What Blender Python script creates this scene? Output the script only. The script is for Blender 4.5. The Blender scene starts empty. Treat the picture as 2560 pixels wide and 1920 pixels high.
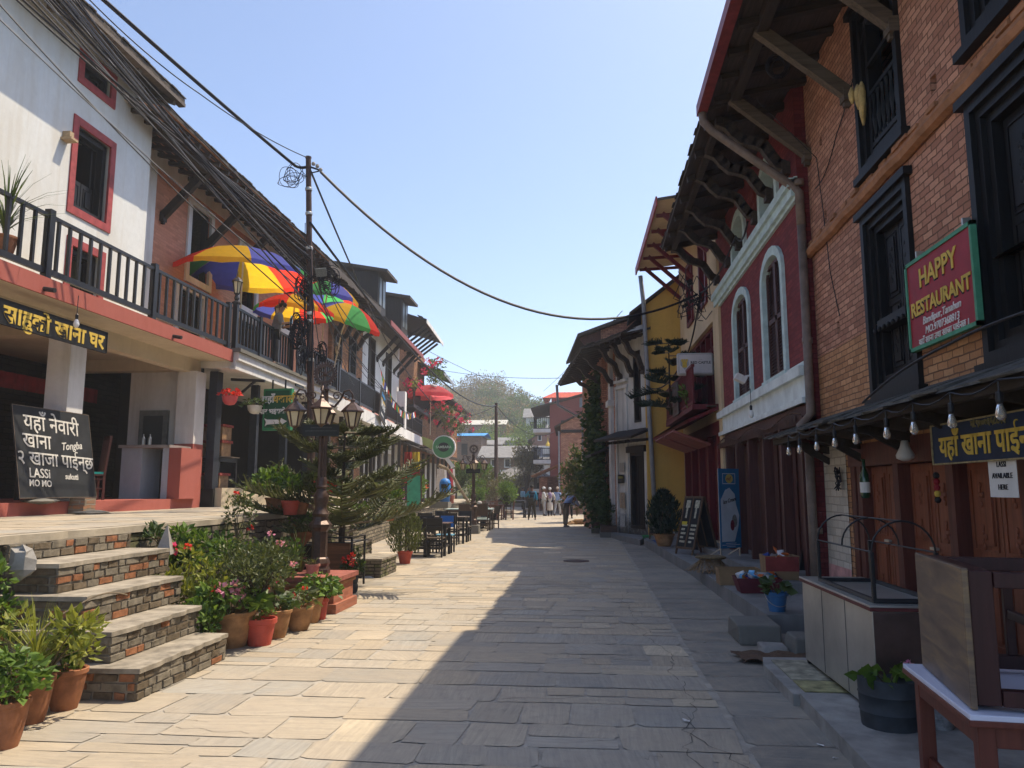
import bpy, math, random
from mathutils import Matrix, Vector
R = random.Random(11)
sc = bpy.context.scene
COL = sc.collection
PI = math.pi
# ---------------------------------------------------------------- camera
FPX, EYE = 1923.0, 1.6
PITCH, YAW = math.radians(7.7585), math.radians(5.5914)
CF = Vector((-math.sin(YAW)*math.cos(PITCH), math.cos(YAW)*math.cos(PITCH), math.sin(PITCH)))
CR = Vector((math.cos(YAW), math.sin(YAW), 0))
CU = CR.cross(CF)
cam = bpy.data.cameras.new('camera'); camo = bpy.data.objects.new('camera', cam); COL.objects.link(camo)
camo.matrix_world = Matrix((( CR.x, CU.x, -CF.x, 0), (CR.y, CU.y, -CF.y, 0), (CR.z, CU.z, -CF.z, EYE), (0, 0, 0, 1)))
cam.sensor_fit = 'HORIZONTAL'; cam.sensor_width = 36; cam.lens = 36*FPX/2560
cam.clip_start = .1; cam.clip_end = 6000
sc.camera = camo
# ---------------------------------------------------------------- light
SUN = Vector((.428, .30, 1)).normalized()
ELEV = math.asin(SUN.z); AZ = math.atan2(SUN.x, SUN.y)
w = bpy.data.worlds.new('World'); sc.world = w; w.use_nodes = True
nt = w.node_tree; nt.nodes.clear()
sky = nt.nodes.new('ShaderNodeTexSky'); sky.sky_type = 'NISHITA'; sky.sun_disc = False
sky.sun_elevation = ELEV; sky.sun_rotation = AZ; sky.altitude = 900
sky.air_density = .8; sky.dust_density = 2.8; sky.ozone_density = 1.0
bg = nt.nodes.new('ShaderNodeBackground'); bg.inputs[1].default_value = .15
wo = nt.nodes.new('ShaderNodeOutputWorld')
nt.links.new(sky.outputs[0], bg.inputs[0]); nt.links.new(bg.outputs[0], wo.inputs[0])
sl = bpy.data.lights.new('sun', 'SUN'); sl.energy = 3.4; sl.angle = math.radians(.53); sl.color = (1, .86, .66)
so = bpy.data.objects.new('sun', sl); COL.objects.link(so)
so.rotation_euler = SUN.to_track_quat('Z', 'Y').to_euler(); so.location = (20, 20, 60)
sc.view_settings.view_transform = 'Standard'; sc.view_settings.look = 'None'
sc.view_settings.exposure = .9; sc.view_settings.gamma = 1
# ---------------------------------------------------------------- pixel -> point on a real plane
def ray(px, py): return CF + CR*((px-1280)/FPX) + CU*((960-py)/FPX)
CO = Vector((0, 0, EYE))
def onz(px, py, z=0.0):
    d = ray(px, py); return CO + d*((z-EYE)/d.z)
def ony(px, py, y):
    d = ray(px, py); return CO + d*(y/d.y)
# ---------------------------------------------------------------- object helpers
def tag(o, label=None, cat=None, group=None, kind=None):
    if label: o['label'] = label
    if cat: o['category'] = cat
    if group: o['group'] = group
    if kind: o['kind'] = kind
    return o
def thing(name, label, cat, loc=(0, 0, 0), group=None, rz=0):
    o = bpy.data.objects.new(name, None); COL.objects.link(o)
    o.location = loc; o.rotation_euler = (0, 0, rz); o.empty_display_size = .1
    return tag(o, label, cat, group)
def woff(o):
    v = Vector((0, 0, 0))
    while o is not None:
        v += o.location; o = o.parent
    return v
KIDS = {}
def link_child(o, parent):
    o.parent = parent; KIDS.setdefault(parent.name, []).append(o)
def copy_tree(o, parent=None, label=None):
    c = o.copy(); COL.objects.link(c)
    if parent is not None: link_child(c, parent)
    for ch in KIDS.get(o.name, []): copy_tree(ch, c)
    if label: c['label'] = label
    return c
def ortho(d):
    a = Vector((0, 0, 1)) if abs(d.z) < .9 else Vector((1, 0, 0))
    x = d.cross(a).normalized(); return x, d.cross(x).normalized()
class M:
    """collects shapes; build() links them as ONE mesh object. UVs are metres, box-projected in the local frame."""
    def __init__(s, T=None):
        s.v = []; s.f = []; s.uv = []; s.mi = []; s.T = T or Matrix(); s.flip = s.T.determinant() < 0; s.k = 0; s.col = []; s.c = (1, 1, 1, 1)
    def add(s, vs, fs, uvs=None):
        b = len(s.v); vs = [Vector(p) for p in vs]
        s.v += [s.T @ p for p in vs]
        for i, f in enumerate(fs):
            if uvs is not None: u = [uvs[j] for j in f]
            else:
                a, q, e = vs[f[0]], vs[f[1]], vs[f[2]]
                n = (q-a).cross(e-a); n = (abs(n.x), abs(n.y), abs(n.z)); m = n.index(max(n))
                if m == 1: u = [(vs[j].x, vs[j].z) for j in f]
                elif m == 0: u = [(vs[j].y, vs[j].z) for j in f]
                else: u = [(vs[j].x, vs[j].y) for j in f]
            f2 = [b+j for j in f]
            if s.flip: f2.reverse(); u.reverse()
            s.f.append(f2); s.uv += u; s.mi.append(s.k); s.col.append(s.c)
        return s
    def box(s, x0, y0, z0, x1, y1, z1):
        if x0 > x1: x0, x1 = x1, x0
        if y0 > y1: y0, y1 = y1, y0
        if z0 > z1: z0, z1 = z1, z0
        return s.add([(x0,y0,z0),(x1,y0,z0),(x1,y1,z0),(x0,y1,z0),(x0,y0,z1),(x1,y0,z1),(x1,y1,z1),(x0,y1,z1)],
              [(0,3,2,1),(4,5,6,7),(0,1,5,4),(1,2,6,5),(2,3,7,6),(3,0,4,7)])
    def bar(s, a, b, w, h=None, up=(0, 0, 1)):
        a, b = Vector(a), Vector(b); h = h or w; d = (b-a).normalized(); up = Vector(up)
        if abs(d.dot(up)) > .98: up = Vector((1, 0, 0))
        x = d.cross(up).normalized(); y = x.cross(d).normalized(); x *= w/2; y *= h/2
        L = (b-a).length
        return s.add([a-x-y, a+x-y, a+x+y, a-x+y, b-x-y, b+x-y, b+x+y, b-x+y],
              [(3,2,1,0),(4,5,6,7),(0,1,5,4),(1,2,6,5),(2,3,7,6),(3,0,4,7)])
    def tube(s, pts, r, n=8, cap=True):
        pts = [Vector(p) for p in pts]; N = len(pts); vs = []; uv = []; fs = []; L = 0; px = None
        for i, p in enumerate(pts):
            d = (pts[min(i+1, N-1)]-pts[max(i-1, 0)])
            d = d.normalized() if d.length > 1e-9 else Vector((0, 0, 1))
            if px is None: x, y = ortho(d)
            else:
                x = (px-d*px.dot(d)); x = x.normalized() if x.length > 1e-6 else ortho(d)[0]; y = d.cross(x)
            px = x
            if i: L += (p-pts[i-1]).length
            rr = r[i] if isinstance(r, (list, tuple)) else r
            for k in range(n):
                a = 2*PI*k/n; vs.append(p+x*(math.cos(a)*rr)+y*(math.sin(a)*rr)); uv.append((k/n*6.28*rr, L))
        for i in range(N-1):
            for k in range(n): fs.append((i*n+k, i*n+(k+1) % n, (i+1)*n+(k+1) % n, (i+1)*n+k))
        if cap: fs += [tuple(range(n-1, -1, -1)), tuple((N-1)*n+k for k in range(n))]
        return s.add(vs, fs, uv)
    def lathe(s, prof, c=(0, 0, 0), n=16, cap=True, sq=1.0, a0=0.0):
        vs = []; fs = []; uv = []; L = 0
        for i, (r, z) in enumerate(prof):
            if i: L += math.hypot(r-prof[i-1][0], z-prof[i-1][1])
            for k in range(n):
                a = 2*PI*k/n+a0; vs.append((c[0]+math.cos(a)*r, c[1]+math.sin(a)*r*sq, c[2]+z)); uv.append((k/n*6.28*r, L))
        N = len(prof)
        for i in range(N-1):
            for k in range(n): fs.append((i*n+k, i*n+(k+1) % n, (i+1)*n+(k+1) % n, (i+1)*n+k))
        if cap: fs += [tuple(range(n-1, -1, -1)), tuple((N-1)*n+k for k in range(n))]
        return s.add(vs, fs, uv)
    def ball(s, c, r, n=10, m=7):
        if not isinstance(r, (tuple, list)): r = (r, r, r)
        vs = []; fs = []
        for i in range(m+1):
            t = PI*i/m
            for k in range(n):
                a = 2*PI*k/n; vs.append((c[0]+r[0]*math.sin(t)*math.cos(a), c[1]+r[1]*math.sin(t)*math.sin(a), c[2]-r[2]*math.cos(t)))
        for i in range(m):
            for k in range(n): fs.append((i*n+k, i*n+(k+1) % n, (i+1)*n+(k+1) % n, (i+1)*n+k))
        return s.add(vs, fs)
    def prism(s, pts, y0, y1):      # polygon in local x,z extruded along y
        n = len(pts); vs = [(p[0], y0, p[1]) for p in pts]+[(p[0], y1, p[1]) for p in pts]
        fs = [tuple(range(n)), tuple(range(2*n-1, n-1, -1))]+[(i, i+n, (i+1) % n+n, (i+1) % n) for i in range(n)]
        return s.add(vs, fs)
    def slabz(s, pts, z0, z1):      # polygon in local x,y extruded up
        n = len(pts); vs = [(p[0], p[1], z0) for p in pts]+[(p[0], p[1], z1) for p in pts]
        fs = [tuple(range(n-1, -1, -1)), tuple(range(n, 2*n))]+[(i, (i+1) % n, (i+1) % n+n, i+n) for i in range(n)]
        return s.add(vs, fs)
    def quad(s, a, b, c, d): return s.add([a, b, c, d], [(0, 1, 2, 3)])
    def build(s, name, mats, parent=None, smooth=False, origin=None, sharp=None):
        me = bpy.data.meshes.new(name); off = Vector((0, 0, 0)); loc = None
        if parent is not None: off = woff(parent)
        else:
            if origin is None:
                xs = [p.x for p in s.v]; ys = [p.y for p in s.v]; zs = [p.z for p in s.v]
                origin = ((min(xs)+max(xs))/2, (min(ys)+max(ys))/2, min(zs))
            off = Vector(origin)
        me.from_pydata([tuple(p-off) for p in s.v], [], s.f)
        ul = me.uv_layers.new(name='UVMap'); flat = [c for u in s.uv for c in u]
        ul.data.foreach_set('uv', flat)
        if not isinstance(mats, (list, tuple)): mats = [mats]
        for m_ in mats: me.materials.append(m_)
        if len(mats) > 1: me.polygons.foreach_set('material_index', s.mi)
        if any(c != (1, 1, 1, 1) for c in s.col):
            ca = me.color_attributes.new('tint', 'FLOAT_COLOR', 'CORNER'); buf = []
            for f, c in zip(s.f, s.col): buf += list(c)*len(f)
            ca.data.foreach_set('color', buf)
        if smooth:
            me.polygons.foreach_set('use_smooth', [True]*len(me.polygons))
            if sharp: me.set_sharp_from_angle(angle=math.radians(sharp))
        me.update()
        o = bpy.data.objects.new(name, me); COL.objects.link(o)
        if parent is not None: link_child(o, parent)
        else: o.location = off
        return o
def mesh_obj(name, me, mat, parent):
    me.materials.clear(); me.materials.append(mat)
    o = bpy.data.objects.new(name, me); COL.objects.link(o); link_child(o, parent); return o
class Fac:
    """facade frame: u along the facade, d out towards the street, z up"""
    def __init__(s, p0, p1, left=False):
        s.p0 = Vector((p0[0], p0[1], 0)); u = Vector((p1[0]-p0[0], p1[1]-p0[1], 0)); s.L = u.length; s.u = u.normalized(); s.left = left
        s.d = Vector((s.u.y, -s.u.x, 0)) if left else Vector((-s.u.y, s.u.x, 0))
        s.T = Matrix(((s.u.x, s.d.x, 0, s.p0.x), (s.u.y, s.d.y, 0, s.p0.y), (0, 0, 1, 0), (0, 0, 0, 1)))
    def uz(s, px, py, d=0.0):
        o = s.p0+s.d*d; r = ray(px, py); t = (o-CO).dot(s.d)/r.dot(s.d); p = CO+r*t
        return (p-s.p0).dot(s.u), p.z
    def U(s, px, py=1222, d=0.0): return s.uz(px, py, d)[0]
    def P(s, u, d, z): return s.T @ Vector((u, d, z))
    def textT(s, u, d, z):
        x = s.u if s.left else -s.u
        return Matrix(((x.x, 0, s.d.x, 0), (x.y, 0, s.d.y, 0), (0, 1, 0, 0), (0, 0, 0, 1))), s.P(u, d, z)
def wall(m, u0, u1, z0, z1, ops=(), dep=.22, d0=0.0):
    us = sorted({u0, u1, *[min(max(o[0], u0), u1) for o in ops], *[min(max(o[2], u0), u1) for o in ops]})
    zs = sorted({z0, z1, *[min(max(o[1], z0), z1) for o in ops], *[min(max(o[3], z0), z1) for o in ops]})
    for a, b in zip(us, us[1:]):
        for c, e in zip(zs, zs[1:]):
            mu, mz = (a+b)/2, (c+e)/2
            if any(o[0] < mu < o[2] and o[1] < mz < o[3] for o in ops): continue
            m.quad((a, d0, c), (b, d0, c), (b, d0, e), (a, d0, e))
    for o in ops:
        a, c, b, e = o[:4]; q = d0-dep
        m.quad((a, d0, c), (a, d0, e), (a, q, e), (a, q, c)); m.quad((b, d0, e), (b, d0, c), (b, q, c), (b, q, e))
        m.quad((a, d0, e), (b, d0, e), (b, q, e), (a, q, e)); m.quad((b, d0, c), (a, d0, c), (a, q, c), (b, q, c))
def shell(m, u0, u1, z0, z1, depth, top=True):   # sides, back and lid of a house body behind the facade
    m.quad((u0, 0, z0), (u0, -depth, z0), (u0, -depth, z1), (u0, 0, z1)); m.quad((u1, -depth, z0), (u1, 0, z0), (u1, 0, z1), (u1, -depth, z1))
    m.quad((u1, -depth, z0), (u0, -depth, z0), (u0, -depth, z1), (u1, -depth, z1))
    if top: m.quad((u0, 0, z1), (u1, 0, z1), (u1, -depth, z1), (u0, -depth, z1))
def rectframe(m, u0, z0, u1, z1, w, d0, d1):
    m.box(u0, d0, z0, u0+w, d1, z1); m.box(u1-w, d0, z0, u1, d1, z1)
    m.box(u0+w, d0, z0, u1-w, d1, z0+w); m.box(u0+w, d0, z1-w, u1-w, d1, z1)
# ---------------------------------------------------------------- writing
def text_mesh(body, size, offset=0.0, ext=.003, sx=1.0, shear=0.0, align='CENTER', line=1.0):
    c = bpy.data.curves.new('t', 'FONT'); c.body = body; c.size = size; c.extrude = ext; c.offset = offset; c.shear = shear
    c.align_x = align; c.align_y = 'CENTER'; c.resolution_u = 3; c.space_line = line
    o = bpy.data.objects.new('t', c); COL.objects.link(o)
    me = bpy.data.meshes.new_from_object(o.evaluated_get(bpy.context.evaluated_depsgraph_get()))
    bpy.data.objects.remove(o); bpy.data.curves.remove(c)
    if sx != 1: me.transform(Matrix.Scale(sx, 4, Vector((1, 0, 0))))
    return me
def write(body, size, T, pos, mat, parent, name='lettering', rot=0.0, **kw):
    me = text_mesh(body, size, **kw)
    if rot: me.transform(Matrix.Rotation(rot, 4, 'Z'))
    me.transform(T); me.transform(Matrix.Translation(Vector(pos)-woff(parent)))
    return mesh_obj(name, me, mat, parent)
# ---------------------------------------------------------------- materials
class N:
    def __init__(s, name):
        s.m = bpy.data.materials.new(name); s.m.use_nodes = True; s.t = s.m.node_tree
        s.b = s.t.nodes['Principled BSDF']; s.out = s.t.nodes['Material Output']
    def n(s, t, **kw):
        x = s.t.nodes.new('ShaderNode'+t)
        for k, v in kw.items(): setattr(x, k, v)
        return x
    def l(s, a, b): s.t.links.new(a, b)
    def set(s, sock, v):
        if isinstance(v, bpy.types.NodeSocket): s.l(v, sock)
        else: sock.default_value = v
    def coord(s, kind='Object', scale=(1, 1, 1), loc=(0, 0, 0), rot=(0, 0, 0)):
        tc = s.n('TexCoord'); mp = s.n('Mapping'); s.l(tc.outputs[kind], mp.inputs[0])
        mp.inputs['Scale'].default_value = scale; mp.inputs['Location'].default_value = loc; mp.inputs['Rotation'].default_value = rot
        return mp.outputs[0]
    def world(s, scale=(1, 1, 1)):
        g = s.n('NewGeometry'); mp = s.n('Mapping'); s.l(g.outputs['Position'], mp.inputs[0]); mp.inputs['Scale'].default_value = scale
        return mp.outputs[0]
    def noise(s, vec, scale, det=4, rough=.6, dist=0.0):
        x = s.n('TexNoise'); s.l(vec, x.inputs['Vector']); x.inputs['Scale'].default_value = scale; x.inputs['Detail'].default_value = det
        x.inputs['Roughness'].default_value = rough; x.inputs['Distortion'].default_value = dist
        return x.outputs['Fac']
    def ramp(s, fac, stops):
        x = s.n('ValToRGB'); s.l(fac, x.inputs[0]); e = x.color_ramp.elements
        while len(e) < len(stops): e.new(.5)
        for k, (p, c) in zip(e, stops): k.position = p; k.color = (c, c, c, 1) if isinstance(c, (int, float)) else (*c, 1)
        return x.outputs[0]
    def mix(s, fac, a, b, mode='MIX'):
        x = s.n('Mix', data_type='RGBA', blend_type=mode); s.set(x.inputs[0], fac)
        for k, v in ((6, a), (7, b)): s.set(x.inputs[k], (*v, 1) if isinstance(v, tuple) and len(v) == 3 else v)
        return x.outputs[2]
    def math(s, op, a, b=0.0):
        x = s.n('Math', operation=op); s.set(x.inputs[0], a); s.set(x.inputs[1], b); return x.outputs[0]
    def bump(s, h, st=.4, dist=.02):
        x = s.n('Bump'); x.inputs['Strength'].default_value = st; x.inputs['Distance'].default_value = dist; s.l(h, x.inputs['Height'])
        s.l(x.outputs[0], s.b.inputs['Normal'])
    def fin(s, col=None, rough=.8, metal=0.0, spec=.3):
        if col is not None: s.set(s.b.inputs['Base Color'], (*col, 1) if isinstance(col, tuple) else col)
        s.set(s.b.inputs['Roughness'], rough); s.b.inputs['Metallic'].default_value = metal; s.b.inputs['Specular IOR Level'].default_value = spec
        return s.m
def sca(c, k): return tuple(min(1, x*k) for x in c)
def plain(name, col, rough=.7, var=.25, scale=4, bump=.15, bs=30, metal=0.0, spec=.3):
    n = N(name); v = n.world(); a = n.noise(v, scale, 5); c = n.mix(n.ramp(a, [(.3, 0.0), (.7, 1.0)]), sca(col, 1-var), sca(col, 1+var*.7))
    if bump: n.bump(n.noise(v, bs, 3), bump, .01)
    return n.fin(c, rough, metal, spec)
def plaster(name, col, stain, amt=.5, rough=.9, low=None):
    n = N(name); v = n.world((1, 1, .35)); a = n.ramp(n.noise(v, 1.1, 8, .68), [(.42, 0.0), (.78, amt)])
    b = n.noise(n.world(), 9, 6, .7); c = n.mix(a, col, stain); c = n.mix(n.ramp(b, [(.35, 0.0), (.75, .35)]), c, sca(col, .72))
    st = n.ramp(n.noise(n.world((4, 4, .22)), 1.0, 6, .7), [(.5, 0.0), (.78, min(.8, amt*.75))]); c = n.mix(st, c, stain)
    if low:   # weathered foot of the wall (a stain of its own, up to that height)
        g = n.n('NewGeometry'); sp = n.n('SeparateXYZ'); n.l(g.outputs['Position'], sp.inputs[0])
        h = n.math('SUBTRACT', low[0], sp.outputs[2]); h = n.math('ADD', h, n.math('MULTIPLY', n.math('SUBTRACT', b, .5), 1.6))
        h = n.n('Clamp').outputs[0] if False else n.ramp(h, [(0.0, 0.0), (.6, 1.0)])
        c = n.mix(h, c, low[1])
    n.bump(n.noise(n.world(), 22, 6, .7), .25, .01); return n.fin(c, rough)
def brick(name, c1, c2, mortar_gap, bw=.22, bh=.064, ms=.006, bump=.6, paint=0.0, dirt=(.06, .05, .04), da=.35, wob=.006):
    n = N(name); tc = n.n('TexCoord'); ds = n.n('TexNoise'); n.l(tc.outputs['UV'], ds.inputs['Vector']); ds.inputs['Scale'].default_value = 7; ds.inputs['Detail'].default_value = 3
    sub = n.n('VectorMath', operation='SUBTRACT'); n.l(ds.outputs['Color'], sub.inputs[0]); sub.inputs[1].default_value = (.5, .5, .5)
    scl = n.n('VectorMath', operation='SCALE'); n.l(sub.outputs[0], scl.inputs[0]); scl.inputs['Scale'].default_value = wob*4
    ad = n.n('VectorMath', operation='ADD'); n.l(tc.outputs['UV'], ad.inputs[0]); n.l(scl.outputs[0], ad.inputs[1])
    bt = n.n('TexBrick'); n.l(ad.outputs[0], bt.inputs['Vector']); bt.inputs['Scale'].default_value = 1
    bt.inputs['Brick Width'].default_value = bw; bt.inputs['Row Height'].default_value = bh; bt.inputs['Mortar Size'].default_value = ms; bt.inputs['Mortar Smooth'].default_value = .25
    bt.inputs['Color1'].default_value = (0, 0, 0, 1); bt.inputs['Color2'].default_value = (1, 1, 1, 1); bt.inputs['Mortar'].default_value = (.5, .5, .5, 1); bt.inputs['Bias'].default_value = 0
    mid = tuple((a+b)/2 for a, b in zip(c1, c2))
    c = n.ramp(bt.outputs['Color'], [(0.0, sca(c1, .82)), (.25, c1), (.6, mid), (.9, c2), (1.0, sca(c2, 1.1))])
    v = n.world(); f = n.noise(v, 45, 4, .7); c = n.mix(n.ramp(f, [(.3, 0.0), (.8, .45)]), c, sca(c1, .6))
    c = n.mix(bt.outputs['Fac'], c, mortar_gap)
    d = n.ramp(n.noise(n.world((1, 1, .5)), .9, 7, .7), [(.45, 0.0), (.8, da)]); c = n.mix(d, c, dirt)
    h = n.math('ADD', n.math('MULTIPLY', bt.outputs['Fac'], -1.0), n.math('ADD', n.math('MULTIPLY', f, .5), n.math('MULTIPLY', bt.outputs['Color'], .55))); n.bump(h, bump, .016)
    return n.fin(c, .88)
def stone(name, c1, c2, gap, bw=.34, bh=.1):
    return brick(name, c1, c2, gap, bw, bh, .014, 1.0, dirt=(.05, .055, .03), da=.5, wob=.022)
def wood(name, col, axis=2, dark=.45, rough=.65, sc=1.0, spec=.3):
    n = N(name); s = [26*sc, 26*sc, 26*sc]; s[axis] = 1.6*sc; v = n.world(tuple(s)); a = n.noise(v, 1.0, 5, .65, .4)
    c = n.mix(n.ramp(a, [(.3, 0.0), (.7, 1.0)]), sca(col, dark), col); n.bump(a, .35, .006); return n.fin(c, rough, 0, spec)
def leafm(name, c1, c2, trans=.3, rough=.5):
    n = N(name); g = n.n('NewGeometry'); c = n.ramp(g.outputs['Random Per Island'], [(0.0, c1), (.55, tuple((a+b)/2 for a, b in zip(c1, c2))), (1.0, c2)])
    n.fin(c, rough, 0, .35); tr = n.n('BsdfTranslucent'); n.l(n.mix(1.0, c, (1.3, 1.25, .6), 'MULTIPLY'), tr.inputs[0]); ms = n.n('MixShader'); ms.inputs[0].default_value = trans
    n.l(n.b.outputs[0], ms.inputs[1]); n.l(tr.outputs[0], ms.inputs[2]); n.l(ms.outputs[0], n.out.inputs[0]); return n.m
def glass_dark(name, col=(.02, .025, .03)):
    n = N(name); return n.fin(col, .08, 0, .6)
def cloth(name, col, trans=.72):
    n = N(name); c = n.mix(n.ramp(n.noise(n.world(), 6, 4), [(.3, 0.0), (.7, 1.0)]), sca(col, .88), col); n.fin(c, .75, 0, .2)
    tr = n.n('BsdfTranslucent'); n.l(c, tr.inputs[0]); ms = n.n('MixShader'); ms.inputs[0].default_value = trans
    n.l(n.b.outputs[0], ms.inputs[1]); n.l(tr.outputs[0], ms.inputs[2]); n.l(ms.outputs[0], n.out.inputs[0]); return n.m
def slabs(name):
    n = N(name); at = n.n('Attribute', attribute_name='tint'); uv = n.coord('UV')
    mp = n.n('Mapping'); n.l(uv, mp.inputs[0]); mp.inputs['Scale'].default_value = (2.2, 34, 1)
    g = n.noise(mp.outputs[0], 1.0, 6, .7, .6); f = n.noise(n.world(), 2.2, 6, .65)
    c = n.mix(n.ramp(g, [(.3, 0.0), (.72, 1.0)]), n.mix(1.0, at.outputs['Color'], (.76, .76, .77), 'MULTIPLY'), n.mix(1.0, at.outputs['Color'], (1.16, 1.14, 1.1), 'MULTIPLY'))
    c = n.mix(n.ramp(f, [(.42, 0.0), (.7, .7)]), c, (.40, .335, .25)); c = n.mix(n.ramp(n.noise(n.world(), 9, 6, .75), [(.5, 0.0), (.8, .5)]), c, (.19, .175, .155)); c = n.mix(n.ramp(n.noise(n.world(), .5, 4, .6), [(.4, 0.0), (.75, .4)]), c, (.25, .225, .19))
    n.bump(n.math('ADD', g, n.noise(n.world(), 14, 5)), .3, .008); return n.fin(c, .8, 0, .25)
m_road = slabs('slate_slabs'); m_joint = plain('slab_joint', (.37, .335, .28), .95, .3, 6, .3, 60)
m_slate = plain('slate_cap', (.29, .275, .25), .7, .35, 5, .3, 20)
m_tread = plain('slate_tread', (.30, .265, .21), .9, .45, 6, .4, 22)
m_terr = plain('terrace_stone', (.40, .35, .27), .85, .35, 2.5, .3, 25)
m_soil = plain('soil', (.10, .075, .05), .95, .4, 3, .5, 40)
m_hill = plain('hill_ground', (.13, .13, .06), .95, .4, .2, .4, 3)
m_stepb = brick('step_brick', (.20, .155, .11), (.44, .19, .085), (.27, .225, .17), .215, .075, .013, .9, da=.65, dirt=(.17, .145, .11), wob=.018)
m_bk = [plain('step_brick_brown', (.135, .105, .07), .95, .45, 14, .6, 60), plain('step_brick_orange', (.29, .125, .06), .92, .4, 16, .5, 60), plain('step_brick_grey', (.19, .165, .125), .95, .4, 12, .6, 50), plain('step_mortar', (.21, .185, .145), .97, .4, 12, .6, 50)]
m_rk = [plain('wall_stone_a', (.17, .145, .11), .95, .45, 9, .6, 40), plain('wall_stone_b', (.25, .215, .16), .95, .4, 9, .6, 40), plain('wall_stone_moss', (.13, .13, .065), .95, .45, 9, .6, 40), plain('wall_gap', (.045, .04, .032), .97, .4, 12, .6, 50)]
m_stone = stone('stacked_stone', (.17, .14, .10), (.32, .27, .19), (.03, .028, .022))
m_conc = plaster('old_concrete', (.19, .18, .155), (.10, .095, .085), .7)
m_plinth = plaster('plinth_concrete', (.24, .235, .225), (.07, .07, .07), .7)
m_beige = plaster('beige_plinth', (.52, .44, .31), (.25, .21, .15), .6)
m_brick = brick('orange_brick', (.47, .22, .145), (.64, .34, .225), (.19, .10, .065), .2, .07, .007, 1.0, da=.3)  # dark joint colour paints in the shadow of the gaps between bricks
m_brickl = brick('lower_orange_brick', (.50, .245, .115), (.66, .36, .18), (.20, .11, .065), .2, .072, .007, 1.0, da=.3)  # joints coloured dark here too, as shaded gaps
m_brown = brick('brown_brick', (.24, .105, .045), (.42, .19, .08), (.18, .10, .06), .22, .07, .007, .6)
m_redbr = brick('red_painted_brick', (.20, .034, .038), (.26, .05, .05), (.14, .027, .03), .2, .068, .007, .9, da=.15)
m_pinkbr = brick('pink_painted_brick', (.56, .25, .15), (.62, .29, .18), (.48, .21, .13), .24, .07, .007, .55, da=.12)
m_whitebr = brick('white_painted_brick', (.62, .56, .46), (.70, .64, .54), (.42, .37, .30), .24, .1, .009, .7, da=.3)
m_terra = plain('terracotta_moulding', (.36, .17, .085), .8, .35, 6)
m_white = plaster('white_plaster', (.70, .71, .69), (.52, .47, .38), .75)
m_white2 = plaster('white_paint', (.74, .73, .71), (.36, .33, .29), .6)
m_oldw = plaster('old_white_plaster', (.62, .61, .58), (.16, .15, .14), .85, low=(.9, (.10, .095, .085)))
m_cream = plaster('cream_plaster', (.66, .52, .33), (.42, .30, .17), .5)
m_yellow = plaster('yellow_plaster', (.66, .41, .10), (.42, .26, .07), .5)
m_pinkp = plaster('pink_plaster', (.60, .30, .26), (.40, .20, .17), .6)
m_ceil = plaster('cream_soffit', (.66, .58, .43), (.40, .34, .24), .5)
m_rband = plaster('red_band', (.38, .11, .085), (.30, .07, .05), .55)
m_rfr = plain('maroon_frame', (.34, .06, .06), .7, .3, 8)
m_blue = plain('pale_blue_trim', (.52, .66, .66), .8, .2, 5)
m_bluew = plain('white_blue_band', (.66, .73, .73), .8, .2, 3)
m_wood = wood('dark_wood', (.035, .026, .02)); m_woodu = wood('dark_wood_beam', (.05, .038, .03), 1)
m_woodx = wood('dark_wood_rafter', (.06, .044, .033), 0)
m_old = wood('grey_old_wood', (.15, .115, .085), 0, .4)
m_blk = wood('black_carved_wood', (.012, .012, .013), 2, .5, .55)
m_door = wood('red_brown_door', (.30, .095, .048), 2, .55, .5)
m_doord = wood('dark_door_frame', (.15, .047, .034), 2, .5, .5)
m_maroon = wood('maroon_wood', (.115, .042, .035), 2, .45, .55)
m_crim = wood('crimson_wood', (.17, .014, .02), 2, .5, .5)
m_choc = wood('chocolate_shutter', (.11, .05, .043), 2, .5, .6)
m_board = wood('eave_board', (.085, .064, .05), 1, .4)
m_tile = plain('old_roof_tile', (.075, .06, .048), .95, .5, 14, .6, 40)
m_tileo = plain('tile_underside', (.34, .16, .08), .9, .4, 14)
m_rslate = plain('grey_roof_slate', (.21, .205, .20), .85, .35, 3, .5, 12)
m_rtile = brick('red_roof_tile', (.50, .08, .04), (.62, .11, .05), (.25, .04, .03), .3, .3, .02, .8, da=.1)
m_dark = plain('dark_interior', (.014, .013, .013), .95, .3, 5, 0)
m_black = plain('black_paint', (.012, .012, .014), .45, .25, 12, .1, 60, 0, .4)
m_iron = plain('cast_iron_brown', (.075, .042, .030), .42, .4, 25, .25, 60, .35, .5)
m_pole = plain('rusty_pole', (.075, .042, .032), .7, .35, 9, .2, 40)
m_cable = plain('cable_black', (.013, .013, .018), .5, .2, 5, 0)
m_cableg = plain('cable_grey', (.10, .105, .12), .5, .2, 5, 0)
m_pvc = plain('grey_brown_pipe', (.20, .15, .12), .6, .35, 5); m_pvcg = plain('grey_pipe', (.28, .29, .31), .5, .2, 5)
m_lampg = plain('frosted_lamp_glass', (.62, .52, .33), .25, .1, 10, 0, 1, 0, .5)
m_bulb = plain('bulb_white', (.75, .75, .73), .25, .05, 3, 0)
n_ = N('clear_bulb'); n_.b.inputs['Transmission Weight'].default_value = .85; m_clear = n_.fin((.95, .88, .75), .05, 0, .5)
m_pot = plain('terracotta_pot', (.30, .125, .060), .85, .4, 9, .2, 40); m_potb = plain('brown_clay_pot', (.36, .19, .085), .8, .45, 7, .2, 40)
m_potr = plain('red_pot', (.46, .075, .05), .6, .2, 8); m_potp = plain('pink_pot', (.48, .22, .17), .8, .25, 8); m_potd = plain('dark_pot', (.045, .052, .06), .7, .3, 9)
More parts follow.
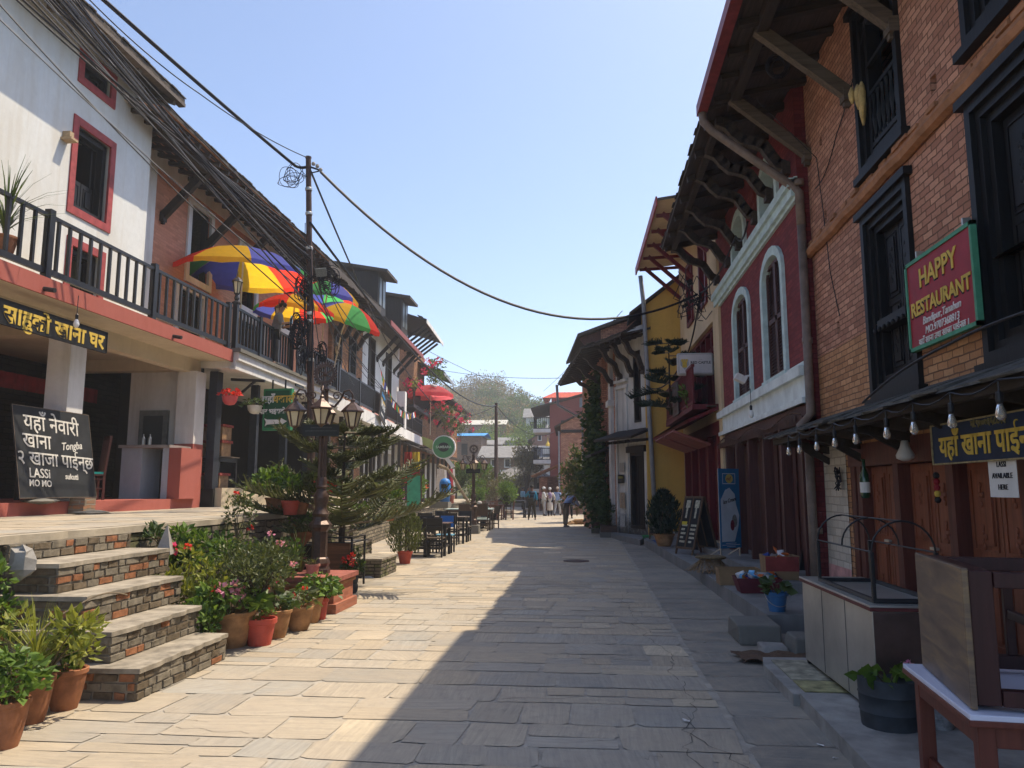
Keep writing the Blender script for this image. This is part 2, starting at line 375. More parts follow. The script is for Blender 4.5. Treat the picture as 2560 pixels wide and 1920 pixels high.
m_poty = plain('yellow_pot', (.55, .36, .06), .6, .2, 8); m_potw = plain('white_pot', (.7, .68, .62), .6, .15, 8); m_potm = plain('maroon_pot', (.12, .02, .03), .6, .2, 8); m_potpk = plain('coral_pot', (.62, .10, .11), .5, .15, 8)
lf_a = leafm('leaf_fresh', (.05, .105, .018), (.16, .25, .045)); lf_b = leafm('leaf_olive', (.045, .065, .02), (.13, .15, .05)); lf_c = leafm('leaf_dark', (.025, .05, .016), (.085, .13, .035))
lf_d = leafm('leaf_yellow', (.14, .17, .02), (.32, .33, .07)); lf_p = leafm('pine_needle', (.03, .042, .014), (.12, .13, .04), .15); lf_k = leafm('pine_needle_dark', (.008, .022, .012), (.022, .045, .022), .1)
lf_h = leafm('leaf_hill_brown', (.12, .095, .04), (.30, .23, .10)); lf_hg = leafm('leaf_hill_green', (.06, .10, .025), (.15, .21, .05)); lf_hy = leafm('leaf_hill_bright', (.10, .16, .03), (.22, .30, .06)); lf_s = leafm('leaf_silver', (.08, .075, .045), (.21, .19, .12))
fl_r = leafm('petal_red', (.50, .02, .02), (.75, .06, .04)); fl_p = leafm('petal_pink', (.62, .16, .30), (.80, .42, .50)); fl_m = leafm('petal_magenta', (.48, .02, .10), (.70, .05, .17)); fl_o = leafm('petal_orange', (.70, .10, .02), (.80, .20, .05))
m_bark = plain('bark', (.05, .037, .028), .95, .4, 20, .6, 30); m_stem = plain('stem', (.13, .10, .05), .9, .3, 20); m_branch = plain('pale_branch', (.22, .17, .11), .9, .35, 12)
m_chalk = plain('chalk', (.62, .60, .55), .95, .5, 90, 0); m_slateb = plain('chalkboard', (.017, .019, .022), .75, .5, 4, .05)
m_gold = plain('sign_yellow', (.62, .43, .07), .6, .2, 9, 0); m_inkw = plain('sign_white', (.72, .72, .70), .6, .1, 9, 0); m_inkk = plain('ink_black', (.03, .03, .035), .8, .2, 9, 0); m_inkp = plain('sign_pale_pink', (.68, .55, .52), .6, .1, 9, 0)
m_sgreen = plain('sign_green', (.03, .22, .09), .6, .2, 6, .05); m_sgreen2 = plain('sign_dark_green', (.012, .085, .04), .6, .2, 6, .05); m_sred = plain('sign_red', (.30, .018, .03), .55, .2, 5, .05); m_navy = plain('sign_navy', (.012, .026, .06), .6, .25, 6, .05); m_sblk = plain('sign_black', (.012, .012, .012), .6, .3, 6, .05)
m_paper = plain('paper', (.72, .70, .66), .9, .08, 8, 0); m_steel = plain('brushed_steel', (.50, .49, .45), .36, .3, 1.6, .12, 3, .7, .5); m_wht = plain('white_laminate', (.62, .63, .74), .35, .05, 5, 0)
m_skin = plain('skin', (.30, .16, .095), .6, .1, 20, 0); m_skind = plain('skin_dark', (.17, .085, .05), .6, .1, 20, 0); m_hair = plain('hair', (.012, .010, .009), .6, .3, 40, .2)
def col(name, c, rough=.75): return plain(name, c, rough, .15, 10, .1, 40)
# ---------------------------------------------------------------- the setting
S_ = lambda o: tag(o, kind='structure')
m = M(); m.add([(-3000, -300, -.12), (3000, -300, -.12), (3000, 3000, -.12), (-3000, 3000, -.12)], [(0, 1, 2, 3)]); S_(m.build('ground', m_hill))
m = M()
m.k = 0; m.box(-14, -6, -.1, 8, 75, -.004)
m.k = 1
PAL = [(.40, .36, .305), (.36, .34, .31), (.43, .385, .32), (.42, .37, .30), (.38, .355, .315), (.45, .39, .31), (.34, .335, .32), (.41, .37, .315), (.37, .35, .32)]
ZS = [0.0]
def slab(x0, y0, x1, y1, j=.02, tint=None):
    c = tint or R.choice(PAL); c = (c[0]*1.02, c[1]*.985, c[2]*.9); k = R.uniform(.88, 1.1)
    if tint is None and R.random() < .045: c = (.55, .47, .34)
    m.c = (c[0]*k, c[1]*k, c[2]*k, 1)
    q = min(x1-x0, y1-y0)*.13; jj = lambda: R.uniform(-j, j); a, b = R.uniform(.2, 1)*q, R.uniform(.2, 1)*q; e, f = R.uniform(.2, 1)*q, R.uniform(.2, 1)*q
    p = [(x0+a, y0+jj()), (x1-b, y0+jj()), (x1+jj(), y0+b), (x1+jj(), y1-e), (x1-e, y1+jj()), (x0+f, y1+jj()), (x0+jj(), y1-f), (x0+jj(), y0+a)]
    al = (R.random() < .25) if (x1-x0) < (y1-y0)*1.25 else (R.random() < .62); ox, oy = R.uniform(0, 90), R.uniform(0, 90); t = R.uniform(-.12, .12)+(0 if al else PI/2)
    if R.random() < .15: t += R.uniform(-.6, .6)
    uv = [(math.cos(t)*x+math.sin(t)*y+ox, -math.sin(t)*x+math.cos(t)*y+oy) for x, y in p]
    m.add([(x, y, ZS[0]+R.uniform(0, .002)) for x, y in p], [tuple(range(8))], uv)
y = -2.0
while y < 62:
    h = R.uniform(.34, .54)*(1 if y < 25 else 1.25); x = (-6.0 if y < 18 else -8.4)-R.random()*.4; end = .95 if y < 26 else (.95-(y-26)*.1 if y < 36 else 2.4)
    while x < end:
        q = R.random(); g = .014
        if q < .45: L = R.uniform(.32, .52)
        else: L = R.uniform(.53, .9)
        if end-x-L < .2: L = end-x
        n = 1 if L < .53 else R.choice((1, 1, 1, 2, 2))
        if L < .53 and R.random() < .2: n = 2
        cut = [0]+sorted(k/n+R.uniform(-.12, .12)/n for k in range(1, n))+[1]
        for c0, c1 in zip(cut, cut[1:]):
            y0, y1 = y+h*c0, y+h*c1
            if L > .6 and R.random() < .22: xm = x+L*R.uniform(.35, .65); slab(x, y0, xm-g, y1-g, .016); slab(xm, y0, x+L-g, y1-g, .016)
            else: slab(x, y0, x+L-g, y1-g, .018)
        x += L
    y += h
y = -2.0
while y < 26:
    h = R.uniform(.25, .75); k = R.uniform(.7, 1.0); slab(.985, y, 2.2, y+h-.012, .012, (.29*k, .28*k, .265*k)); y += h
m.c = (1, 1, 1, 1); m.k = 2
def crack(x, y, n, dx, dy, w):
    pts = [(x, y)]
    for _ in range(n): x += dx+R.uniform(-.05, .05); y += dy+R.uniform(-.05, .05); pts.append((x, y))
    for (a, b), (c, d) in zip(pts, pts[1:]):
        t = Vector((c-a, d-b, 0)).normalized()*w*R.uniform(.4, 1.2); nx, ny = -t.y, t.x; m.add([(a-nx, b-ny, .0045), (c-nx, d-ny, .0045), (c+nx, d+ny, .0045), (a+nx, b+ny, .0045)], [(0, 1, 2, 3)])
crack(1.02, 4.0, 110, -.002, .08, .0024); crack(.72, 4.3, 26, .003, .07, .002)
for _ in range(14): crack(R.uniform(-3.2, 1.6), R.uniform(4.3, 15), R.randint(3, 8), R.choice((-1, 1))*R.uniform(.03, .11), R.uniform(-.03, .04), R.uniform(.001, .0022))
S_(m.build('road', [m_joint, m_road, plain('crack', (.06, .055, .05), 1, .2, 9, 0)], origin=(0, 0, 0)))
tag(M().lathe([(.0, .004), (.27, .004), (.29, .012), (.29, 0)], (-.28, 17.6, 0), 24).build('manhole_cover', m_pole), 'round iron manhole cover set in the shaded slate paving', 'manhole cover')
# terraces on the left
m = M(); m.k = 0
rr = random.Random(77); ed = [(-4.93-(max(0, yy-11.5)*.045)+rr.uniform(-.035, .03), yy) for yy in [-8+.32*k for k in range(80)] if yy < 17.5]; m.slabz([(-14, -8)]+ed+[(-5.2, 17.6), (-14, 17.6)], 1.13, 1.2)
m.slabz([(-14, 17.62), (-5.6, 17.62), (-6.2, 22), (-7.0, 30), (-7.6, 40), (-8.2, 60), (-14, 60)], .74, .82)
m.k = 2; ZS[0] = 1.203; y = 2.0
while y < 16.8:
    h = R.uniform(.4, .7); x = -8.6-R.random()*.4
    while x < -5.5: L = R.uniform(.4, 1.0); e = -5.05-max(0, y-11.5)*.045; L = e-x if e-x-L < .35 else L; slab(x, y, x+L-.015, y+h-.016, .02); x += L
    y += h
ZS[0] = 0.0; m.c = (1, 1, 1, 1)
m.k = 1
m.slabz([(-14, -8), (-5.0, -8), (-5.0, 6.2), (-5.0, 6.25), (-14, 6.25)], -.1, 1.12)
m.slabz([(-14, 6.27), (-5.0, 6.27), (-4.97, 8.3), (-4.97, 11.5), (-5.12, 13.9), (-5.25, 17.55), (-14, 17.55)], -.1, 1.118)
m.slabz([(-14, 17.63), (-5.66, 17.63), (-6.26, 22), (-7.06, 30), (-7.66, 40), (-8.26, 60), (-14, 60)], -.1, .738)
S_(m.build('terrace', [m_terr, m_stone, m_road], origin=(-9, 20, 0)))
m = M(); m.slabz([(-4.98, 6.6), (-3.75, 7.6), (-3.5, 9.4), (-4.2, 12.5), (-5.0, 13.4)], -.05, .06); m.slabz([(-4.98, 7.6), (-4.4, 8.3), (-4.45, 11.6), (-5.0, 12.2)], .0, .36)
S_(m.build('flower_bed', m_soil))
# stone steps
def coursed(x0, x1, y0, y1, z0, z1, mats, rr, bl=.2, bh=.066, prot=.012):
    m = M(); m.k = 3; m.box(x0, y0+prot, z0, x1-prot, y1-.002, z1); n = max(1, round((z1-z0)/bh)); h = (z1-z0)/n
    def br(a0, a1, za, zb, axis):
        m.k = rr.choices((0, 1, 2), (6, 1.9, 4.5))[0]; j = lambda s=.004: rr.uniform(-s, s); p = prot+rr.uniform(-.006, .006)
        if axis: vs = [(x1-prot-.02, a0+j(), za+j()), (x1-prot-.02, a1+j(), za+j()), (x1-prot-.02, a1+j(), zb+j()), (x1-prot-.02, a0+j(), zb+j())]; o = [(x1-prot+p+j(), v[1]+(.004 if i in (0, 3) else -.004), v[2]+(.004 if i < 2 else -.004)) for i, v in enumerate(vs)]
        else: vs = [(a0+j(), y0+prot+.02, za+j()), (a1+j(), y0+prot+.02, za+j()), (a1+j(), y0+prot+.02, zb+j()), (a0+j(), y0+prot+.02, zb+j())]; o = [(v[0]+(.004 if i in (0, 3) else -.004), y0+prot-p+j(), v[2]+(.004 if i < 2 else -.004)) for i, v in enumerate(vs)]
        m.add(vs+o, [(4, 5, 6, 7), (0, 1, 5, 4), (1, 2, 6, 5), (2, 3, 7, 6), (3, 0, 4, 7)])
    for k in range(n):
        za, zb = z0+h*k+.006, z0+h*(k+1)-.006
        for axis, lo, hi in ((1, y0, y1), (0, max(x0, x1-1.0), x1)):
            a = lo+.004
            while a < hi-.03: L = rr.choice((bl, bl*.55, bl*1.1, bl*.8))*rr.uniform(.85, 1.1); e = min(a+L, hi-.004); e = hi-.004 if hi-e < .06 else e; br(a, e-.012, za, zb, axis); a = e
    return m
def steps(name, label, blocks, mb, seed):
    t = thing(name, label, 'steps', (sum(b[0]+b[1] for b in blocks)/2/len(blocks), blocks[0][2], 0)); rr = random.Random(seed)
    for x0, x1, y0, y1, z0, z1 in blocks:
        b = coursed(x0, x1, y0, y1, z0, z1-.036, mb, rr).build('riser', mb, t)
        n = 16; ed = [(x1+.016+rr.uniform(-.02, .014), y0+(y1-y0)*i/n) for i in range(n+1)]
        M().slabz([(x0, y0-.012)]+[(x0+(x1-x0)*k/3, y0-.015+rr.uniform(-.01, .01)) for k in (1, 2)]+ed+[(x0, y1+.012)], z1-.037, z1).build('tread', m_tread, t)
    return t
steps('brick_steps', 'flight of mossy brick steps with slate treads rising to the terrace, nearest the camera', [(-5.2, -3.43, 5.79, 7.27, 0, .24), (-5.2, -3.75, 5.93, 7.36, .24, .48), (-5.2, -4.09, 6.06, 7.6, .48, .73), (-5.2, -4.43, 6.2, 7.95, .73, .975)], m_bk, 3)
steps('stone_steps', 'short rough stone steps behind the norfolk pine, farther up the street', [(-4.5, -3.75, 13.95, 15.1, 0, .34), (-5.0, -4.3, 14.1, 15.3, 0, .6), (-5.5, -4.75, 14.15, 15.5, 0, .9)], m_rk, 4)
tag(coursed(-6.0, -4.93, 8.0, 11.6, 0, 1.12, m_rk, random.Random(9), .26, .085, .03).build('retaining_wall', m_rk), 'rough stacked stone wall holding up the terrace behind the flower bed', 'wall'); tag(coursed(-6.0, -5.06, 11.62, 14.1, 0, 1.12, m_rk, random.Random(10), .26, .085, .03).build('retaining_wall', m_rk), 'rough stacked stone wall behind the norfolk pine', 'wall')
tag(coursed(-5.9, -4.93, 3.0, 6.17, 0, 1.12, m_rk, random.Random(12), .3, .07, .03).build('retaining_wall', m_rk), 'stacked stone wall left of the brick steps under the creeper', 'wall'); tag(coursed(-5.6, -4.9, 6.21, 8.0, .98, 1.128, m_bk, random.Random(13), .2, .066, .012).build('top_riser', m_bk), 'mossy brick riser at the terrace edge above the topmost step', 'wall')
# pavement on the right
m = M(); m.k = 0
m.slabz([(1.44, 1), (3.2, 1), (3.2, 6.13), (1.54, 6.13)], -.05, .1)
m.slabz([(1.5, 6.16), (3.2, 6.16), (3.2, 7.5), (1.56, 7.45), (1.5, 7.1)], -.05, .085)
m.k = 1
m.slabz([(1.98, 9.15), (3.6, 9.15), (3.6, 24), (1.75, 24), (1.55, 22.3), (1.9, 15)], -.05, .2)
m.slabz([(2.55, 10.95), (3.6, 10.95), (3.6, 23.8), (2.5, 23.8)], .2, .34)
m.slabz([(1.45, 22.4), (1.75, 24.05), (2.3, 24.05), (1.3, 27), (.72, 26.2), (.95, 24.6)], -.05, .17)
S_(m.build('pavement', [m_slate, m_plinth], origin=(2.5, 10, 0)))
# ---------------------------------------------------------------- building parts
def roof(root, F, u0, u1, ze, over, zr, dep, mats, thick=.07, wallz=None, edge=True, fascia=None, name='roof', seed=1, batten=0, hip=0.0):
    rr = random.Random(seed); m = M(F.T); wz = wallz if wallz is not None else ze+.3; h = dep/2
    m.k = 0
    prof = [(over, ze), (0, wz+thick), (-h, zr), (-dep-.4, wz)]
    n = max(2, int((u1-u0)/.5))
    for (d0, z0), (d1, z1) in zip(prof, prof[1:]): m.quad((u0, d0, z0), (u1, d0, z0), (u1, d1, z1), (u0, d1, z1))
    m.k = 1
    m.quad((u0, 0, wz), (u1, 0, wz), (u1, over, ze-thick), (u0, over, ze-thick))
    m.quad((u0, -h, zr-thick), (u1, -h, zr-thick), (u1, 0, wz), (u0, 0, wz))
    m.k = 0
    m.quad((u0, over, ze-thick), (u1, over, ze-thick), (u1, over, ze), (u0, over, ze))
    for u in (u0, u1):
        m.add([(u, over, ze-thick), (u, over, ze), (u, 0, wz+thick), (u, 0, wz)], [(0, 1, 2, 3)])
        m.add([(u, 0, wz), (u, 0, wz+thick), (u, -h, zr), (u, -dep-.4, wz)], [(0, 1, 2, 3)])
    if edge:
        u = u0-.03; sl = (wz+thick-ze)/over
        while u < u1:
            wd = rr.uniform(.14, .26); a = rr.uniform(.0, .045); b = min(u+wd, u1+.05)
            for q in range(2):
                d = over+a-.22*q; z = ze+.012+.05*q+sl*(.22*q) if q else ze+.01; zz = z-a*sl*.9+rr.uniform(-.008, .012)
                m.add([(u, d, zz), (b, d, zz), (b, d-.3, zz+.3*sl+.012), (u, d-.3, zz+.3*sl+.012), (u, d, zz+.025), (b, d, zz+.025), (b, d-.3, zz+.3*sl+.03), (u, d-.3, zz+.3*sl+.03)],
                      [(3, 2, 1, 0), (4, 5, 6, 7), (0, 1, 5, 4), (1, 2, 6, 5), (3, 0, 4, 7)])
            u = b-.01
    o = m.build(name, list(mats), root)
    if fascia: M(F.T).box(u0-.02, over+.01, ze-.2, u1+.02, over+.05, ze+.03).build('fascia', fascia, root)
    if batten:
        b = M(F.T)
        for i in range(batten):
            d = over*(i+.5)/batten; z = ze-thick+(wz-ze+thick)*(1-d/over)-.03; b.box(u0+.03, d-.03, z-.02, u1-.03, d+.03, z+.024)
        b.build('eave_batten', m_woodu, root)
    return o
def rafters(root, F, u0, u1, ze, over, wz, step=.5, mat=None, w=.07):
    m = M(F.T); u = u0+.08
    while u < u1: m.bar((u, -.02, wz-.045), (u, over-.04, ze-.115), w, .08); u += step
    m.build('rafter_row', mat or m_woodx, root)
def strut(root, F, u, z, d1, z1, mat, w=.1, du=0.0, carved=True):
    m = M(F.T); a = Vector((u, .02, z)); b = Vector((u+du, d1, z1))
    if carved:
        n = 9; L = (b-a); s = L.normalized(); side = Vector((0, s.z, -s.y)); pts = []
        for i in range(n): pts.append(a+L*i/(n-1)+side*(.05*math.sin(i*1.5)-.04*math.sin(PI*i/(n-1))))
        for p, q in zip(pts, pts[1:]): m.bar(p-(q-p)*.12, q+(q-p)*.12, w, w*1.25)
        m.box(u-.09, 0, z-.12, u+.09, .12, z+.06)
    else:
        m.bar(a, b, w, w*1.3); m.box(u-.08, 0, z-.1, u+.08, .1, z+.06); m.bar((u, .05, z-.16), (u, .05, z-.05), .07)
    return m.build('strut', mat, root)
def leaf_panel(m, u0, z0, u1, z1, d, t=.03, rows=2, fr=.07):
    m.box(u0, d-t, z0, u1, d, z1); hh = (z1-z0-fr*(rows+1))/rows
    for r in range(rows):
        a = z0+fr+r*(hh+fr)
        rectframe(m, u0+fr*.8, a, u1-fr*.8, a+hh, .014, d+.002, d+.012); m.box(u0+fr*1.5, d+.002, a+.05, u1-fr*1.5, d+.018, a+hh-.05)
def shutters(parent, F, u0, z0, u1, z1, d, mat, leaves=2, rows=2, carve=False, name='shutter'):
    w = (u1-u0)/leaves
    for i in range(leaves):
        m = M(F.T); a = u0+i*w+.006; b = u0+(i+1)*w-.006; leaf_panel(m, a, z0, b, z1, d, rows=rows)
        if carve:
            c = (a+b)/2; rr = random.Random(int(c*100)); hh = (z1-z0-.07*(rows+1))/rows
            for r in range(rows):
                z = z0+.07+r*(hh+.07)
                for k in range(9):
                    zz = z+hh*(.25+.5*k/8); m.ball((c+.035*math.sin(k*2.1), d+.018, zz), (.022, .012, .03), 6, 4)
        m.build(name, mat, parent)
def baluster_rail(m, p0, p1, z0, z1, step=.12, r=.016, top=.05, turned=True):
    p0, p1 = Vector((*p0, 0)), Vector((*p1, 0)); L = (p1-p0).length; n = max(2, int(L/step))
    for i in range(n):
        p = p0.lerp(p1, (i+.5)/n)
        if turned: m.lathe([(r, 0), (r*1.4, .03), (r*.7, .08), (r*1.5, (z1-z0)*.45), (r*.7, (z1-z0)*.8), (r*1.3, z1-z0)], (p.x, p.y, z0), 6, False)
        else: m.bar((p.x, p.y, z0), (p.x, p.y, z1), r*2)
    m.bar((p0.x, p0.y, z1+top/2), (p1.x, p1.y, z1+top/2), top*1.2, top); m.bar((p0.x, p0.y, z0-top/2), (p1.x, p1.y, z0-top/2), top, top)
def arch_pts(u0, u1, z0, zs, rise, n=10):
    c = (u0+u1)/2; r = (u1-u0)/2
    return [(u1, z0), (u1, zs)]+[(c+r*math.cos(PI*i/n), zs+rise*math.sin(PI*i/n)) for i in range(1, n)]+[(u0, zs), (u0, z0)]
def arch_frame(m, u0, u1, z0, zs, rise, w, d0, d1):
    po = arch_pts(u0-w, u1+w, z0, zs, rise+w); pi = arch_pts(u0, u1, z0, zs, rise)
    for a, b, c, e in zip(po, po[1:], pi[1:], pi):
        m.add([(a[0], d1, a[1]), (b[0], d1, b[1]), (c[0], d1, c[1]), (e[0], d1, e[1])], [(0, 1, 2, 3)])
        m.add([(a[0], d0, a[1]), (b[0], d0, b[1]), (b[0], d1, b[1]), (a[0], d1, a[1])], [(0, 1, 2, 3)])
        m.add([(e[0], d0, e[1]), (c[0], d0, c[1]), (c[0], d1, c[1]), (e[0], d1, e[1])], [(3, 2, 1, 0)])
def arch_fill(m, u0, u1, zs, rise, z1, d0=0.0, dep=.2):   # wall corners over an arched opening cut as a rectangle up to z1
    p = arch_pts(u0, u1, zs, zs, rise)[1:-1]; c = (u0+u1)/2
    for a, b in zip(p, p[1:]):
        m.add([(a[0], d0, a[1]), (a[0], d0, z1), (b[0], d0, z1), (b[0], d0, b[1])], [(0, 1, 2, 3)])
        m.add([(a[0], d0, a[1]), (b[0], d0, b[1]), (b[0], d0-dep, b[1]), (a[0], d0-dep, a[1])], [(0, 1, 2, 3)])
# ---------------------------------------------------------------- RIGHT 1: the orange brick restaurant
F1 = Fac((3.2, 1.5), (3.2, 10.9)); Y1 = lambda y: y-1.5
rh = thing('brick_house', 'orange brick house with black carved windows behind the red HAPPY RESTAURANT sign', 'house', (3.2, 6, 0))
WA = (Y1(7.6), 5.16, Y1(8.78), 7.1); WB = (Y1(7.62), 2.6, Y1(8.86), 4.64); WC = (Y1(4.9), 2.6, Y1(6.36), 4.72); WD = (Y1(4.95), 5.24, Y1(6.3), 7.2)
DO = (Y1(4.2), .22, Y1(9.85), 2.12)
holes = [(Y1(6.9), 5.2, Y1(7.02), 5.36), (Y1(9.92), 3.56, Y1(10.0), 3.72), (Y1(10.18), 5.12, Y1(10.26), 5.28), (Y1(10.2), 6.2, Y1(10.28), 6.34)]
m = M(F1.T); m.k = 1; wall(m, 0, F1.L, 0, 3.4, [(WB[0], 2.6, WB[2], 3.4), (WC[0], 2.6, WC[2], 3.4), DO])
m.k = 0; wall(m, 0, F1.L, 3.4, 7.6, [WA, (WB[0], 3.4, WB[2], WB[3]), (WC[0], 3.4, WC[2], WC[3]), WD]+holes); shell(m, 0, F1.L, 0, 7.6, 5); m.build('wall', [m_brick, m_brickl], rh)
m = M(F1.T); m.tube([(u, .03+.006*math.sin(u*9), 4.9+.008*math.sin(u*5)) for u in [F1.L*i/40 for i in range(41)]], .075, 8); m.box(0, 0, 4.97, F1.L, .05, 5.0)
rr = random.Random(5)
for i in range(46): u = F1.L*i/46; m.box(u+.01, .0, 5.0, u+.19, .03+.05*rr.random(), 5.035+.02*rr.random())
m.build('moulding', m_terra, rh)
def carved_window(rt, F, W, inner, layers=3, name='window'):
    m = M(F.T); u0, z0, u1, z1 = W
    for k in range(layers):
        a = .075*k; rectframe(m, u0+a-.02, z0+a-.02, u1-a+.02, z1-a+.02, .085, -.2, .05-.045*k)
    m.box(u0-.1, 0, z1+.02, u1+.1, .09, z1+.1); m.box(u0-.1, 0, z0-.1, u1+.1, .09, z0-.02)
    w = m.build(name, m_blk, rt); a = .075*layers
    if inner == 'shut': shutters(w, F, u0+a, z0+a, u1-a, z1-a, -.12, m_blk, 2, 2, True)
    elif inner == 'rail':
        m = M(F.T); baluster_rail(m, (u0+a, -.06), (u1-a, -.06), z0+a+.06, z0+a+.62, .11, .022); m.bar((u0+a, -.04, z0+a+.98), (u1-a, -.04, z0+a+.98), .045); m.build('railing', m_blk, w)
    return w
carved_window(rh, F1, WA, 'rail'); carved_window(rh, F1, WB, 'shut'); carved_window(rh, F1, WC, 'shut'); carved_window(rh, F1, WD, 'shut')
m = M(F1.T)
for W in (WB,): m.box(W[0]+.24, -.1, 3.3, W[2]-.24, .02, 3.42)
for k in range(7): m.ball((WB[0]+.3+k*.125, .03, 3.32), (.03, .02, .03), 6, 4)
m.build('window_ledge', m_blk, rh)
# doors
dm = M(F1.T); dm.box(DO[0], -.2, 1.86, DO[2], .02, 2.12)
posts = [9.76, 9.55, 8.45, 7.24, 6.05, 4.6]
for y_ in posts: dm.box(Y1(y_)-.07, -.2, .22, Y1(y_)+.07, .0, 1.86)
dm.build('door_frame', m_doord, rh)
for a, b in ((9.48, 8.52), (8.38, 7.31), (7.17, 6.12), (5.98, 4.67)):
    c = (a+b)/2
    for p, q in ((a, c), (c, b)):
        d = M(F1.T); leaf_panel(d, Y1(q)+.008, .24, Y1(p)-.008, 1.85, -.12, rows=2, fr=.075)
        cc = (Y1(p)+Y1(q))/2
        for z in (1.55, 1.2, .55):
            for k in range(5): d.ball((cc+.03*math.sin(k*2.3), -.095, z+.04*(k-2)), (.02, .01, .028), 6, 4)
        dd = d.build('door', m_door, rh)
    M(F1.T).box(Y1(c)-.07, -.1, 1.02, Y1(c)+.07, -.07, 1.045).build('door_bolt', m_steel, dd)
m = M(F1.T); wall(m, Y1(9.95), Y1(10.86), .1, 2.2, (), d0=.012); m.build('painted_pier', m_whitebr, rh)
m = M(F1.T); m.quad((Y1(9.95), .016, .2), (Y1(10.86), .016, .2), (Y1(10.86), .016, .62), (Y1(9.95), .016, .62)); m.build('pink_base', plain('pink_limewash', (.62, .33, .30), .9, .3, 6), rh)
# pent roof over the doors
m = M(F1.T); rr = random.Random(8)
for k in range(2):
    u = Y1(2)
    while u < Y1(11.05):
        wd = rr.uniform(.25, .6); b = min(u+wd, Y1(11.1)); a = rr.uniform(-.04, .06)-.3*k; z = 2.27+.1*k+rr.uniform(-.012, .012)
        m.add([(u, .72+a, z), (b, .72+a+rr.uniform(-.03, .03), z), (b, .0, 2.53), (u, 0, 2.53), (u, .72+a, z+.022), (b, .72+a, z+.022), (b, .0, 2.56), (u, .0, 2.56)], [(3, 2, 1, 0), (4, 5, 6, 7), (0, 1, 5, 4), (1, 2, 6, 5), (3, 0, 4, 7)]); u = b-.02
m.build('pent_roof', m_rslate if False else plain('dark_pent_slate', (.10, .095, .085), .9, .5, 8, .5, 25), rh)
m = M(F1.T); m.bar((Y1(2), .6, 2.235), (Y1(11), .6, 2.235), .07, .07); m.box(Y1(2), .0, 2.16, Y1(11), .05, 2.5)
for y_ in (10.6, 9.4, 8.0, 6.6, 5.2, 3.9): m.bar((Y1(y_), .0, 2.1), (Y1(y_), .6, 2.22), .06, .09); m.bar((Y1(y_), 0, 1.95), (Y1(y_), .4, 2.18), .05, .08)
m.build('pent_frame', m_woodu, rh)
roof(rh, F1, Y1(2), Y1(11.1), 7.3, 1.35, 9.4, 5, (m_tile, m_board), wallz=7.48, seed=2)
rafters(rh, F1, Y1(2), Y1(11.1), 7.3, 1.35, 7.47, .62, m_woodx, .1)
m = M(F1.T); m.bar((Y1(2), 1.0, 7.22), (Y1(11.05), 1.0, 7.22), .13, .16); m.build('eave_beam', m_woodu, rh)
for y_ in (10.75, 9.05, 7.65, 6.3, 4.9): strut(rh, F1, Y1(y_), 6.3, 1.05, 7.2, m_old, .11, 0, False)
m = M(F1.T); m.box(Y1(2), 1.36, 7.15, Y1(11.15), 1.5, 7.17); m.box(Y1(2), 1.48, 7.17, Y1(11.15), 1.5, 7.32); m.box(Y1(2), 1.36, 7.17, Y1(11.15), 1.375, 7.3)
m.build('gutter', plain('red_gutter', (.20, .035, .035), .5, .3, 6), rh)
P = F1.P; m = M(); m.tube([P(Y1(11.05), 1.43, 7.18), P(Y1(11.05), 1.42, 7.02), P(Y1(11.03), 1.3, 6.86), P(Y1(10.93), .22, 5.92), P(Y1(10.88), .14, 5.8), P(Y1(10.86), .14, 5.3)], .062, 10); m.tube([P(Y1(10.86), .14, 5.3), P(Y1(10.84), .15, 2.62), P(Y1(10.84), .3, 2.45), P(Y1(10.84), .3, 2.3)], .058, 10); m.tube([P(Y1(10.84), .2, 2.2), P(Y1(10.84), .2, .25)], .06, 10)
for z in (5.9, 3.6, 1.0): m.tube([P(Y1(10.86), .14, z), P(Y1(10.86), .14, z+.08)], .07, 10)
m.build('downpipe', m_pvc, rh, True)
# ---------------------------------------------------------------- RIGHT 2: the red painted house
F2 = Fac((3.05, 10.92), (3.05, 17.8)); Y2 = lambda y: y-10.92
rd = thing('red_house', 'dark red painted brick house with pale blue arched window frames and cornice', 'house', (3.05, 14, 0))
AW = [(11.9, 13.25), (14.4, 15.9)]; AU = [(12.0, 13.15), (14.5, 15.7)]
ops = [(Y2(a), 3.38, Y2(b), 5.42) for a, b in AW]; opu = [(Y2(a), 5.95, Y2(b), 7.0) for a, b in AU]
m = M(F2.T); m.k = 0; wall(m, 0, F2.L, 2.55, 5.7, ops); wall(m, 0, F2.L, 5.7, 7.6, opu); wall(m, 0, .12, 0, 2.55); wall(m, F2.L-.1, F2.L, 0, 2.55)
for o, rise in [(o, .42) for o in ops]+[(o, .4) for o in opu]: arch_fill(m, o[0], o[2], o[3]-rise, rise, o[3])
shell(m, 0, F2.L, 0, 7.6, 5); m.build('wall', m_redbr, rd)
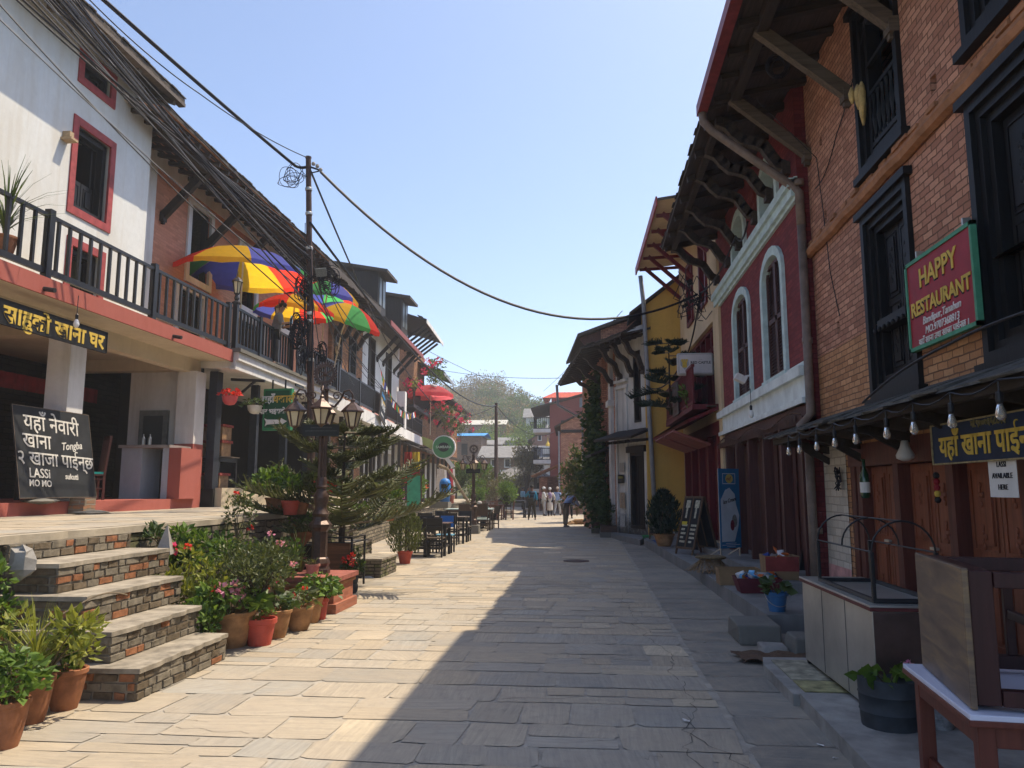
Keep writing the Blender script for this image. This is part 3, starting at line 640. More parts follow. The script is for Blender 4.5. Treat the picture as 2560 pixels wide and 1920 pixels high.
for o, rise in [(o, .42) for o in ops]+[(o, .4) for o in opu]:
    m = M(F2.T); arch_frame(m, o[0]+.06, o[2]-.06, o[1], o[3]-rise, rise-.06, .15, -.18, .05); m.box(o[0]-.1, -.18, o[1]-.06, o[2]+.1, .08, o[1]); w_ = m.build('window', m_blue, rd)
    if o in ops:
        for k in range(2):
            a = o[0]+.1+k*(o[2]-o[0]-.2)/2; b = a+(o[2]-o[0]-.2)/2-.01; s = M(F2.T); z = o[1]+.02; zt = o[3]-.12
            rectframe(s, a, z, b, zt, .06, -.07, -.02); s.box(a, -.07, (z+zt)/2-.04, b, -.02, (z+zt)/2+.04)
            q = z+.09
            while q < zt-.1: s.add([(a+.05, -.03, q), (b-.05, -.03, q), (b-.05, -.065, q+.05), (a+.05, -.065, q+.05)], [(0, 1, 2, 3)]); q += .055
            s.box(a, -.1, z, b, -.08, zt); s.build('shutter', m_choc, w_)
    else: M(F2.T).quad((o[0], -.3, o[1]), (o[2], -.3, o[1]), (o[2], -.3, o[3]), (o[0], -.3, o[3])).build('pane', m_dark, w_)
m = M(F2.T)
for d, a, b in ((.05, 5.7, 6.05), (.1, 5.76, 6.01), (.15, 5.9, 6.03)): m.box(-.03, 0, a, F2.L, d, b)
m.build('cornice', m_blue, rd)
m = M(F2.T); m.box(-.03, 0, 2.78, F2.L, .05, 3.36); m.box(-.03, 0, 3.16, F2.L, .12, 3.3); m.box(-.03, 0, 2.78, F2.L, .09, 2.86); m.build('band_course', m_bluew, rd)
m = M(F2.T); m.box(0, -.1, 2.5, F2.L, .02, 2.77); m.box(0, 0, 2.5, F2.L, .1, 2.6); m.build('beam', m_maroon, rd)
m = M(F2.T); rr = random.Random(6)
for i in range(260):
    u = rr.uniform(.1, F2.L-.3); z = 2.6+.05*math.sin(u*2.4)+rr.uniform(-.1, .08); d = .1+rr.uniform(.0, .06); L = rr.uniform(.06, .2)
    m.add([(u, d, z), (u+.05, d, z-.02), (u+.02+rr.uniform(-.05, .05), d+.02, z-L)], [(0, 1, 2)])
m.tube([(u, .12, 2.62+.06*math.sin(u*2.4)) for u in [F2.L*i/50 for i in range(51)]], .012, 5); m.build('dry_garland', plain('dry_leaves', (.12, .065, .04), .95, .5, 20), rd)
for y_ in (11.06, 12.2, 13.4, 14.6, 15.8, 16.9): M(F2.T).box(Y2(y_)-.06, -.06, .34, Y2(y_)+.06, .1, 2.5).build('post', m_maroon, rd)
for y0, y1 in zip((11.0, 12.2, 13.4, 14.6, 15.8), (12.2, 13.4, 14.6, 15.8, 17.3)):
    m = M(F2.T); n = 4
    for k in range(n):
        a = Y2(y0)+(y1-y0)*k/n; m.box(a+.01, -.32-.02*(k % 2), .34, a+(y1-y0)/n-.01, -.28-.02*(k % 2), 2.5)
    m.build('folding_shutter', m_maroon, rd)
m = M(F2.T); m.box(F2.L-.35, -.1, .2, F2.L+.03, .06, 7.0); m.build('pilaster', m_cream, rd)
roof(rd, F2, Y2(11.0), F2.L-.05, 7.22, 1.25, 9.6, 5, (m_tile, m_board), wallz=7.48, seed=3)
m = M(F2.T)
for i in range(7): u = .5+i*1.02; m.bar((u, -.02, 7.39), (u, 1.2, 7.11), .09, .11)
m.bar((.3, 1.0, 7.12), (F2.L-.1, 1.0, 7.12), .1, .12); m.build('rafter_row', m_woodx, rd)
for y_ in (11.3, 12.35, 13.4, 14.9, 16.1, 17.5): strut(rd, F2, Y2(y_), 6.35, 1.03, 7.1, m_board, .12)
# ---------------------------------------------------------------- RIGHT 3: red timber cafe
F3 = Fac((3.05, 17.82), (2.93, 23.95)); Y3 = lambda y: y-17.82
rc = thing('cafe_house', 'cream cafe house with crimson doors, balcony railing and roof struts', 'cafe', (3, 20, 0))
o3 = [(1.2, 6.2, 2.2, 8.0), (3.4, 6.2, 4.4, 8.0), (.7, 3.6, 4.9, 5.6), (.35, .36, 5.6, 2.9)]
m = M(F3.T); wall(m, 0, F3.L, 0, 8.9, o3, .3); shell(m, 0, F3.L, 0, 8.9, 5); m.build('wall', m_cream, rc)
for o in o3[:2]:
    m = M(F3.T); rectframe(m, o[0], o[1], o[2], o[3], .12, -.2, .06); w_ = m.build('window', m_crim, rc); shutters(w_, F3, o[0]+.12, o[1]+.12, o[2]-.12, o[3]-.12, -.1, m_crim)
m = M(F3.T); o = o3[2]
for k in range(6): a = o[0]+k*.8; m.box(a, -.3, o[1], a+.1, -.1, o[3])
m.box(o[0], -.3, 5.0, o[2], -.12, 5.12); m.box(o[0], -.3, 5.5, o[2], -.1, 5.6); m.build('balcony_screen', m_crim, rc)
m = M(F3.T); m.box(.2, 0, 3.42, 5.3, .62, 3.54); baluster_rail(m, (.2, .58), (5.3, .58), 3.62, 4.42, .11, .02, .06, False); m.build('balcony', m_crim, rc)
for a in (.4, 1.7, 3.0, 4.3):
    m = M(F3.T); leaf_panel(m, a, .36, a+.6, 2.85, -.1, rows=3); leaf_panel(m, a+.62, .36, a+1.2, 2.85, -.1, rows=3); m.build('door', m_crim, rc)
m = M(F3.T); m.box(0, -.1, 2.85, F3.L, .05, 3.15)
for a in (.3, 1.6, 2.9, 4.2, 5.5): m.box(a, -.1, .34, a+.12, .06, 2.85)
m.build('door_frame', m_crim, rc)
m = M(F3.T); rr = random.Random(9)
m.add([(0, 0, 3.5), (5.9, 0, 3.5), (5.9, .95, 3.12), (0, .75, 3.18), (0, 0, 3.42), (5.9, 0, 3.42), (5.9, .95, 3.05), (0, .75, 3.1)], [(0, 1, 2, 3), (7, 6, 5, 4), (3, 2, 6, 7), (0, 3, 7, 4), (1, 5, 6, 2)]); m.build('pent_roof', [m_crim], rc)
m = M(F3.T); u = 0
while u < 5.8: b = u+rr.uniform(.15, .3); m.box(u, .1, 3.46+.0, b, .3, 3.49); m.add([(u, .95, 3.13), (b, .95, 3.13), (b, .1, 3.5), (u, .1, 3.5)], [(0, 1, 2, 3)]); u = b
m.build('pent_tiles', m_tile, rc)
for a, b in ((.9, 2.7), (3.0, 4.9)):
    m = M(F3.T); m.add([(a, .12, 2.62), (b, .12, 2.62), (b, 1.0, 2.95), (a, 1.0, 2.95), (a, .1, 2.67), (b, .1, 2.67), (b, .98, 3.0), (a, .98, 3.0)], [(0, 1, 2, 3), (7, 6, 5, 4), (0, 4, 5, 1), (3, 2, 6, 7), (0, 3, 7, 4), (1, 5, 6, 2)])
    m.build('hatch_panel', plain('faded_red_panel', (.26, .085, .075), .7, .3, 5), rc)
roof(rc, F3, .1, F3.L, 8.5, 1.3, 10, 5, (m_tile, m_cream), wallz=8.62, edge=False, fascia=plain('red_fascia', (.32, .05, .05), .55, .3, 8))
for u in (.9, 2.1, 3.3, 4.5, 5.7):
    m = M(F3.T); m.bar((u, .02, 7.4), (u, 1.1, 8.4), .09, .1); m.bar((u, 0, 8.4), (u, 1.25, 8.34), .07, .08); m.build('strut', m_crim, rc)
# the downpipe stands before the yellow gable
# ---------------------------------------------------------------- RIGHT 4: yellow gable
ry = thing('yellow_house', 'ochre yellow plastered gable end with a tall grey downpipe at its corner', 'house', (2.4, 24, 0))
FG = Fac((3.9, 24.0), (1.82, 24.0)); m = M(FG.T)   # faces the camera
m.add([(0, 0, 0), (FG.L, 0, 0), (FG.L, 0, 7.3), (0, 0, 8.9)], [(0, 1, 2, 3)]); m.quad((FG.L, 0, 0), (FG.L, -1.1, 0), (FG.L, -1.1, 7.3), (FG.L, 0, 7.3)); m.quad((0, 0, 0), (0, -1.1, 0), (0, -1.1, 8.9), (0, 0, 8.9)); m.build('wall', m_yellow, ry)
m = M(FG.T); m.box(0, 0, 4.05, FG.L, .025, 4.1); m.box(.95, 0, .2, 1.0, .02, 7.6); m.build('plaster_ridge', m_yellow, ry)
m = M(FG.T); m.add([(-.1, .12, 8.98), (FG.L+.45, .12, 7.0), (FG.L+.45, -1.6, 7.0), (-.1, -1.6, 8.98), (-.1, .12, 9.1), (FG.L+.45, .12, 7.1), (FG.L+.45, -1.6, 7.1), (-.1, -1.6, 9.1)], [(3, 2, 1, 0), (4, 5, 6, 7), (0, 1, 5, 4), (1, 2, 6, 5)]); m.build('roof', m_tile, ry)
m = M(); m.tube([ony(1601, 690, 23.85), ony(1609, 760, 23.85), ony(1624, 1050, 23.85), ony(1640, 1330, 23.85)], .07, 10); m.build('downpipe', m_pvcg, ry, True)
# ---------------------------------------------------------------- RIGHT 5: the white house with posters, set askew
F5 = Fac((1.95, 24.02), (.98, 26.0)); rw = thing('white_house', 'weathered white house with a black timber door and faded posters on its pier', 'house', (1.4, 25, 0))
d5 = (.45, .36, 1.28, 2.75); d5u = (.55, 3.7, .95, 6.0)
m = M(F5.T); wall(m, 0, F5.L, 0, 6.8, [d5, d5u], .25); shell(m, 0, F5.L, 0, 6.8, 3); m.build('wall', m_oldw, rw)
m = M(F5.T); rectframe(m, d5[0], d5[1], d5[2], d5[3], .1, -.2, .04); m.box(d5[0]-.15, -.1, 2.75, d5[2]+.15, .1, 2.95); d_ = m.build('door', m_wood, rw); shutters(d_, F5, d5[0]+.1, d5[1], d5[2]-.1, d5[3]-.1, -.1, m_wood, 2, 1, name='door_leaf')
m = M(F5.T); rectframe(m, d5u[0], d5u[1], d5u[2], d5u[3], .07, -.2, .03); m.box(d5u[0], -.2, d5u[1], d5u[2], -.16, d5u[3]); m.build('window', m_wood, rw)
m = M(F5.T); m.box(1.35, 0, 4.9, 2.2, .06, 5.0); m.box(1.35, 0, 5.1, 2.2, .1, 5.2); m.box(1.4, 0, .2, 1.46, .05, 4.9); m.box(2.1, 0, .2, 2.2, .05, 4.9); m.build('pilaster', m_oldw, rw)
m = M(F5.T); m.add([(-.1, 0, 3.5), (2.1, 0, 3.5), (2.25, .85, 3.2), (-.1, .75, 3.2), (-.1, 0, 3.4), (2.1, 0, 3.4), (2.25, .85, 3.12), (-.1, .75, 3.12)], [(0, 1, 2, 3), (7, 6, 5, 4), (3, 2, 6, 7), (0, 3, 7, 4), (1, 5, 6, 2)])
for k in range(6): m.bar((.0+k*.4, 0, 3.12), (.0+k*.4, .7, 3.06), .07, .08)
m.build('pent_roof', m_woodu, rw)
roof(rw, F5, -.05, 2.0, 6.35, 1.0, 7.6, 3, (m_tile, m_woodu), wallz=6.55, seed=4); rafters(rw, F5, 0, 2.0, 6.35, 1.0, 6.5, .35)
for u in (.25, 1.0, 1.8): strut(rw, F5, u, 5.3, .8, 6.2, m_board, .12)
for u, z, w_, h, mm in ((1.62, 2.15, .34, .3, plain('poster_grey', (.34, .31, .27), .9, .4, 40)), (1.66, 1.78, .42, .28, m_sblk), (1.62, .98, .36, .5, plain('poster_sepia', (.34, .26, .19), .9, .5, 25)), (1.63, .38, .34, .42, plain('poster_print', (.36, .36, .35), .9, .6, 25))):
    m = M(F5.T); m.box(u, .052, z, u+w_, .058, z+h); p_ = m.build('poster', mm, None)
    tag(p_, {2.15: 'torn grey paper scrap on the white pier, topmost of the posters', 1.78: 'black plate with yellow letters on the white pier', .98: 'sepia poster on the white pier under the black plate', .38: 'smudged grey print lowest on the white pier'}[z], 'poster')
    if z == 1.78:
        m = M(F5.T); m.box(u+.06, .059, z+.15, u+.38, .061, z+.23); m.build('lettering', plain('faded_yellow_letters', (.16, .15, .03), .8, .4, 60), p_)
# ---------------------------------------------------------------- RIGHT 6.. farther houses on the right
def simple_house(name, label, F, h, dep, mwall, mroof, munder, wins, ze, over, zr, fmat, cat='house', ops_d=.15, edge=True, arch=False):
    rt = thing(name, label, cat, tuple(F.P(F.L/2, -1, 0)))
    m = M(F.T); wall(m, 0, F.L, 0, h, wins, ops_d); shell(m, 0, F.L, 0, h, dep)
    g = h; m.add([(0, 0, h), (0, -dep/2, zr-.1), (0, -dep, h)], [(0, 1, 2)]); m.add([(F.L, 0, h), (F.L, -dep/2, zr-.1), (F.L, -dep, h)], [(2, 1, 0)]); m.build('wall', mwall, rt)
    for o in wins:
        m = M(F.T); rectframe(m, o[0]-.06, o[1]-.06, o[2]+.06, o[3]+.06, .12, -.1, .05)
        w_ = m.build('window', fmat, rt); M(F.T).box(o[0]+.05, -.12, o[1]+.05, o[2]-.05, -.08, o[3]-.05).build('pane', m_dark, w_)
    roof(rt, F, -.3, F.L+.3, ze, over, zr, dep, (mroof, munder), wallz=h, edge=edge, seed=len(label))
    return rt
F6 = Fac((.95, 26.1), (-.02, 34)); rv = thing('old_house', 'old timber and brick house behind the vine, with a sagging eave and rusty downpipe', 'house', (.5, 30, 0))
o6 = [(3.2, .2, 4.6, 2.6), (5.6, .2, 7.0, 2.6), (3.0, 3.6, 4.0, 5.4), (5.4, 3.6, 6.4, 5.4)]
m = M(F6.T); wall(m, 0, F6.L, 0, 6.6, o6, .3); shell(m, 0, F6.L, 0, 6.6, 4); m.add([(0, 0, 6.6), (0, -2, 8.2), (0, -4, 6.6)], [(0, 1, 2)]); m.build('wall', m_brick, rv)
for o in o6: m = M(F6.T); rectframe(m, *o, .12, -.2, .05); m.box(o[0], -.3, o[1], o[2], -.25, o[3]); m.build('window', m_wood, rv)
m = M(F6.T); m.box(.3, 0, .1, .75, .12, 6.4); m.box(.2, 0, 4.4, .85, .2, 4.6); m.build('pilaster', m_oldw, rv)
roof(rv, F6, -.9, F6.L, 6.2, 1.25, 8.5, 4, (m_tile, m_woodu), wallz=6.5, seed=6); rafters(rv, F6, -.8, F6.L, 6.2, 1.25, 6.45, .55)
for u in (.3, 2.4, 4.6): strut(rv, F6, u, 5.2, 1.0, 6.1, m_board, .12)
m = M(); m.tube([F6.P(F6.L-.5, 1.35, 6.1), F6.P(F6.L-.5, 1.3, 5.2), F6.P(F6.L-.2, .2, 4.6), F6.P(F6.L-.2, .15, .2)], .06, 8); m.build('downpipe', m_pvcg, rv)
m = M(F6.T); m.add([(1.2, 0, 3.1), (3.0, 0, 3.1), (3.0, .7, 2.8), (1.2, .7, 2.8), (1.2, 0, 3.02), (3.0, 0, 3.02), (3.0, .7, 2.72), (1.2, .7, 2.72)], [(0, 1, 2, 3), (7, 6, 5, 4), (3, 2, 6, 7), (0, 3, 7, 4), (1, 5, 6, 2)]); m.build('pent_roof', m_woodu, rv)
# upper brick house glimpsed above the white one
FU = Fac((2.6, 27.0), (.0, 27.0)); ru = thing('gable_house', 'house with a raw brick gable and brown eave soffit rising behind the white house', 'house', (1.3, 27.5, 0))
m = M(Matrix(((-1, 0, 0, 0), (0, -1, 0, 0), (0, 0, 1, 0), (0, 0, 0, 1)))@Matrix.Identity(4)); m = M()
m.add([(3.0, 28, 0), (.55, 28, 0), (.55, 28, 7.4), (3.0, 28, 8.2)], [(0, 1, 2, 3)]); m.add([(.55, 28, 0), (-.2, 34, 0), (-.2, 34, 7.4), (.55, 28, 7.4)], [(0, 1, 2, 3)]); m.build('wall', m_brick, ru)
m = M(); m.add([(3.2, 27.7, 8.35), (-.3, 27.7, 7.1), (-.9, 34, 7.1), (2.4, 34, 8.35), (3.2, 27.7, 8.47), (-.3, 27.7, 7.22), (-.9, 34, 7.22), (2.4, 34, 8.47)], [(3, 2, 1, 0), (4, 5, 6, 7), (0, 1, 5, 4), (1, 2, 6, 5)]); m.build('roof', m_tile, ru)
m = M(); m.add([(.54, 27.9, 6.6), (-.25, 27.9, 7.08), (.54, 27.9, 7.36)], [(0, 1, 2)]); m.bar((.5, 27.85, 6.3), (-.2, 27.85, 7.05), .1); m.build('eave_board', plain('brown_soffit', (.10, .045, .035), .8, .3, 8), ru)
# orange brick gable, dark red tall house, red tiled house
FB = Fac((1.2, 50), (-1.72, 50)); rb = thing('brick_gable_house', 'bright orange brick gable house beyond the vine on the right', 'house', (-.4, 50, 0))
m = M(FB.T); m.add([(0, 0, 0), (FB.L, 0, 0), (FB.L, 0, 5.7), (0, 0, 7.3)], [(0, 1, 2, 3)]); m.quad((FB.L, 0, 0), (FB.L+.2, -8, 0), (FB.L+.2, -8, 5.7), (FB.L, 0, 5.7)); m.build('wall', m_brick, rb)
m = M(FB.T); m.add([(-.2, .2, 7.4), (FB.L+.4, .2, 5.5), (FB.L+.6, -8, 5.5), (0, -8, 7.4), (-.2, .2, 7.52), (FB.L+.4, .2, 5.62), (FB.L+.6, -8, 5.62), (0, -8, 7.52)], [(3, 2, 1, 0), (4, 5, 6, 7), (0, 1, 5, 4), (1, 2, 6, 5)]); m.build('roof', m_tile, rb)
for u, z in ((1.3, 5.6), (1.2, 3.2), (1.15, 1.6)): M(FB.T).box(u, 0, z, u+.2, .12, z+.24).build('timber_end', m_wood, rb)
m = M(FB.T); m.box(.9, 0, 5.2, 2.9, .06, 5.4); m.build('timber_band', m_woodu, rb)
m = M(FB.T); m.tube([(FB.L+.12, .12, 5.3), (FB.L+.12, .12, .2)], .06, 6); m.build('downpipe', m_pvcg, rb)
m_mar = plaster('maroon_plaster', (.26, .085, .07), (.16, .06, .05), .5)
FM = Fac((.4, 62), (-3.0, 62)); rm = thing('tall_maroon_house', 'tall maroon plastered house with stacked black balconies on its street side', 'house', (-1.3, 62, 0))
m = M(FM.T); m.add([(0, 0, 0), (FM.L, 0, 0), (FM.L, 0, 8.3), (0, 0, 9.25)], [(0, 1, 2, 3)]); m.quad((FM.L, 0, 0), (FM.L+.3, -9, 0), (FM.L+.3, -9, 8.3), (FM.L, 0, 8.3)); m.build('wall', m_mar, rm)
m = M(FM.T); m.add([(-.3, .3, 9.35), (FM.L+1.5, .3, 7.95), (FM.L+1.8, -9, 7.95), (0, -9, 9.35), (-.3, .3, 9.5), (FM.L+1.5, .3, 8.08), (FM.L+1.8, -9, 8.08), (0, -9, 9.5)], [(3, 2, 1, 0), (4, 5, 6, 7), (0, 1, 5, 4), (1, 2, 6, 5)]); m.build('roof', m_tile, rm)
m = M(FM.T); m.quad((.1, .02, 8.1), (1.0, .02, 8.1), (1.0, .02, 8.85), (.1, .02, 9.1)); m.build('attic_pane', plain('grey_pane', (.16, .19, .21), .4, .2, 3), rm)
for z in (1.3, 3.6, 6.1):
    m = M(FM.T); m.box(FM.L-.05, -3, z, FM.L+1.35, .1, z+.3); b_ = m.build('balcony', m_white2, rm)
    m = M(FM.T); baluster_rail(m, (FM.L, .05), (FM.L+1.3, .05), z+.36, z+1.2, .16, .02, .06, False); baluster_rail(m, (FM.L+1.3, .05), (FM.L+1.3, -3), z+.36, z+1.2, .2, .02, .06, False); m.box(FM.L, -1.5, z+.3, FM.L+.05, -.4, z+2.1); m.build('railing', m_black, b_)
for z in (3.6, 6.1): m = M(FM.T); baluster_rail(m, (1.3, .04), (2.5, .04), z-.2, z+.9, .14, .02, .06, False); m.box(1.3, .0, z-.2, 2.5, .02, z+.9); m.build('window_grille', m_black, rm)
FR = Fac((3.0, 78), (-3.6, 78)); rr_ = thing('red_tiled_house', 'crimson house with a bright red tiled roof above the maroon house', 'house', (0, 78, 0))
m = M(FR.T); m.quad((0, 0, 0), (FR.L, 0, 0), (FR.L, 0, 10.9), (0, 0, 10.9)); m.quad((FR.L, 0, 0), (FR.L, -8, 0), (FR.L, -8, 10.9), (FR.L, 0, 10.9)); m.build('wall', plaster('crimson_plaster', (.33, .045, .05), (.2, .04, .04), .4), rr_)
m = M(FR.T); m.add([(-.3, .6, 10.75), (FR.L+.9, .6, 10.75), (FR.L-.2, -3.5, 11.8), (-.3, -3.5, 11.8)], [(0, 1, 2, 3)]); m.add([(FR.L+.9, .6, 10.75), (FR.L+.9, -8, 10.75), (FR.L-.2, -3.5, 11.8)], [(0, 1, 2)]); m.build('roof', m_rtile, rr_)
# ---------------------------------------------------------------- LEFT 1: white house with the balcony
G1 = Fac((-8.8, 3.0), (-8.8, 14.15), True); V1 = lambda y: y-3.0
rl = thing('white_balcony_house', 'white plastered house with maroon window frames and a long balcony over an open dining room', 'house', (-8.8, 10, 1.2))
w1 = (V1(11.88), 6.38, V1(12.92), 7.98); w2 = (V1(11.9), 8.76, V1(12.8), 9.26); w3 = (V1(11.95), 4.7, V1(12.85), 5.82); w4 = (V1(7.6), 6.38, V1(8.6), 7.98)
m = M(G1.T); wall(m, 0, G1.L, 4.4, 9.75, [w1, w2, w3, w4], .25); shell(m, 0, G1.L, 4.4, 9.75, 5, False); m.build('wall', m_white, rl)
for o in (w1, w2, w3, w4):
    m = M(G1.T); rectframe(m, o[0]-.08, o[1]-.08, o[2]+.08, o[3]+.08, .14, -.02, .025); w_ = m.build('window', m_rfr, rl)
    m = M(G1.T); rectframe(m, o[0]+.06, o[1]+.06, o[2]-.06, o[3]-.06, .1, -.22, -.08); rectframe(m, o[0]+.14, o[1]+.14, o[2]-.14, o[3]-.14, .06, -.25, -.18)
    if o == w1: leaf_panel(m, o[0]+.16, o[1]+.14, (o[0]+o[2])/2-.01, o[1]+.66, -.2, rows=1); leaf_panel(m, (o[0]+o[2])/2+.01, o[1]+.14, o[2]-.16, o[1]+.66, -.2, rows=1); m.box(o[2]-.3, -.6, o[1]+.1, o[2]-.26, -.2, o[3]-.1)
    if o == w2: m.box(o[0]+.1, -.2, o[1], (o[0]+o[2])/2, -.17, o[3])
    m.build('casement', m_blk, w_)
roof(rl, G1, 0, G1.L-.1, 9.47, .72, 11.6, 5, (m_tile, m_board), wallz=9.66, thick=.1, seed=12)
m = M(G1.T)
for u in (2, 4, 6, 8, 9.6, 10.8): m.bar((u, 0, 9.55), (u, .66, 9.3), .1, .14)
m.box(0, .6, 9.3, G1.L-.1, .74, 9.37); m.build('rafter_row', m_old, rl)
m = M(G1.T); m.box(V1(11.52), 0, 7.46, V1(11.7), .2, 7.5); m.box(V1(11.56), 0, 7.5, V1(11.66), .14, 7.62); m.build('wood_block', plain('pale_wood', (.42, .30, .18), .8, .3, 20), rl)
# balcony slab, band, soffit
GB = Fac((-7.8, 3.0), (-7.8, 16.1), True)
m = M(GB.T); m.k = 0; m.box(0, -1.0, 4.4, GB.L, -.01, 4.62); m.k = 1; m.box(0, -.01, 4.38, GB.L, .03, 4.64); m.k = 0; m.box(0, -.95, 4.1, GB.L, -.7, 4.4)
for u in (1.5, 8.9, 12.85): m.box(u-.15, -4, 4.15, u+.15, -.95, 4.4)
m.quad((0, -4.5, 4.4), (GB.L, -4.5, 4.4), (GB.L, -1.0, 4.4), (0, -1.0, 4.4)); m.build('balcony', [m_ceil, m_rband], rl)
m_drain = plain('drain_pipe', (.035, .03, .03), .6, .3, 8)
for u in (4.6, 7.1, 10.6): M(GB.T).tube([(u, .02, 4.46), (u, .2, 4.43)], .035, 8).build('drain_pipe', m_drain, rl)
def rail(F, u0, u1, z0, posts, label, name='balcony_railing', step=.25, d=-.06, h=.95, mat=None):
    mat = mat or m_black; t = thing(name, label, 'railing', tuple(F.P((u0+u1)/2, d, z0)))
    m = M(F.T); m.bar((u0, d, z0+h), (u1, d, z0+h), .06, .055); m.build('handrail', mat, t)
    m = M(F.T); m.bar((u0, d, z0+.12), (u1, d, z0+.12), .05, .09); m.build('bottom_rail', mat, t)
    n = int((u1-u0)/step); m = M(F.T)
    for i in range(n): u = u0+(i+.5)*(u1-u0)/n; m.bar((u, d, z0+.16), (u, d, z0+h-.02), .045)
    m.build('balusters', mat, t)['kind'] = 'stuff'
    for u in posts: M(F.T).box(u-.055, d-.05, z0, u+.055, d+.05, z0+h+.1).build('post', mat, t)
    return t
rail(GB, 0, GB.L-.02, 4.64, [1.4, 4.3, 7.22, 10.0, 12.95], 'black wooden railing on the red banded balcony of the white house')
# ground floor
def pillar(u, d, w, z0, z1, redto):
    m = M(GB.T); m.box(u-w/2, d-w, redto, u+w/2, d, z1); p_ = m.build('pillar', m_white2, rl)
    if redto > z0: M(GB.T).box(u-w/2-.004, d-w-.004, z0, u+w/2+.004, d+.004, redto).build('painted_base', m_rband, p_)
pillar(V1(11.85), -.6, .4, 1.38, 4.12, 1.38); pillar(V1(15.85), -.55, .42, 1.2, 4.12, 2.55); pillar(V1(7.9), -.6, .4, 1.38, 4.12, 1.38)
m = M(GB.T); m.box(0, -5, 1.2, 12.75, -.45, 1.4); m.box(12.75, -4.4, 1.2, 16.4, -2.4, 1.39); m.build('plinth', m_rband, rl)
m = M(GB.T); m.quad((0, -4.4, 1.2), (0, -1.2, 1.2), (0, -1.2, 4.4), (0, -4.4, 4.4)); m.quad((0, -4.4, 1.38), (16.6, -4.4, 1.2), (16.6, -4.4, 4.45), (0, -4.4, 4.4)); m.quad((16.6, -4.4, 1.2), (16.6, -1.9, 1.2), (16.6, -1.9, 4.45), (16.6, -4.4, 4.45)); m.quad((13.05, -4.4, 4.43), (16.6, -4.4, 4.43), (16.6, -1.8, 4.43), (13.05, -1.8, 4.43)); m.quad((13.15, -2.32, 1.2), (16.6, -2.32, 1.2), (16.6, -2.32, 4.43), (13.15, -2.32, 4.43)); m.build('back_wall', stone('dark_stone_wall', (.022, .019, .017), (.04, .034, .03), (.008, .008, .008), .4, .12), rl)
m = M(GB.T); m.box(V1(15.98), -2.25, 1.38, V1(16.08), -.75, 4.15); m.build('partition_wall', m_white2, rl)
m = M(GB.T); m.box(V1(15.9), -1.95, 2.45, V1(15.98), -1.3, 3.3); m.build('mirror_frame', plain('stone_grey', (.16, .17, .16), .8, .3, 9), rl)
m = M(GB.T); m.quad((V1(15.895), -1.85, 2.55), (V1(15.895), -1.4, 2.55), (V1(15.895), -1.4, 3.18), (V1(15.895), -1.85, 3.18)); m.build('mirror', glass_dark('mirror_glass', (.05, .06, .06)), rl)
m = M(GB.T); rr = random.Random(3)
for k in range(72): u = 2+k*.15; m.quad((u, -2.9+.03*(k % 2), 3.45), (u+.16, -2.9+.03*((k+1) % 2), 3.45), (u+.16, -2.9+.03*((k+1) % 2), 3.75), (u, -2.9+.03*(k % 2), 3.75))
m.build('red_valance', plain('red_cloth', (.20, .012, .02), .9, .3, 8), rl)
# ---------------------------------------------------------------- LEFT 2: pink house, balcony and dark shop front
G2 = Fac((-9.6, 14.3), (-9.85, 28.2), True); V2 = lambda y: y-14.3
rp = thing('pink_house', 'salmon painted brick house with white window surrounds under a deep tiled eave', 'house', (-9.7, 20, 1.2))
pw = [(V2(17.35), 6.7, V2(18.4), 8.6), (V2(20.2), 6.7, V2(21.35), 8.5), (V2(23.4), 6.7, V2(24.4), 8.5)]; pd = [(V2(17), 4.62, V2(18.2), 6.4), (V2(20), 4.62, V2(22), 6.4)]
m = M(G2.T); wall(m, 0, G2.L, 4.5, 9.3, pw+pd, .25); shell(m, 0, G2.L, 4.5, 9.3, 5, False); m.build('wall', m_pinkbr, rp)
m = M(G2.T); m.box(0, 0, 8.82, G2.L, .04, 9.3); m.box(1.05, 0, 4.6, 1.4, .05, 9.0); m.build('white_trim', m_white2, rp)
for o in pw+pd:
    m = M(G2.T); rectframe(m, o[0]-.14, o[1]-.1, o[2]+.14, o[3]+.12, .16, -.02, .05); w_ = m.build('window', m_white2, rp)
    m = M(G2.T); rectframe(m, o[0], o[1], o[2], o[3], .1, -.2, -.06); m.box(o[0]+.1, -.2, o[1]+.6, o[2]-.1, -.16, o[1]+.64); m.box(o[0]+.1, -.24, o[1]+.1, o[0]+.5, -.2, o[3]-.1); m.build('casement', m_blk, w_)
roof(rp, G2, -1.15, 15.6, 8.95, 1.55, 11.8, 6, (m_tile, m_tileo), wallz=9.22, seed=21, batten=8)
m = M(G2.T)
for i in range(36): u = -.9+i*.46; m.bar((u, 0, 9.1), (u, 1.5, 8.8), .07, .09)
m.build('rafter_row', m_woodx, rp)
for u in (1.75, 3.9, 5.8, 8.0, 10.4, 12.6): strut(rp, G2, u, 7.75, 1.05, 8.85, m_wood, .13, 0, False)
m = M(G2.T); m.bar((-.3, 1.02, 8.82), (15, 1.02, 8.82), .12, .14); m.build('eave_beam', m_woodu, rp)
GC = Fac((-7.75, 16.15), (-8.05, 24.2), True)
m = M(GC.T); m.k = 0; m.box(-.05, -2.75, 4.25, GC.L, 0, 4.6)
for z0, z1, d in ((4.22, 4.6, .04), (4.42, 4.6, .1)): m.box(-.05, -.1, z0, GC.L, d, z1)
m.k = 1; m.box(-.1, -2.2, 4.6, GC.L, .16, 4.68); m.build('balcony', [m_white2, m_conc], rp)
rail(GC, .05, 3.75, 4.68, [.06, 1.45, 2.65, 3.7], 'black iron railing with lanterns on the balcony before the pink house', step=.19)
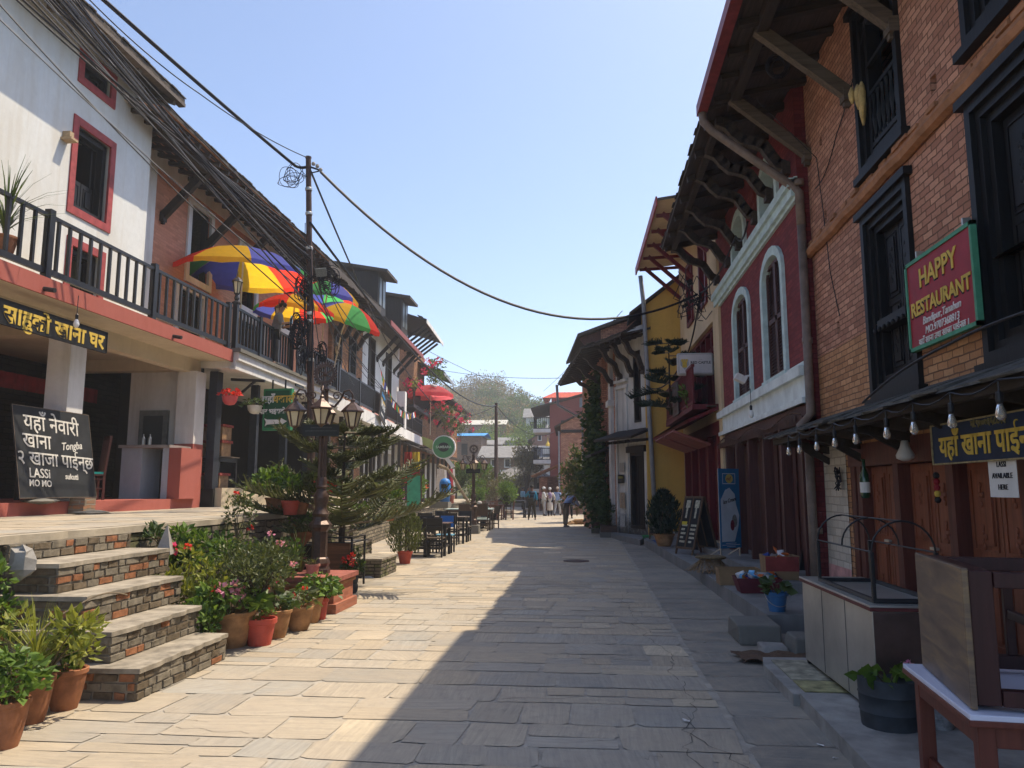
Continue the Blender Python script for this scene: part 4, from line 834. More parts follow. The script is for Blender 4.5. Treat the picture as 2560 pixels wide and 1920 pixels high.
rail(GC, 4.4, GC.L, 4.68, [4.45, 7.95], 'short black railing between the round toothed emblem and the brown brick house', step=.19)
m = M(GC.T); m.box(.1, -.35, 1.2, GC.L+4, -.2, 1.62); m.build('plinth', m_beige, rp)
m_bpost = plain('blue_black_post', (.022, .026, .036), .6, .3, 9)
for u in (.3, GC.U(526, 1200, -.5), GC.U(630, 1200, -.5), 4.6, 6.6): M(GC.T).box(u-.08, -.6, 1.6, u+.08, -.42, 4.2).build('shop_post', m_bpost, rp)
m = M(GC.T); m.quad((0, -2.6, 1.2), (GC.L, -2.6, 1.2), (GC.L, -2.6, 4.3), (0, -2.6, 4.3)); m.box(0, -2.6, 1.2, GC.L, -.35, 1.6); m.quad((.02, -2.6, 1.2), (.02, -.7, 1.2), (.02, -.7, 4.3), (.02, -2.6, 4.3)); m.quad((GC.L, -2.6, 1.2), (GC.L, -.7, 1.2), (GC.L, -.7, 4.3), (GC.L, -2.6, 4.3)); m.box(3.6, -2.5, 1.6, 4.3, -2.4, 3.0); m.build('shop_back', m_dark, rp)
m_shg = plain('shop_glass', (.05, .05, .05), .3, .3, 5)
for u in (.5, 1.55, 3.3): M(GC.T).box(u, -2.45, 2.9, u+.5, -2.4, 3.9).build('shop_pane', m_shg, rp)
for u in (1.0, 3.6, 6.0): m = M(GC.T); m.bar((u, -.5, 3.6), (u, .1, 4.12), .05); m.bar((u, -.5, 4.14), (u, .3, 4.1), .08, .06); m.build('soffit_bracket', m_black, rp)
# ---------------------------------------------------------------- LEFT 3: brown brick house
G3 = Fac((-9.7, 28.3), (-9.9, 32.9), True); rbn = thing('brown_brick_house', 'brown brick house with barred windows and dormers behind the big parasols', 'house', (-9.5, 28, 1.2))
bw = [(.2, 6.2, 1.2, 7.9), (2.3, 6.3, 3.4, 7.9)]
m = M(G3.T); wall(m, -.1, G3.L, 1.2, 9.2, bw, .25); shell(m, -.1, G3.L, 1.2, 9.2, 5, False); m.box(-.1, 0, 5.6, G3.L, .12, 5.75); m.box(-.1, 0, 5.75, G3.L, .2, 5.82); m.build('wall', m_brown, rbn)
for o in bw:
    m = M(G3.T); rectframe(m, *o, .1, -.15, .05)
    for k in range(1, 4): m.bar((o[0]+k*(o[2]-o[0])/4, .0, o[1]), (o[0]+k*(o[2]-o[0])/4, .0, o[3]), .02)
    for k in range(1, 4): m.bar((o[0], .0, o[1]+k*.45), (o[2], .0, o[1]+k*.45), .02)
    w_ = m.build('window', m_blk, rbn); M(G3.T).box(o[0], -.2, o[1], o[2], -.18, o[3]).build('pane', plain('curtained_pane', (.20, .21, .22), .4, .4, 8), w_)
for k in range(4): strut(rbn, G3, .2+k*1.1, 7.6, 1.0, 8.6, m_woodu, .14)
roof(rbn, Fac((-9.9, 29.9), (-10.0, 33.5), True), -.2, 3.4, 8.8, 1.0, 11, 6, (m_tile, m_woodu), wallz=9.0, seed=31)
m = M(G2.T); rr = random.Random(4); u = 9.0
while u < 15.6: m.box(u, 1.56, 8.72-rr.uniform(.0, .08), u+.1, 1.575, 8.9); u += .14
m.build('eave_fringe', m_old, rbn)
for u in (20.0, 25.0):
    m = M(G2.T); m.box(u, -1.6, 9.8, u+1.5, .3, 11.75); dm_ = m.build('dormer', m_wood, rbn)
    m = M(G2.T); m.add([(u-.3, .8, 11.6), (u+1.8, .8, 11.6), (u+1.8, -2, 12.1), (u-.3, -2, 12.1), (u-.3, .8, 11.74), (u+1.8, .8, 11.74), (u+1.8, -2, 12.24), (u-.3, -2, 12.24)], [(3, 2, 1, 0), (4, 5, 6, 7), (0, 1, 5, 4), (1, 2, 6, 5), (3, 0, 4, 7)]); m.build('dormer_roof', m_tile, dm_)
    m = M(G2.T); m.box(u+.2, .31, 10.2, u+.6, .33, 11.5); m.box(u+.85, .31, 10.2, u+1.25, .33, 11.5); m.build('dormer_pane', plain('grey_dormer_pane', (.12, .14, .15), .4, .2, 4), dm_)
# ---------------------------------------------------------------- LEFT 4: white and pink house
G4 = Fac((-9.9, 32.9), (-10.35, 41.4), True); r4 = thing('white_pink_house', 'white house with a faded pink lower band and dark shuttered windows', 'house', (-10, 34, 1.2))
w4s = [(1.1, 6.2, 2.4, 8.6), (4.9, 6.2, 6.3, 8.5)]
m = M(G4.T); wall(m, 0, G4.L, .8, 9.5, w4s+[(.4, .9, 7.4, 3.4)], .3); shell(m, 0, G4.L, .8, 9.5, 5, False); m.build('wall', m_white2, r4)
m = M(G4.T); m.box(0, 0, 4.6, G4.L, .03, 6.1); m.build('pink_band', m_pinkp, r4)
for o in w4s: m = M(G4.T); rectframe(m, *o, .12, -.2, .05); w_ = m.build('window', m_wood, r4); shutters(w_, G4, o[0]+.1, o[1]+.1, o[2]-.1, o[3]-.1, -.12, m_wood)
roof(r4, G4, -.4, G4.L, 8.95, 1.3, 11.3, 5, (m_tile, m_woodu), wallz=9.35, seed=41, fascia=plain('rust_fascia', (.24, .05, .035), .6, .3, 8))
for u in (2.8, 4.2, 6.9, 8.1): strut(r4, G4, u, 7.8, 1.0, 8.9, m_wood, .12, 0, False)
GD = Fac((-8.1, 24.3), (-9.75, 45.0), True)
m = M(GD.T); m.box(0, -1.6, 4.15, GD.L, 0, 4.62); m.build('balcony', m_white2, r4)
m = M(GD.T); u = GD.U(1010, 1050); GP = u; m.box(u, -.4, 4.62, u+.55, .03, 6.5); m.build('gate_pier', m_white2, r4)
rail(GD, .2, GP-.05, 4.64, [.25, GP*.25, GP*.45, GP*.65, GP*.85, GP-.15], 'long black railing carrying the slanted TASTE board', step=.16)
rail(GD, GP+.6, GD.L, 4.64, [GP+.7, GP+3, GD.L-.1], 'black railing under the red parasol and bougainvillea', step=.18)
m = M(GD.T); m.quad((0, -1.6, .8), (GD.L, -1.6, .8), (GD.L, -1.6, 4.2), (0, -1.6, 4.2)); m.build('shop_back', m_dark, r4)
for k in range(11): u = .5+k*1.8; m = M(GD.T); m.box(u, -.5, .8, u+.14, -.36, 4.15); m.bar((u+.07, -.43, 3.4), (u+.7, -.43, 4.1), .07); m.build('shop_post', m_wood, r4)
for k in range(7): u = 7+k*1.7; M(GD.T).box(u+.3, -1.5, 1.0, u+1.0, -1.45, 3.6).build('white_panel', m_white2, r4)
# ---------------------------------------------------------------- LEFT 5: tall roofed balconies, LEFT 6: low shops
G5 = Fac((-10.5, 41.5), (-11.2, 52.0), True); r5 = thing('terrace_cafe_house', 'dark timber house with a big overhanging roof and white gutter above the red parasol', 'house', (-10.8, 42, 1))
m = M(G5.T); wall(m, 0, G5.L, .8, 10.6, [(.8, 5.0, 3.2, 7.2), (4.5, 5.0, 7.4, 7.2)], .4); shell(m, 0, G5.L, .8, 10.6, 6, False); m.build('wall', m_brown, r5)
roof(r5, Fac((-10.5, 41.0), (-10.9, 48.2), True), 0, 7.0, 10.9, 1.7, 13.2, 6, (m_tile, m_woodu), wallz=11.4, seed=51, fascia=m_white2)
roof(r5, G5, 7.4, G5.L+3, 9.2, 1.7, 11.2, 6, (m_tile, m_woodu), wallz=9.8, seed=52, fascia=m_pvcg)
m = M(G5.T)
for k in range(7): m.bar((k*.95+.2, 0, 9.6), (k*.95+.2, 1.5, 10.75), .1, .12)
m.build('strut_row', m_wood, r5)
m = M(G5.T); baluster_rail(m, (.2, .9), (6.5, .9), 6.3, 7.3, .22, .03, .08, False); m.box(.2, -.1, 6.1, 6.5, .95, 6.25); m.build('upper_railing', m_black, r5)
G6 = Fac((-10.2, 45.2), (-10.9, 64), True); r6 = thing('shop_row', 'row of low dark shops with sagging eaves and white door panels along the terrace', 'shop', (-10, 50, .8))
m = M(G6.T); wall(m, 0, G6.L, .8, 8.0, [(.6+k*2.4, 1.0, 2.2+k*2.4, 3.2) for k in range(7)], .4); shell(m, 0, G6.L, .8, 8.0, 5, False); m.build('wall', m_brown, r6)
roof(r6, G6, 0, G6.L-3, 7.4, 1.6, 10, 6, (m_tile, m_woodu), wallz=7.9, seed=61); roof(r6, Fac((-9.5, 40), (-10.3, 60), True), 0, 19, 3.55, 1.1, 4.5, 2, (m_tile, m_woodu), wallz=3.9, seed=62, name='pent_roof')
for k in range(5): strut(r6, G6, 1+k*3.4, 6.0, 1.3, 7.3, m_wood, .14, 0, False)
for k in range(9): u = .4+k*1.9; M(G6.T).box(u, .3, .8, u+.16, .45, 3.7).build('shop_post', m_wood, r6)
for k in range(8): u = 1+k*1.9; M(G6.T).box(u, .06, 1.0, u+.5, .1, 3.3).build('white_panel', m_white2, r6)
# ---------------------------------------------------------------- signs and things on the right
def frame_sign(name, label, F, u0, z0, u1, z1, d, mface, mframe=None, fw=.03, t=.03, cat='sign', group=None):
    rt = thing(name, label, cat, tuple(F.P((u0+u1)/2, d, z0)), group)
    M(F.T).box(u0, d, z0, u1, d+t, z1).build('panel', mface, rt)
    if mframe: m = M(F.T); rectframe(m, u0-.005, z0-.005, u1+.005, z1+.005, fw, d-.005, d+t+.012); m.build('frame', mframe, rt)
    return rt
def lines(F, rt, u, d, rows, mat, name='lettering'):
    for z, body, size, mm, kw in rows:
        T, pos = F.textT(u, d, z); write(body, size, T, pos, mm or mat, rt, name, **kw)
hs = frame_sign('restaurant_sign', 'red HAPPY RESTAURANT sign in a green frame on the orange brick wall', F1, Y1(7.5), 2.88, Y1(6.26), 3.72, .1, m_sred, plain('green_frame', (.07, .27, .16), .6, .2, 9), .035)
uc = Y1(6.88)
for z, b, s in ((3.51, 'HAPPY', .24), (3.25, 'RESTAURANT', .185)):
    T, pos = F1.textT(uc+.012, .1305, z-.012); write(b, s, T, pos, m_inkk, hs, 'letter_shade', offset=.006, rot=.0)
    T, pos = F1.textT(uc, .134, z); write(b, s, T, pos, m_gold, hs, 'lettering', offset=.005)
lines(F1, hs, uc-.02, .134, [(3.115, 'Bandipur,Tanahun', .1, None, {'shear': .25}), (3.02, 'MO.9707368813', .095, None, {'shear': .2}), (2.935, 'यहाँ खाना तथा खाजा पाईन्छ ।', .085, None, {'shear': .1})], m_inkw)
for y_ in (7.3, 6.4): M(F1.T).box(Y1(y_)-.012, .05, 3.71, Y1(y_)+.012, .12, 3.8).build('hook', m_steel, hs)
bs = frame_sign('food_sign', 'dark blue signboard with yellow Devanagari letters hung under the pent roof', F1, Y1(6.77), 1.8, Y1(4.6), 2.12, .3, m_navy, plain('worn_edge', (.33, .26, .13), .8, .4, 20), .012, .02)
lines(F1, bs, Y1(5.85), .324, [(2.08, 'मो.९७०७३६८८१३', .075, plain('olive_ink', (.20, .17, .07), .7, .3, 9), {'offset': .002})], m_gold)
lines(F1, bs, Y1(5.9), .324, [(1.93, 'यहाँ खाना पाईन्छ', .235, None, {'offset': .005, 'sx': .98})], m_gold)
lp = frame_sign('paper_notice', 'laminated LASSI AVAILABLE HERE paper hanging below the dark blue signboard', F1, Y1(5.95), 1.54, Y1(5.58), 1.81, .29, m_paper, None, 0, .004, 'notice')
lines(F1, lp, Y1(5.765), .296, [(1.77, 'LASSI', .055, None, {}), (1.69, 'AVAILABLE', .055, None, {}), (1.61, 'HERE', .055, None, {})], m_inkk)
# bulbs on a cable along the pent roof
fl = thing('festoon_light', 'string of clear bulbs hanging along the edge of the dark pent roof', 'string light', tuple(F1.P(Y1(8), .75, 2.25)))
by = [F1.U(1900+x/2.513, 1150, .72) for x in (195, 265, 375, 490, 625, 825, 1000, 1245, 1560)]
pts = []
for a, b in zip(by, by[1:]+[by[-1]-1.5]): pts += [F1.P(a+(b-a)*k/4, .74, 2.25-.05*math.sin(PI*k/4)) for k in range(4)]
M().tube(pts, .006, 5).build('cable', m_cable, fl)
for u in by:
    p = F1.P(u, .74, 2.24); m = M(); m.tube([p, p+Vector((0, 0, -.07))], .006, 5); m.lathe([(.012, 0), (.02, -.01), (.022, -.06), (.018, -.075)], (p.x, p.y, p.z-.06), 10); s_ = m.build('socket', m_black, fl)
    M().lathe([(.014, 0), (.022, -.03), (.031, -.06), (.028, -.085), (.012, -.102)], (p.x, p.y, p.z-.133), 12).build('bulb', m_clear, s_, True)
p = F1.P(Y1(7.75), .12, 2.0); m = M(); m.lathe([(.03, .12), (.045, .06), (.085, -.02), (.08, -.05), (.03, -.075)], (p.x-.04, p.y, p.z-.06), 14); tag(m.build('wall_lamp', plain('milky_lamp', (.5, .48, .44), .35, .1, 5, 0), smooth=True), 'round milky lamp above the carved red brown doors', 'lamp')
bp = thing('bottle_planter', 'green glass bottle planter with trailing leaves hanging before the doors', 'planter', tuple(F1.P(Y1(8.72), .22, 1.7)))
p = F1.P(Y1(8.72), .22, 1.5); M().lathe([(.04, 0), (.05, .02), (.05, .2), (.045, .25), (.018, .32), (.018, .42)], tuple(p), 12).build('bottle', plain('bottle_glass', (.02, .06, .03), .1, .2, 5, 0, 1, 0, .6), bp, True)
m = M(); m.lathe([(.0505, .06), (.0515, .061), (.0515, .17), (.0505, .171)], tuple(p), 12, False); m.build('label', m_paper, bp)
def corn():
    rt = thing('dried_corn', 'bunch of dried corn cobs hanging in the upper carved window', 'corn', tuple(F1.P(Y1(8.42), .05, 6.0)))
    for dx, dz, L in ((0, 0, .42), (.07, .06, .36), (-.06, .1, .3), (.03, -.06, .3), (-.16, .12, .2)):
        q = F1.P(Y1(8.42)-dx, .1+abs(dx)*.3, 6.02+dz); M().lathe([(.01, 0), (.03, -.05), (.042, -L*.4), (.035, -L*.7), (.012, -L)], tuple(q), 8).build('cob', plain('corn_husk', (.50, .36, .15), .85, .35, 14, .3, 50), rt, True)
corn()
def coil(c, r, n, name, label, nx=Vector((1, 0, 0)), th=.006):
    m = M(); x, y = ortho(nx.normalized()); rr = random.Random(int(abs(c.x*c.z)*100))
    for i in range(n):
        a = Vector((rr.uniform(-.03, .03), rr.uniform(-.03, .03), rr.uniform(-.03, .03))); R0 = r*rr.uniform(.8, 1.1)
        m.tube([c+a+x*math.cos(2*PI*k/20)*R0+y*math.sin(2*PI*k/20)*R0*rr.uniform(.95, 1.05) for k in range(21)], th, 4, False)
    return tag(m.build(name, m_cable), label, 'cable coil')
coil(F1.P(Y1(9.5), .7, 6.95), .13, 10, 'cable_coil', 'black cable coil tied to the first eave strut', Vector((0, 1, .2)))
def ornament(u, z, label):
    rt = thing('door_charm', label, 'charm', tuple(F1.P(u, .03, z))); p = F1.P(u, .02, z)
    for k, mm in enumerate((m_black, m_sred, m_sred, m_gold, m_black)): M().ball((p.x, p.y, p.z-.055*k), (.03, .03, .032), 8, 6).build('bead', mm, rt)
ornament(Y1(7.45), 1.72, 'stacked black red and yellow charm on the second door')
m = M(); rr = random.Random(2); c = F1.P(Y1(10.1), .06, 1.85)
for k in range(9): m.tube([c+Vector((-.03*rr.random(), rr.uniform(-.1, .1), -.05*i+rr.uniform(-.03, .03))) for i in range(6)], .008, 5)
tag(m.build('wire_bundle', m_cable), 'tangle of black straps hanging on the white brick pier', 'wire')
def cable(name, label, pts, r=.009, mat=None, group=None, n=14, sag=0.0, cat='cable'):
    q = []
    for a, b in zip(pts, pts[1:]):
        a, b = Vector(a), Vector(b); q += [a.lerp(b, k/n)-Vector((0, 0, sag*4*(k/n)*(1-k/n))) for k in range(n)]
    q.append(Vector(pts[-1])); return tag(M().tube(q, r, 6).build(name, mat or m_cable), label, cat, group)
cable('loose_wire', 'thin wire running down the orange bricks beside the downpipe', [F1.P(Y1(10.2), .85, 6.9), F1.P(Y1(10.4), .02, 6.1), F1.P(Y1(10.2), .03, 5.2), F1.P(Y1(10.1), .02, 4.4), F1.P(Y1(9.8), .03, 3.75)], .006, n=5)
cable('loose_wire', 'black wire sagging from the strut into the corn window', [F1.P(Y1(10.5), .03, 5.7), F1.P(Y1(9.5), .04, 6.0), F1.P(Y1(8.4), -.02, 7.0)], .007, sag=.12)
cable('awning_wire', 'black wires looping over the pent roof below the HAPPY sign', [F1.P(Y1(8.4), .3, 2.5), F1.P(Y1(6.4), .3, 2.75), F1.P(Y1(4.5), .25, 2.7)], .012, sag=-.05)
# steel counter with hooped frame
ct = thing('steel_counter', 'stainless steel vendor counter with black hooped frame before the carved doors', 'counter', (2.1, 6.3, .1))
m = M(); m.box(1.875, 5.5, .13, 2.38, 7.2, .79); m.build('cabinet', m_steel, ct)
m = M(); m.box(1.857, 5.485, .79, 2.4, 7.22, .815); m.build('rim', plain('maroon_rim', (.12, .03, .03), .5, .2, 8), ct)
m = M(); m.box(1.855, 5.48, .815, 2.4, 7.225, .83); m.build('top', m_steel, ct)
m = M(); m.quad((1.88, 5.495, .14), (2.38, 5.495, .14), (2.38, 5.495, .785), (1.88, 5.495, .785)); m.build('end_panel', plain('brown_end_panel', (.11, .07, .06), .35, .3, 5, .05, 8, .3), ct)
for x_, y_ in ((1.9, 5.54), (2.34, 5.54), (1.9, 7.16), (2.34, 7.16)): M().box(x_-.02, y_-.02, .1, x_+.02, y_+.02, .13).build('foot', m_black, ct)
for y_ in (6.06, 6.63): M().box(1.871, y_-.004, .14, 1.876, y_+.004, .785).build('panel_seam', plain('seam', (.12, .12, .115), .5, .2, 9), ct)
hx0, hx1, hy0, hy1 = 1.93, 2.35, 5.6, 6.85
m = M(); rectf = [(hx0, hy0), (hx1, hy0), (hx1, hy1), (hx0, hy1)]
for a, b in zip(rectf, rectf[1:]+rectf[:1]): m.bar((*a, .845), (*b, .845), .03); 
m.build('base_frame', m_black, ct)
for a in rectf: M().bar((*a, .83), (*a, 1.17), .026).build('post', m_black, ct)
for y_ in (hy0, (hy0+hy1)/2, hy1):
    M().tube([((hx0+hx1)/2-math.cos(PI*k/14)*(hx1-hx0)/2, y_, 1.17+.21*math.sin(PI*k/14)) for k in range(15)], .008, 6).build('hoop', m_black, ct)
m = M()
for x_, z in ((hx0, 1.17), (hx1, 1.17), ((hx0+hx1)/2, 1.38)): m.tube([(x_, hy0, z), (x_, hy1, z)], .007, 6)
m.build('rod', m_black, ct)
# table in the foreground with a second table lying on it
m_tab = wood('table_red_brown', (.16, .045, .03), 2, .6, .45); m_tabd = wood('table_dark', (.05, .016, .016), 2, .6, .45)
n_ = N('zebra_laminate'); v_ = n_.coord('Object', (3, 2.4, 17), (0, 0, 0), (.55, 0, 0)); a_ = n_.noise(v_, 1.0, 4, .6, .8); m_zeb = n_.fin(n_.ramp(a_, [(.3, (.075, .05, .04)), (.5, (.13, .09, .065)), (.72, (.24, .16, .08))]), .4, 0, .35)
def table(name, label, x0, y0, x1, y1, h, z0, mtop, mleg, mrim=None, lw=.06, group=None, stretch=True, TM=None):
    t = thing(name, label, 'table', ((x0+x1)/2, (y0+y1)/2, z0), group)
    m = M(TM); m.box(x0, y0, z0+h-.022, x1, y1, z0+h); m.build('top', mtop, t)
    if mrim: m = M(TM); m.box(x0-.004, y0-.004, z0+h-.045, x1+.004, y1+.004, z0+h-.021); m.build('rim', mrim, t)
    m = M(TM); i = .04
    m.box(x0+i, y0+i, z0+h-.13, x1-i, y0+i+.025, z0+h-.04); m.box(x0+i, y1-i-.025, z0+h-.13, x1-i, y1-i, z0+h-.04); m.box(x0+i, y0+i+.025, z0+h-.13, x0+i+.025, y1-i-.025, z0+h-.04); m.box(x1-i-.025, y0+i+.025, z0+h-.13, x1-i, y1-i-.025, z0+h-.04); m.build('apron', mleg, t)
    for x_, y_ in ((x0+i, y0+i), (x1-i-lw, y0+i), (x0+i, y1-i-lw), (x1-i-lw, y1-i-lw)): M(TM).box(x_-.004, y_-.004, z0, x_+lw, y_+lw, z0+h-.046).build('leg', mleg, t)
    if stretch:
        m = M(TM); m.box(x0+i+.02, y0+i+lw, z0+.2, x0+i+.045, y1-i-lw, z0+.25); m.box(x1-i-.045, y0+i+lw, z0+.2, x1-i-.02, y1-i-lw, z0+.25); m.box(x0+i+.045, (y0+y1)/2-.02, z0+.2, x1-i-.045, (y0+y1)/2+.02, z0+.25); m.build('stretcher', mleg, t)
    return t
TX0, TY0, TY1 = 1.47, 3.21, 4.1; BX, BY0, BY1 = 1.535, 3.27, 4.05
dt_ = table('dining_table', 'red brown table with a white top in the right foreground', TX0, TY0, TX0+1.3, TY1, .65, .1, m_wht, m_tab, m_tab, TM=Matrix.Translation((1.432, 3.22, 0))@Matrix.Rotation(-.11, 4, 'Z')@Matrix.Translation((-TX0, -TY0, 0)))
TT = Matrix.Translation((1.462, 3.27, 0))@Matrix.Rotation(-.172, 4, 'Z')@Matrix.Translation((-BX, -BY0, 0))
t2 = thing('overturned_table', 'dark table with wood grain top lying on its side on the white table', 'table', (1.8, 3.3, .75))
M(TT).box(BX, BY0, .755, BX+.025, BY1, 1.29).build('top', m_zeb, t2)
x0 = BX+.027; m = M(TT); m.box(x0, BY0+.01, .77, x0+.085, BY0+.04, 1.28); m.box(x0, BY1-.04, .77, x0+.085, BY1-.01, 1.28); m.box(x0, BY0+.04, .77, x0+.085, BY1-.04, .8); m.box(x0, BY0+.04, 1.25, x0+.085, BY1-.04, 1.28); m.build('apron', m_tabd, t2)
for y_ in (BY0, BY1-.06):
    for z in (.77, 1.215): M(TT).box(x0+.087, y_, z, x0+.95, y_+.055, z+.06).build('leg', m_tabd, t2)
    m = M(TT); m.box(x0+.33, y_+.01, .83, x0+.37, y_+.045, 1.215); m.build('stretcher', m_tabd, t2)
m = M(TT); m.box(x0+.335, BY0+.055, 1.0, x0+.365, BY1-.06, 1.04); m.build('cross_bar', m_tabd, t2)
for o in [o for o in bpy.data.objects if o.type == 'MESH' and o.parent in (t2, dt_, ct)]:
    bv = o.modifiers.new('bevel', 'BEVEL'); bv.width = .004; bv.segments = 2; bv.limit_method = 'ANGLE'
# right pavement odds and ends
def leaf_bunch(m, c, rad, n, size, rr, up=.3, flat=.0):
    for _ in range(n):
        v = Vector((rr.gauss(0, 1), rr.gauss(0, 1), rr.gauss(0, 1))).normalized()*(rr.random()**.4); p = Vector(c)+Vector((v.x*rad[0], v.y*rad[1], v.z*rad[2]))
        leaf(m, p, (v+Vector((0, 0, up))+Vector((rr.uniform(-.7, .7), rr.uniform(-.7, .7), rr.uniform(-.4, .6)))), size*rr.uniform(.6, 1.35), rr)
def leaf(m, p, d, L, rr, w=.55):
    d = d.normalized(); x, y = ortho(d); a = rr.uniform(0, 2*PI); s = x*math.cos(a)+y*math.sin(a); nrm = d.cross(s); q = p+d*L*.5+nrm*L*.12; e = p+d*L-nrm*L*.1
    m.add([p, q+s*L*w*.5, e, q-s*L*w*.5, ], [(0, 1, 2, 3)])
def pot_mesh(m, c, r, h, kind='clay', n=18):
    x, y, z = c
    if kind == 'clay': pr = [(r*.62, 0), (r*.74, h*.2), (r*.86, h*.5), (r*.95, h*.8), (r*.97, h*.86), (r*1.05, h*.88), (r*1.06, h*.98), (r*1.0, h), (r*.9, h*.97), (r*.88, h*.86), (.0, h*.84)]
    elif kind == 'plastic': pr = [(r*.7, 0), (r*.93, h*.8), (r*1.03, h*.82), (r*1.05, h), (r*.94, h), (r*.92, h*.86), (0, h*.85)]
    elif kind == 'round': pr = [(r*.7, 0), (r*.95, h*.15), (r*1.04, h*.32), (r*.98, h*.5), (r*.86, h*.56), (r*.98, h*.64), (r*1.05, h*.8), (r*.95, h), (r*.84, h), (r*.8, h*.86), (0, h*.84)]
    elif kind == 'bowl': pr = [(r*.2, 0), (r*.6, h*.1), (r*.9, h*.45), (r, h*.9), (r*1.04, h), (r*.9, h), (0, h*.85)]
    else: pr = [(r*.96, 0), (r, h*.3), (r*1.03, h*.32), (r*1.0, h*.36), (r*1.02, h*.65), (r*1.05, h*.67), (r*1.02, h*.71), (r*1.04, h), (r*.93, h), (0, h*.86)]
    m.lathe(pr, (x, y, z), n, True)
def stems(m, c, tips, rr, r=.006):
    for t in tips:
        c0 = Vector(c); t = Vector(t); mid = c0.lerp(t, .5)+Vector((rr.uniform(-.04, .04), rr.uniform(-.04, .04), .03)); m.tube([c0, mid, t], [r, r*.8, r*.4], 4, False)
PN = [0]
def plant(label, loc, r, h, potm, kind, leafmat, prad, pz, n, size, flowers=None, potname='flower_pot', name='potted_plant', style='bush', seed=None, group=None, up=.3, tilt=0):
    PN[0] += 1; rr = random.Random(seed or PN[0]*7+1); loc = Vector(loc)
    rt = thing(name, label, 'plant', tuple(loc), group)
    if r:
        m = M(Matrix.Translation(loc)@Matrix.Rotation(tilt, 4, 'Y')) ; pot_mesh(m, (0, 0, 0), r, h, kind); m.build(potname, potm, rt, True, sharp=40)
    top = loc+Vector((0, 0, h*.85)); m = M(); tips = []
    if style == 'bush':
        cl = max(5, n//60)
        for k in range(cl):
            v = Vector((rr.gauss(0, 1), rr.gauss(0, 1), rr.gauss(0, .9))).normalized()*rr.uniform(.3, 1.0); c = top+Vector((v.x*prad*.8, v.y*prad*.8, pz*.55+v.z*pz*.45)); tips.append(c)
            leaf_bunch(m, c, (prad*.38, prad*.38, pz*.22), n//cl, size, rr, up)
    elif style == 'broad':
        for k in range(n):
            a = rr.uniform(0, 2*PI); q = rr.random()**.6; t = top+Vector((math.cos(a)*prad*q, math.sin(a)*prad*q, pz*(1-.5*q*q)*rr.uniform(.35, 1.05)))
            if k % 6 == 0: tips.append(t)
            leaf(m, t, Vector((math.cos(a)*.8, math.sin(a)*.8, rr.uniform(-.5, .45))), size*rr.uniform(.6, 1.25), rr, .8)
    elif style == 'blade':
        for k in range(n):
            a = rr.uniform(0, 2*PI); L = pz*rr.uniform(.5, 1.15); lean = rr.uniform(.15, 1.0)*prad; pts = []; wd = size*rr.uniform(.6, 1.1); s = Vector((-math.sin(a), math.cos(a), 0))*wd/2
            for i in range(5):
                t = i/4; p = top+Vector((math.cos(a), math.sin(a), 0))*lean*t*t*1.1+Vector((0, 0, L*(t-.42*t*t*lean/prad))); ww = s*(1-t*.92); pts += [p-ww, p+ww]
            m.add(pts, [(2*i, 2*i+1, 2*i+3, 2*i+2) for i in range(4)])
    elif style == 'conifer':
        for k in range(n):
            a = rr.uniform(0, 2*PI); t = rr.random()**.8; w_ = prad*math.sin(PI*min(1, .18+.82*t))**.7*rr.uniform(.35, 1.05); p = top+Vector((math.cos(a)*w_, math.sin(a)*w_, pz*t)); leaf(m, p, Vector((math.cos(a)*.5, math.sin(a)*.5, 1.1)), size*rr.uniform(.6, 1.3), rr, .28)
        tips = [top+Vector((0, 0, pz*.7))]
    m.build('foliage', leafmat, rt)
    if tips: m = M(); stems(m, top-Vector((0, 0, .02)), tips[:14], rr); m.build('stems', m_stem, rt)
    if flowers:
        fm, fn, fs = flowers
        for k in range(fn):
            a = rr.uniform(0, 2*PI); q = rr.uniform(.3, 1.0); c = top+Vector((math.cos(a)*prad*q, math.sin(a)*prad*q, pz*rr.uniform(.55, 1.08))); f = M()
            for _ in range(12):
                v = Vector((rr.gauss(0, 1), rr.gauss(0, 1), rr.gauss(0, 1))).normalized(); leaf(f, c+v*fs*.25, v, fs*.62, rr, .9)
            f.build('flower', fm, rt)
    return rt
bucket = plant('blue plastic bucket of green leaves at the kerb corner beside the steel counter', tuple(onz(1943, 1528, .2)), .125, .22, plain('blue_bucket', (.05, .16, .34), .5, .2, 6), 'plastic', lf_c, .12, .16, 40, .12, None, 'bucket', 'potted_plant', 'broad')
q = woff(bucket); M().tube([q+Vector((math.cos(a)*.14, -.13*abs(math.sin(a))-.02, .2-.13*math.sin(a))) for a in [PI*k/10 for k in range(11)]], .004, 5).build('handle', m_steel, bucket)
plant('dark ribbed drum pot with a small seedling at the end of the steel counter', tuple(onz(2243, 1826, .1)+Vector((0, .1, 0))), .18, .3, m_potd, 'drum', lf_a, .17, .12, 26, .12, (fl_p, 1, .05), 'drum_pot', 'potted_plant', 'broad')
plant('peeling paint can with white green and blue bands under the table', tuple(onz(2352, 1818, .1)), .08, .2, plain('paint_can', (.30, .30, .30), .6, .7, 14), 'drum', lf_a, .08, .06, 16, .07, None, 'paint_can', 'potted_plant', 'broad')
plant('low dark planter with faded leaves deep under the table', (2.3, 4.05, .1), .17, .17, m_potd, 'drum', lf_b, .2, .12, 60, .08, None, 'drum_pot')
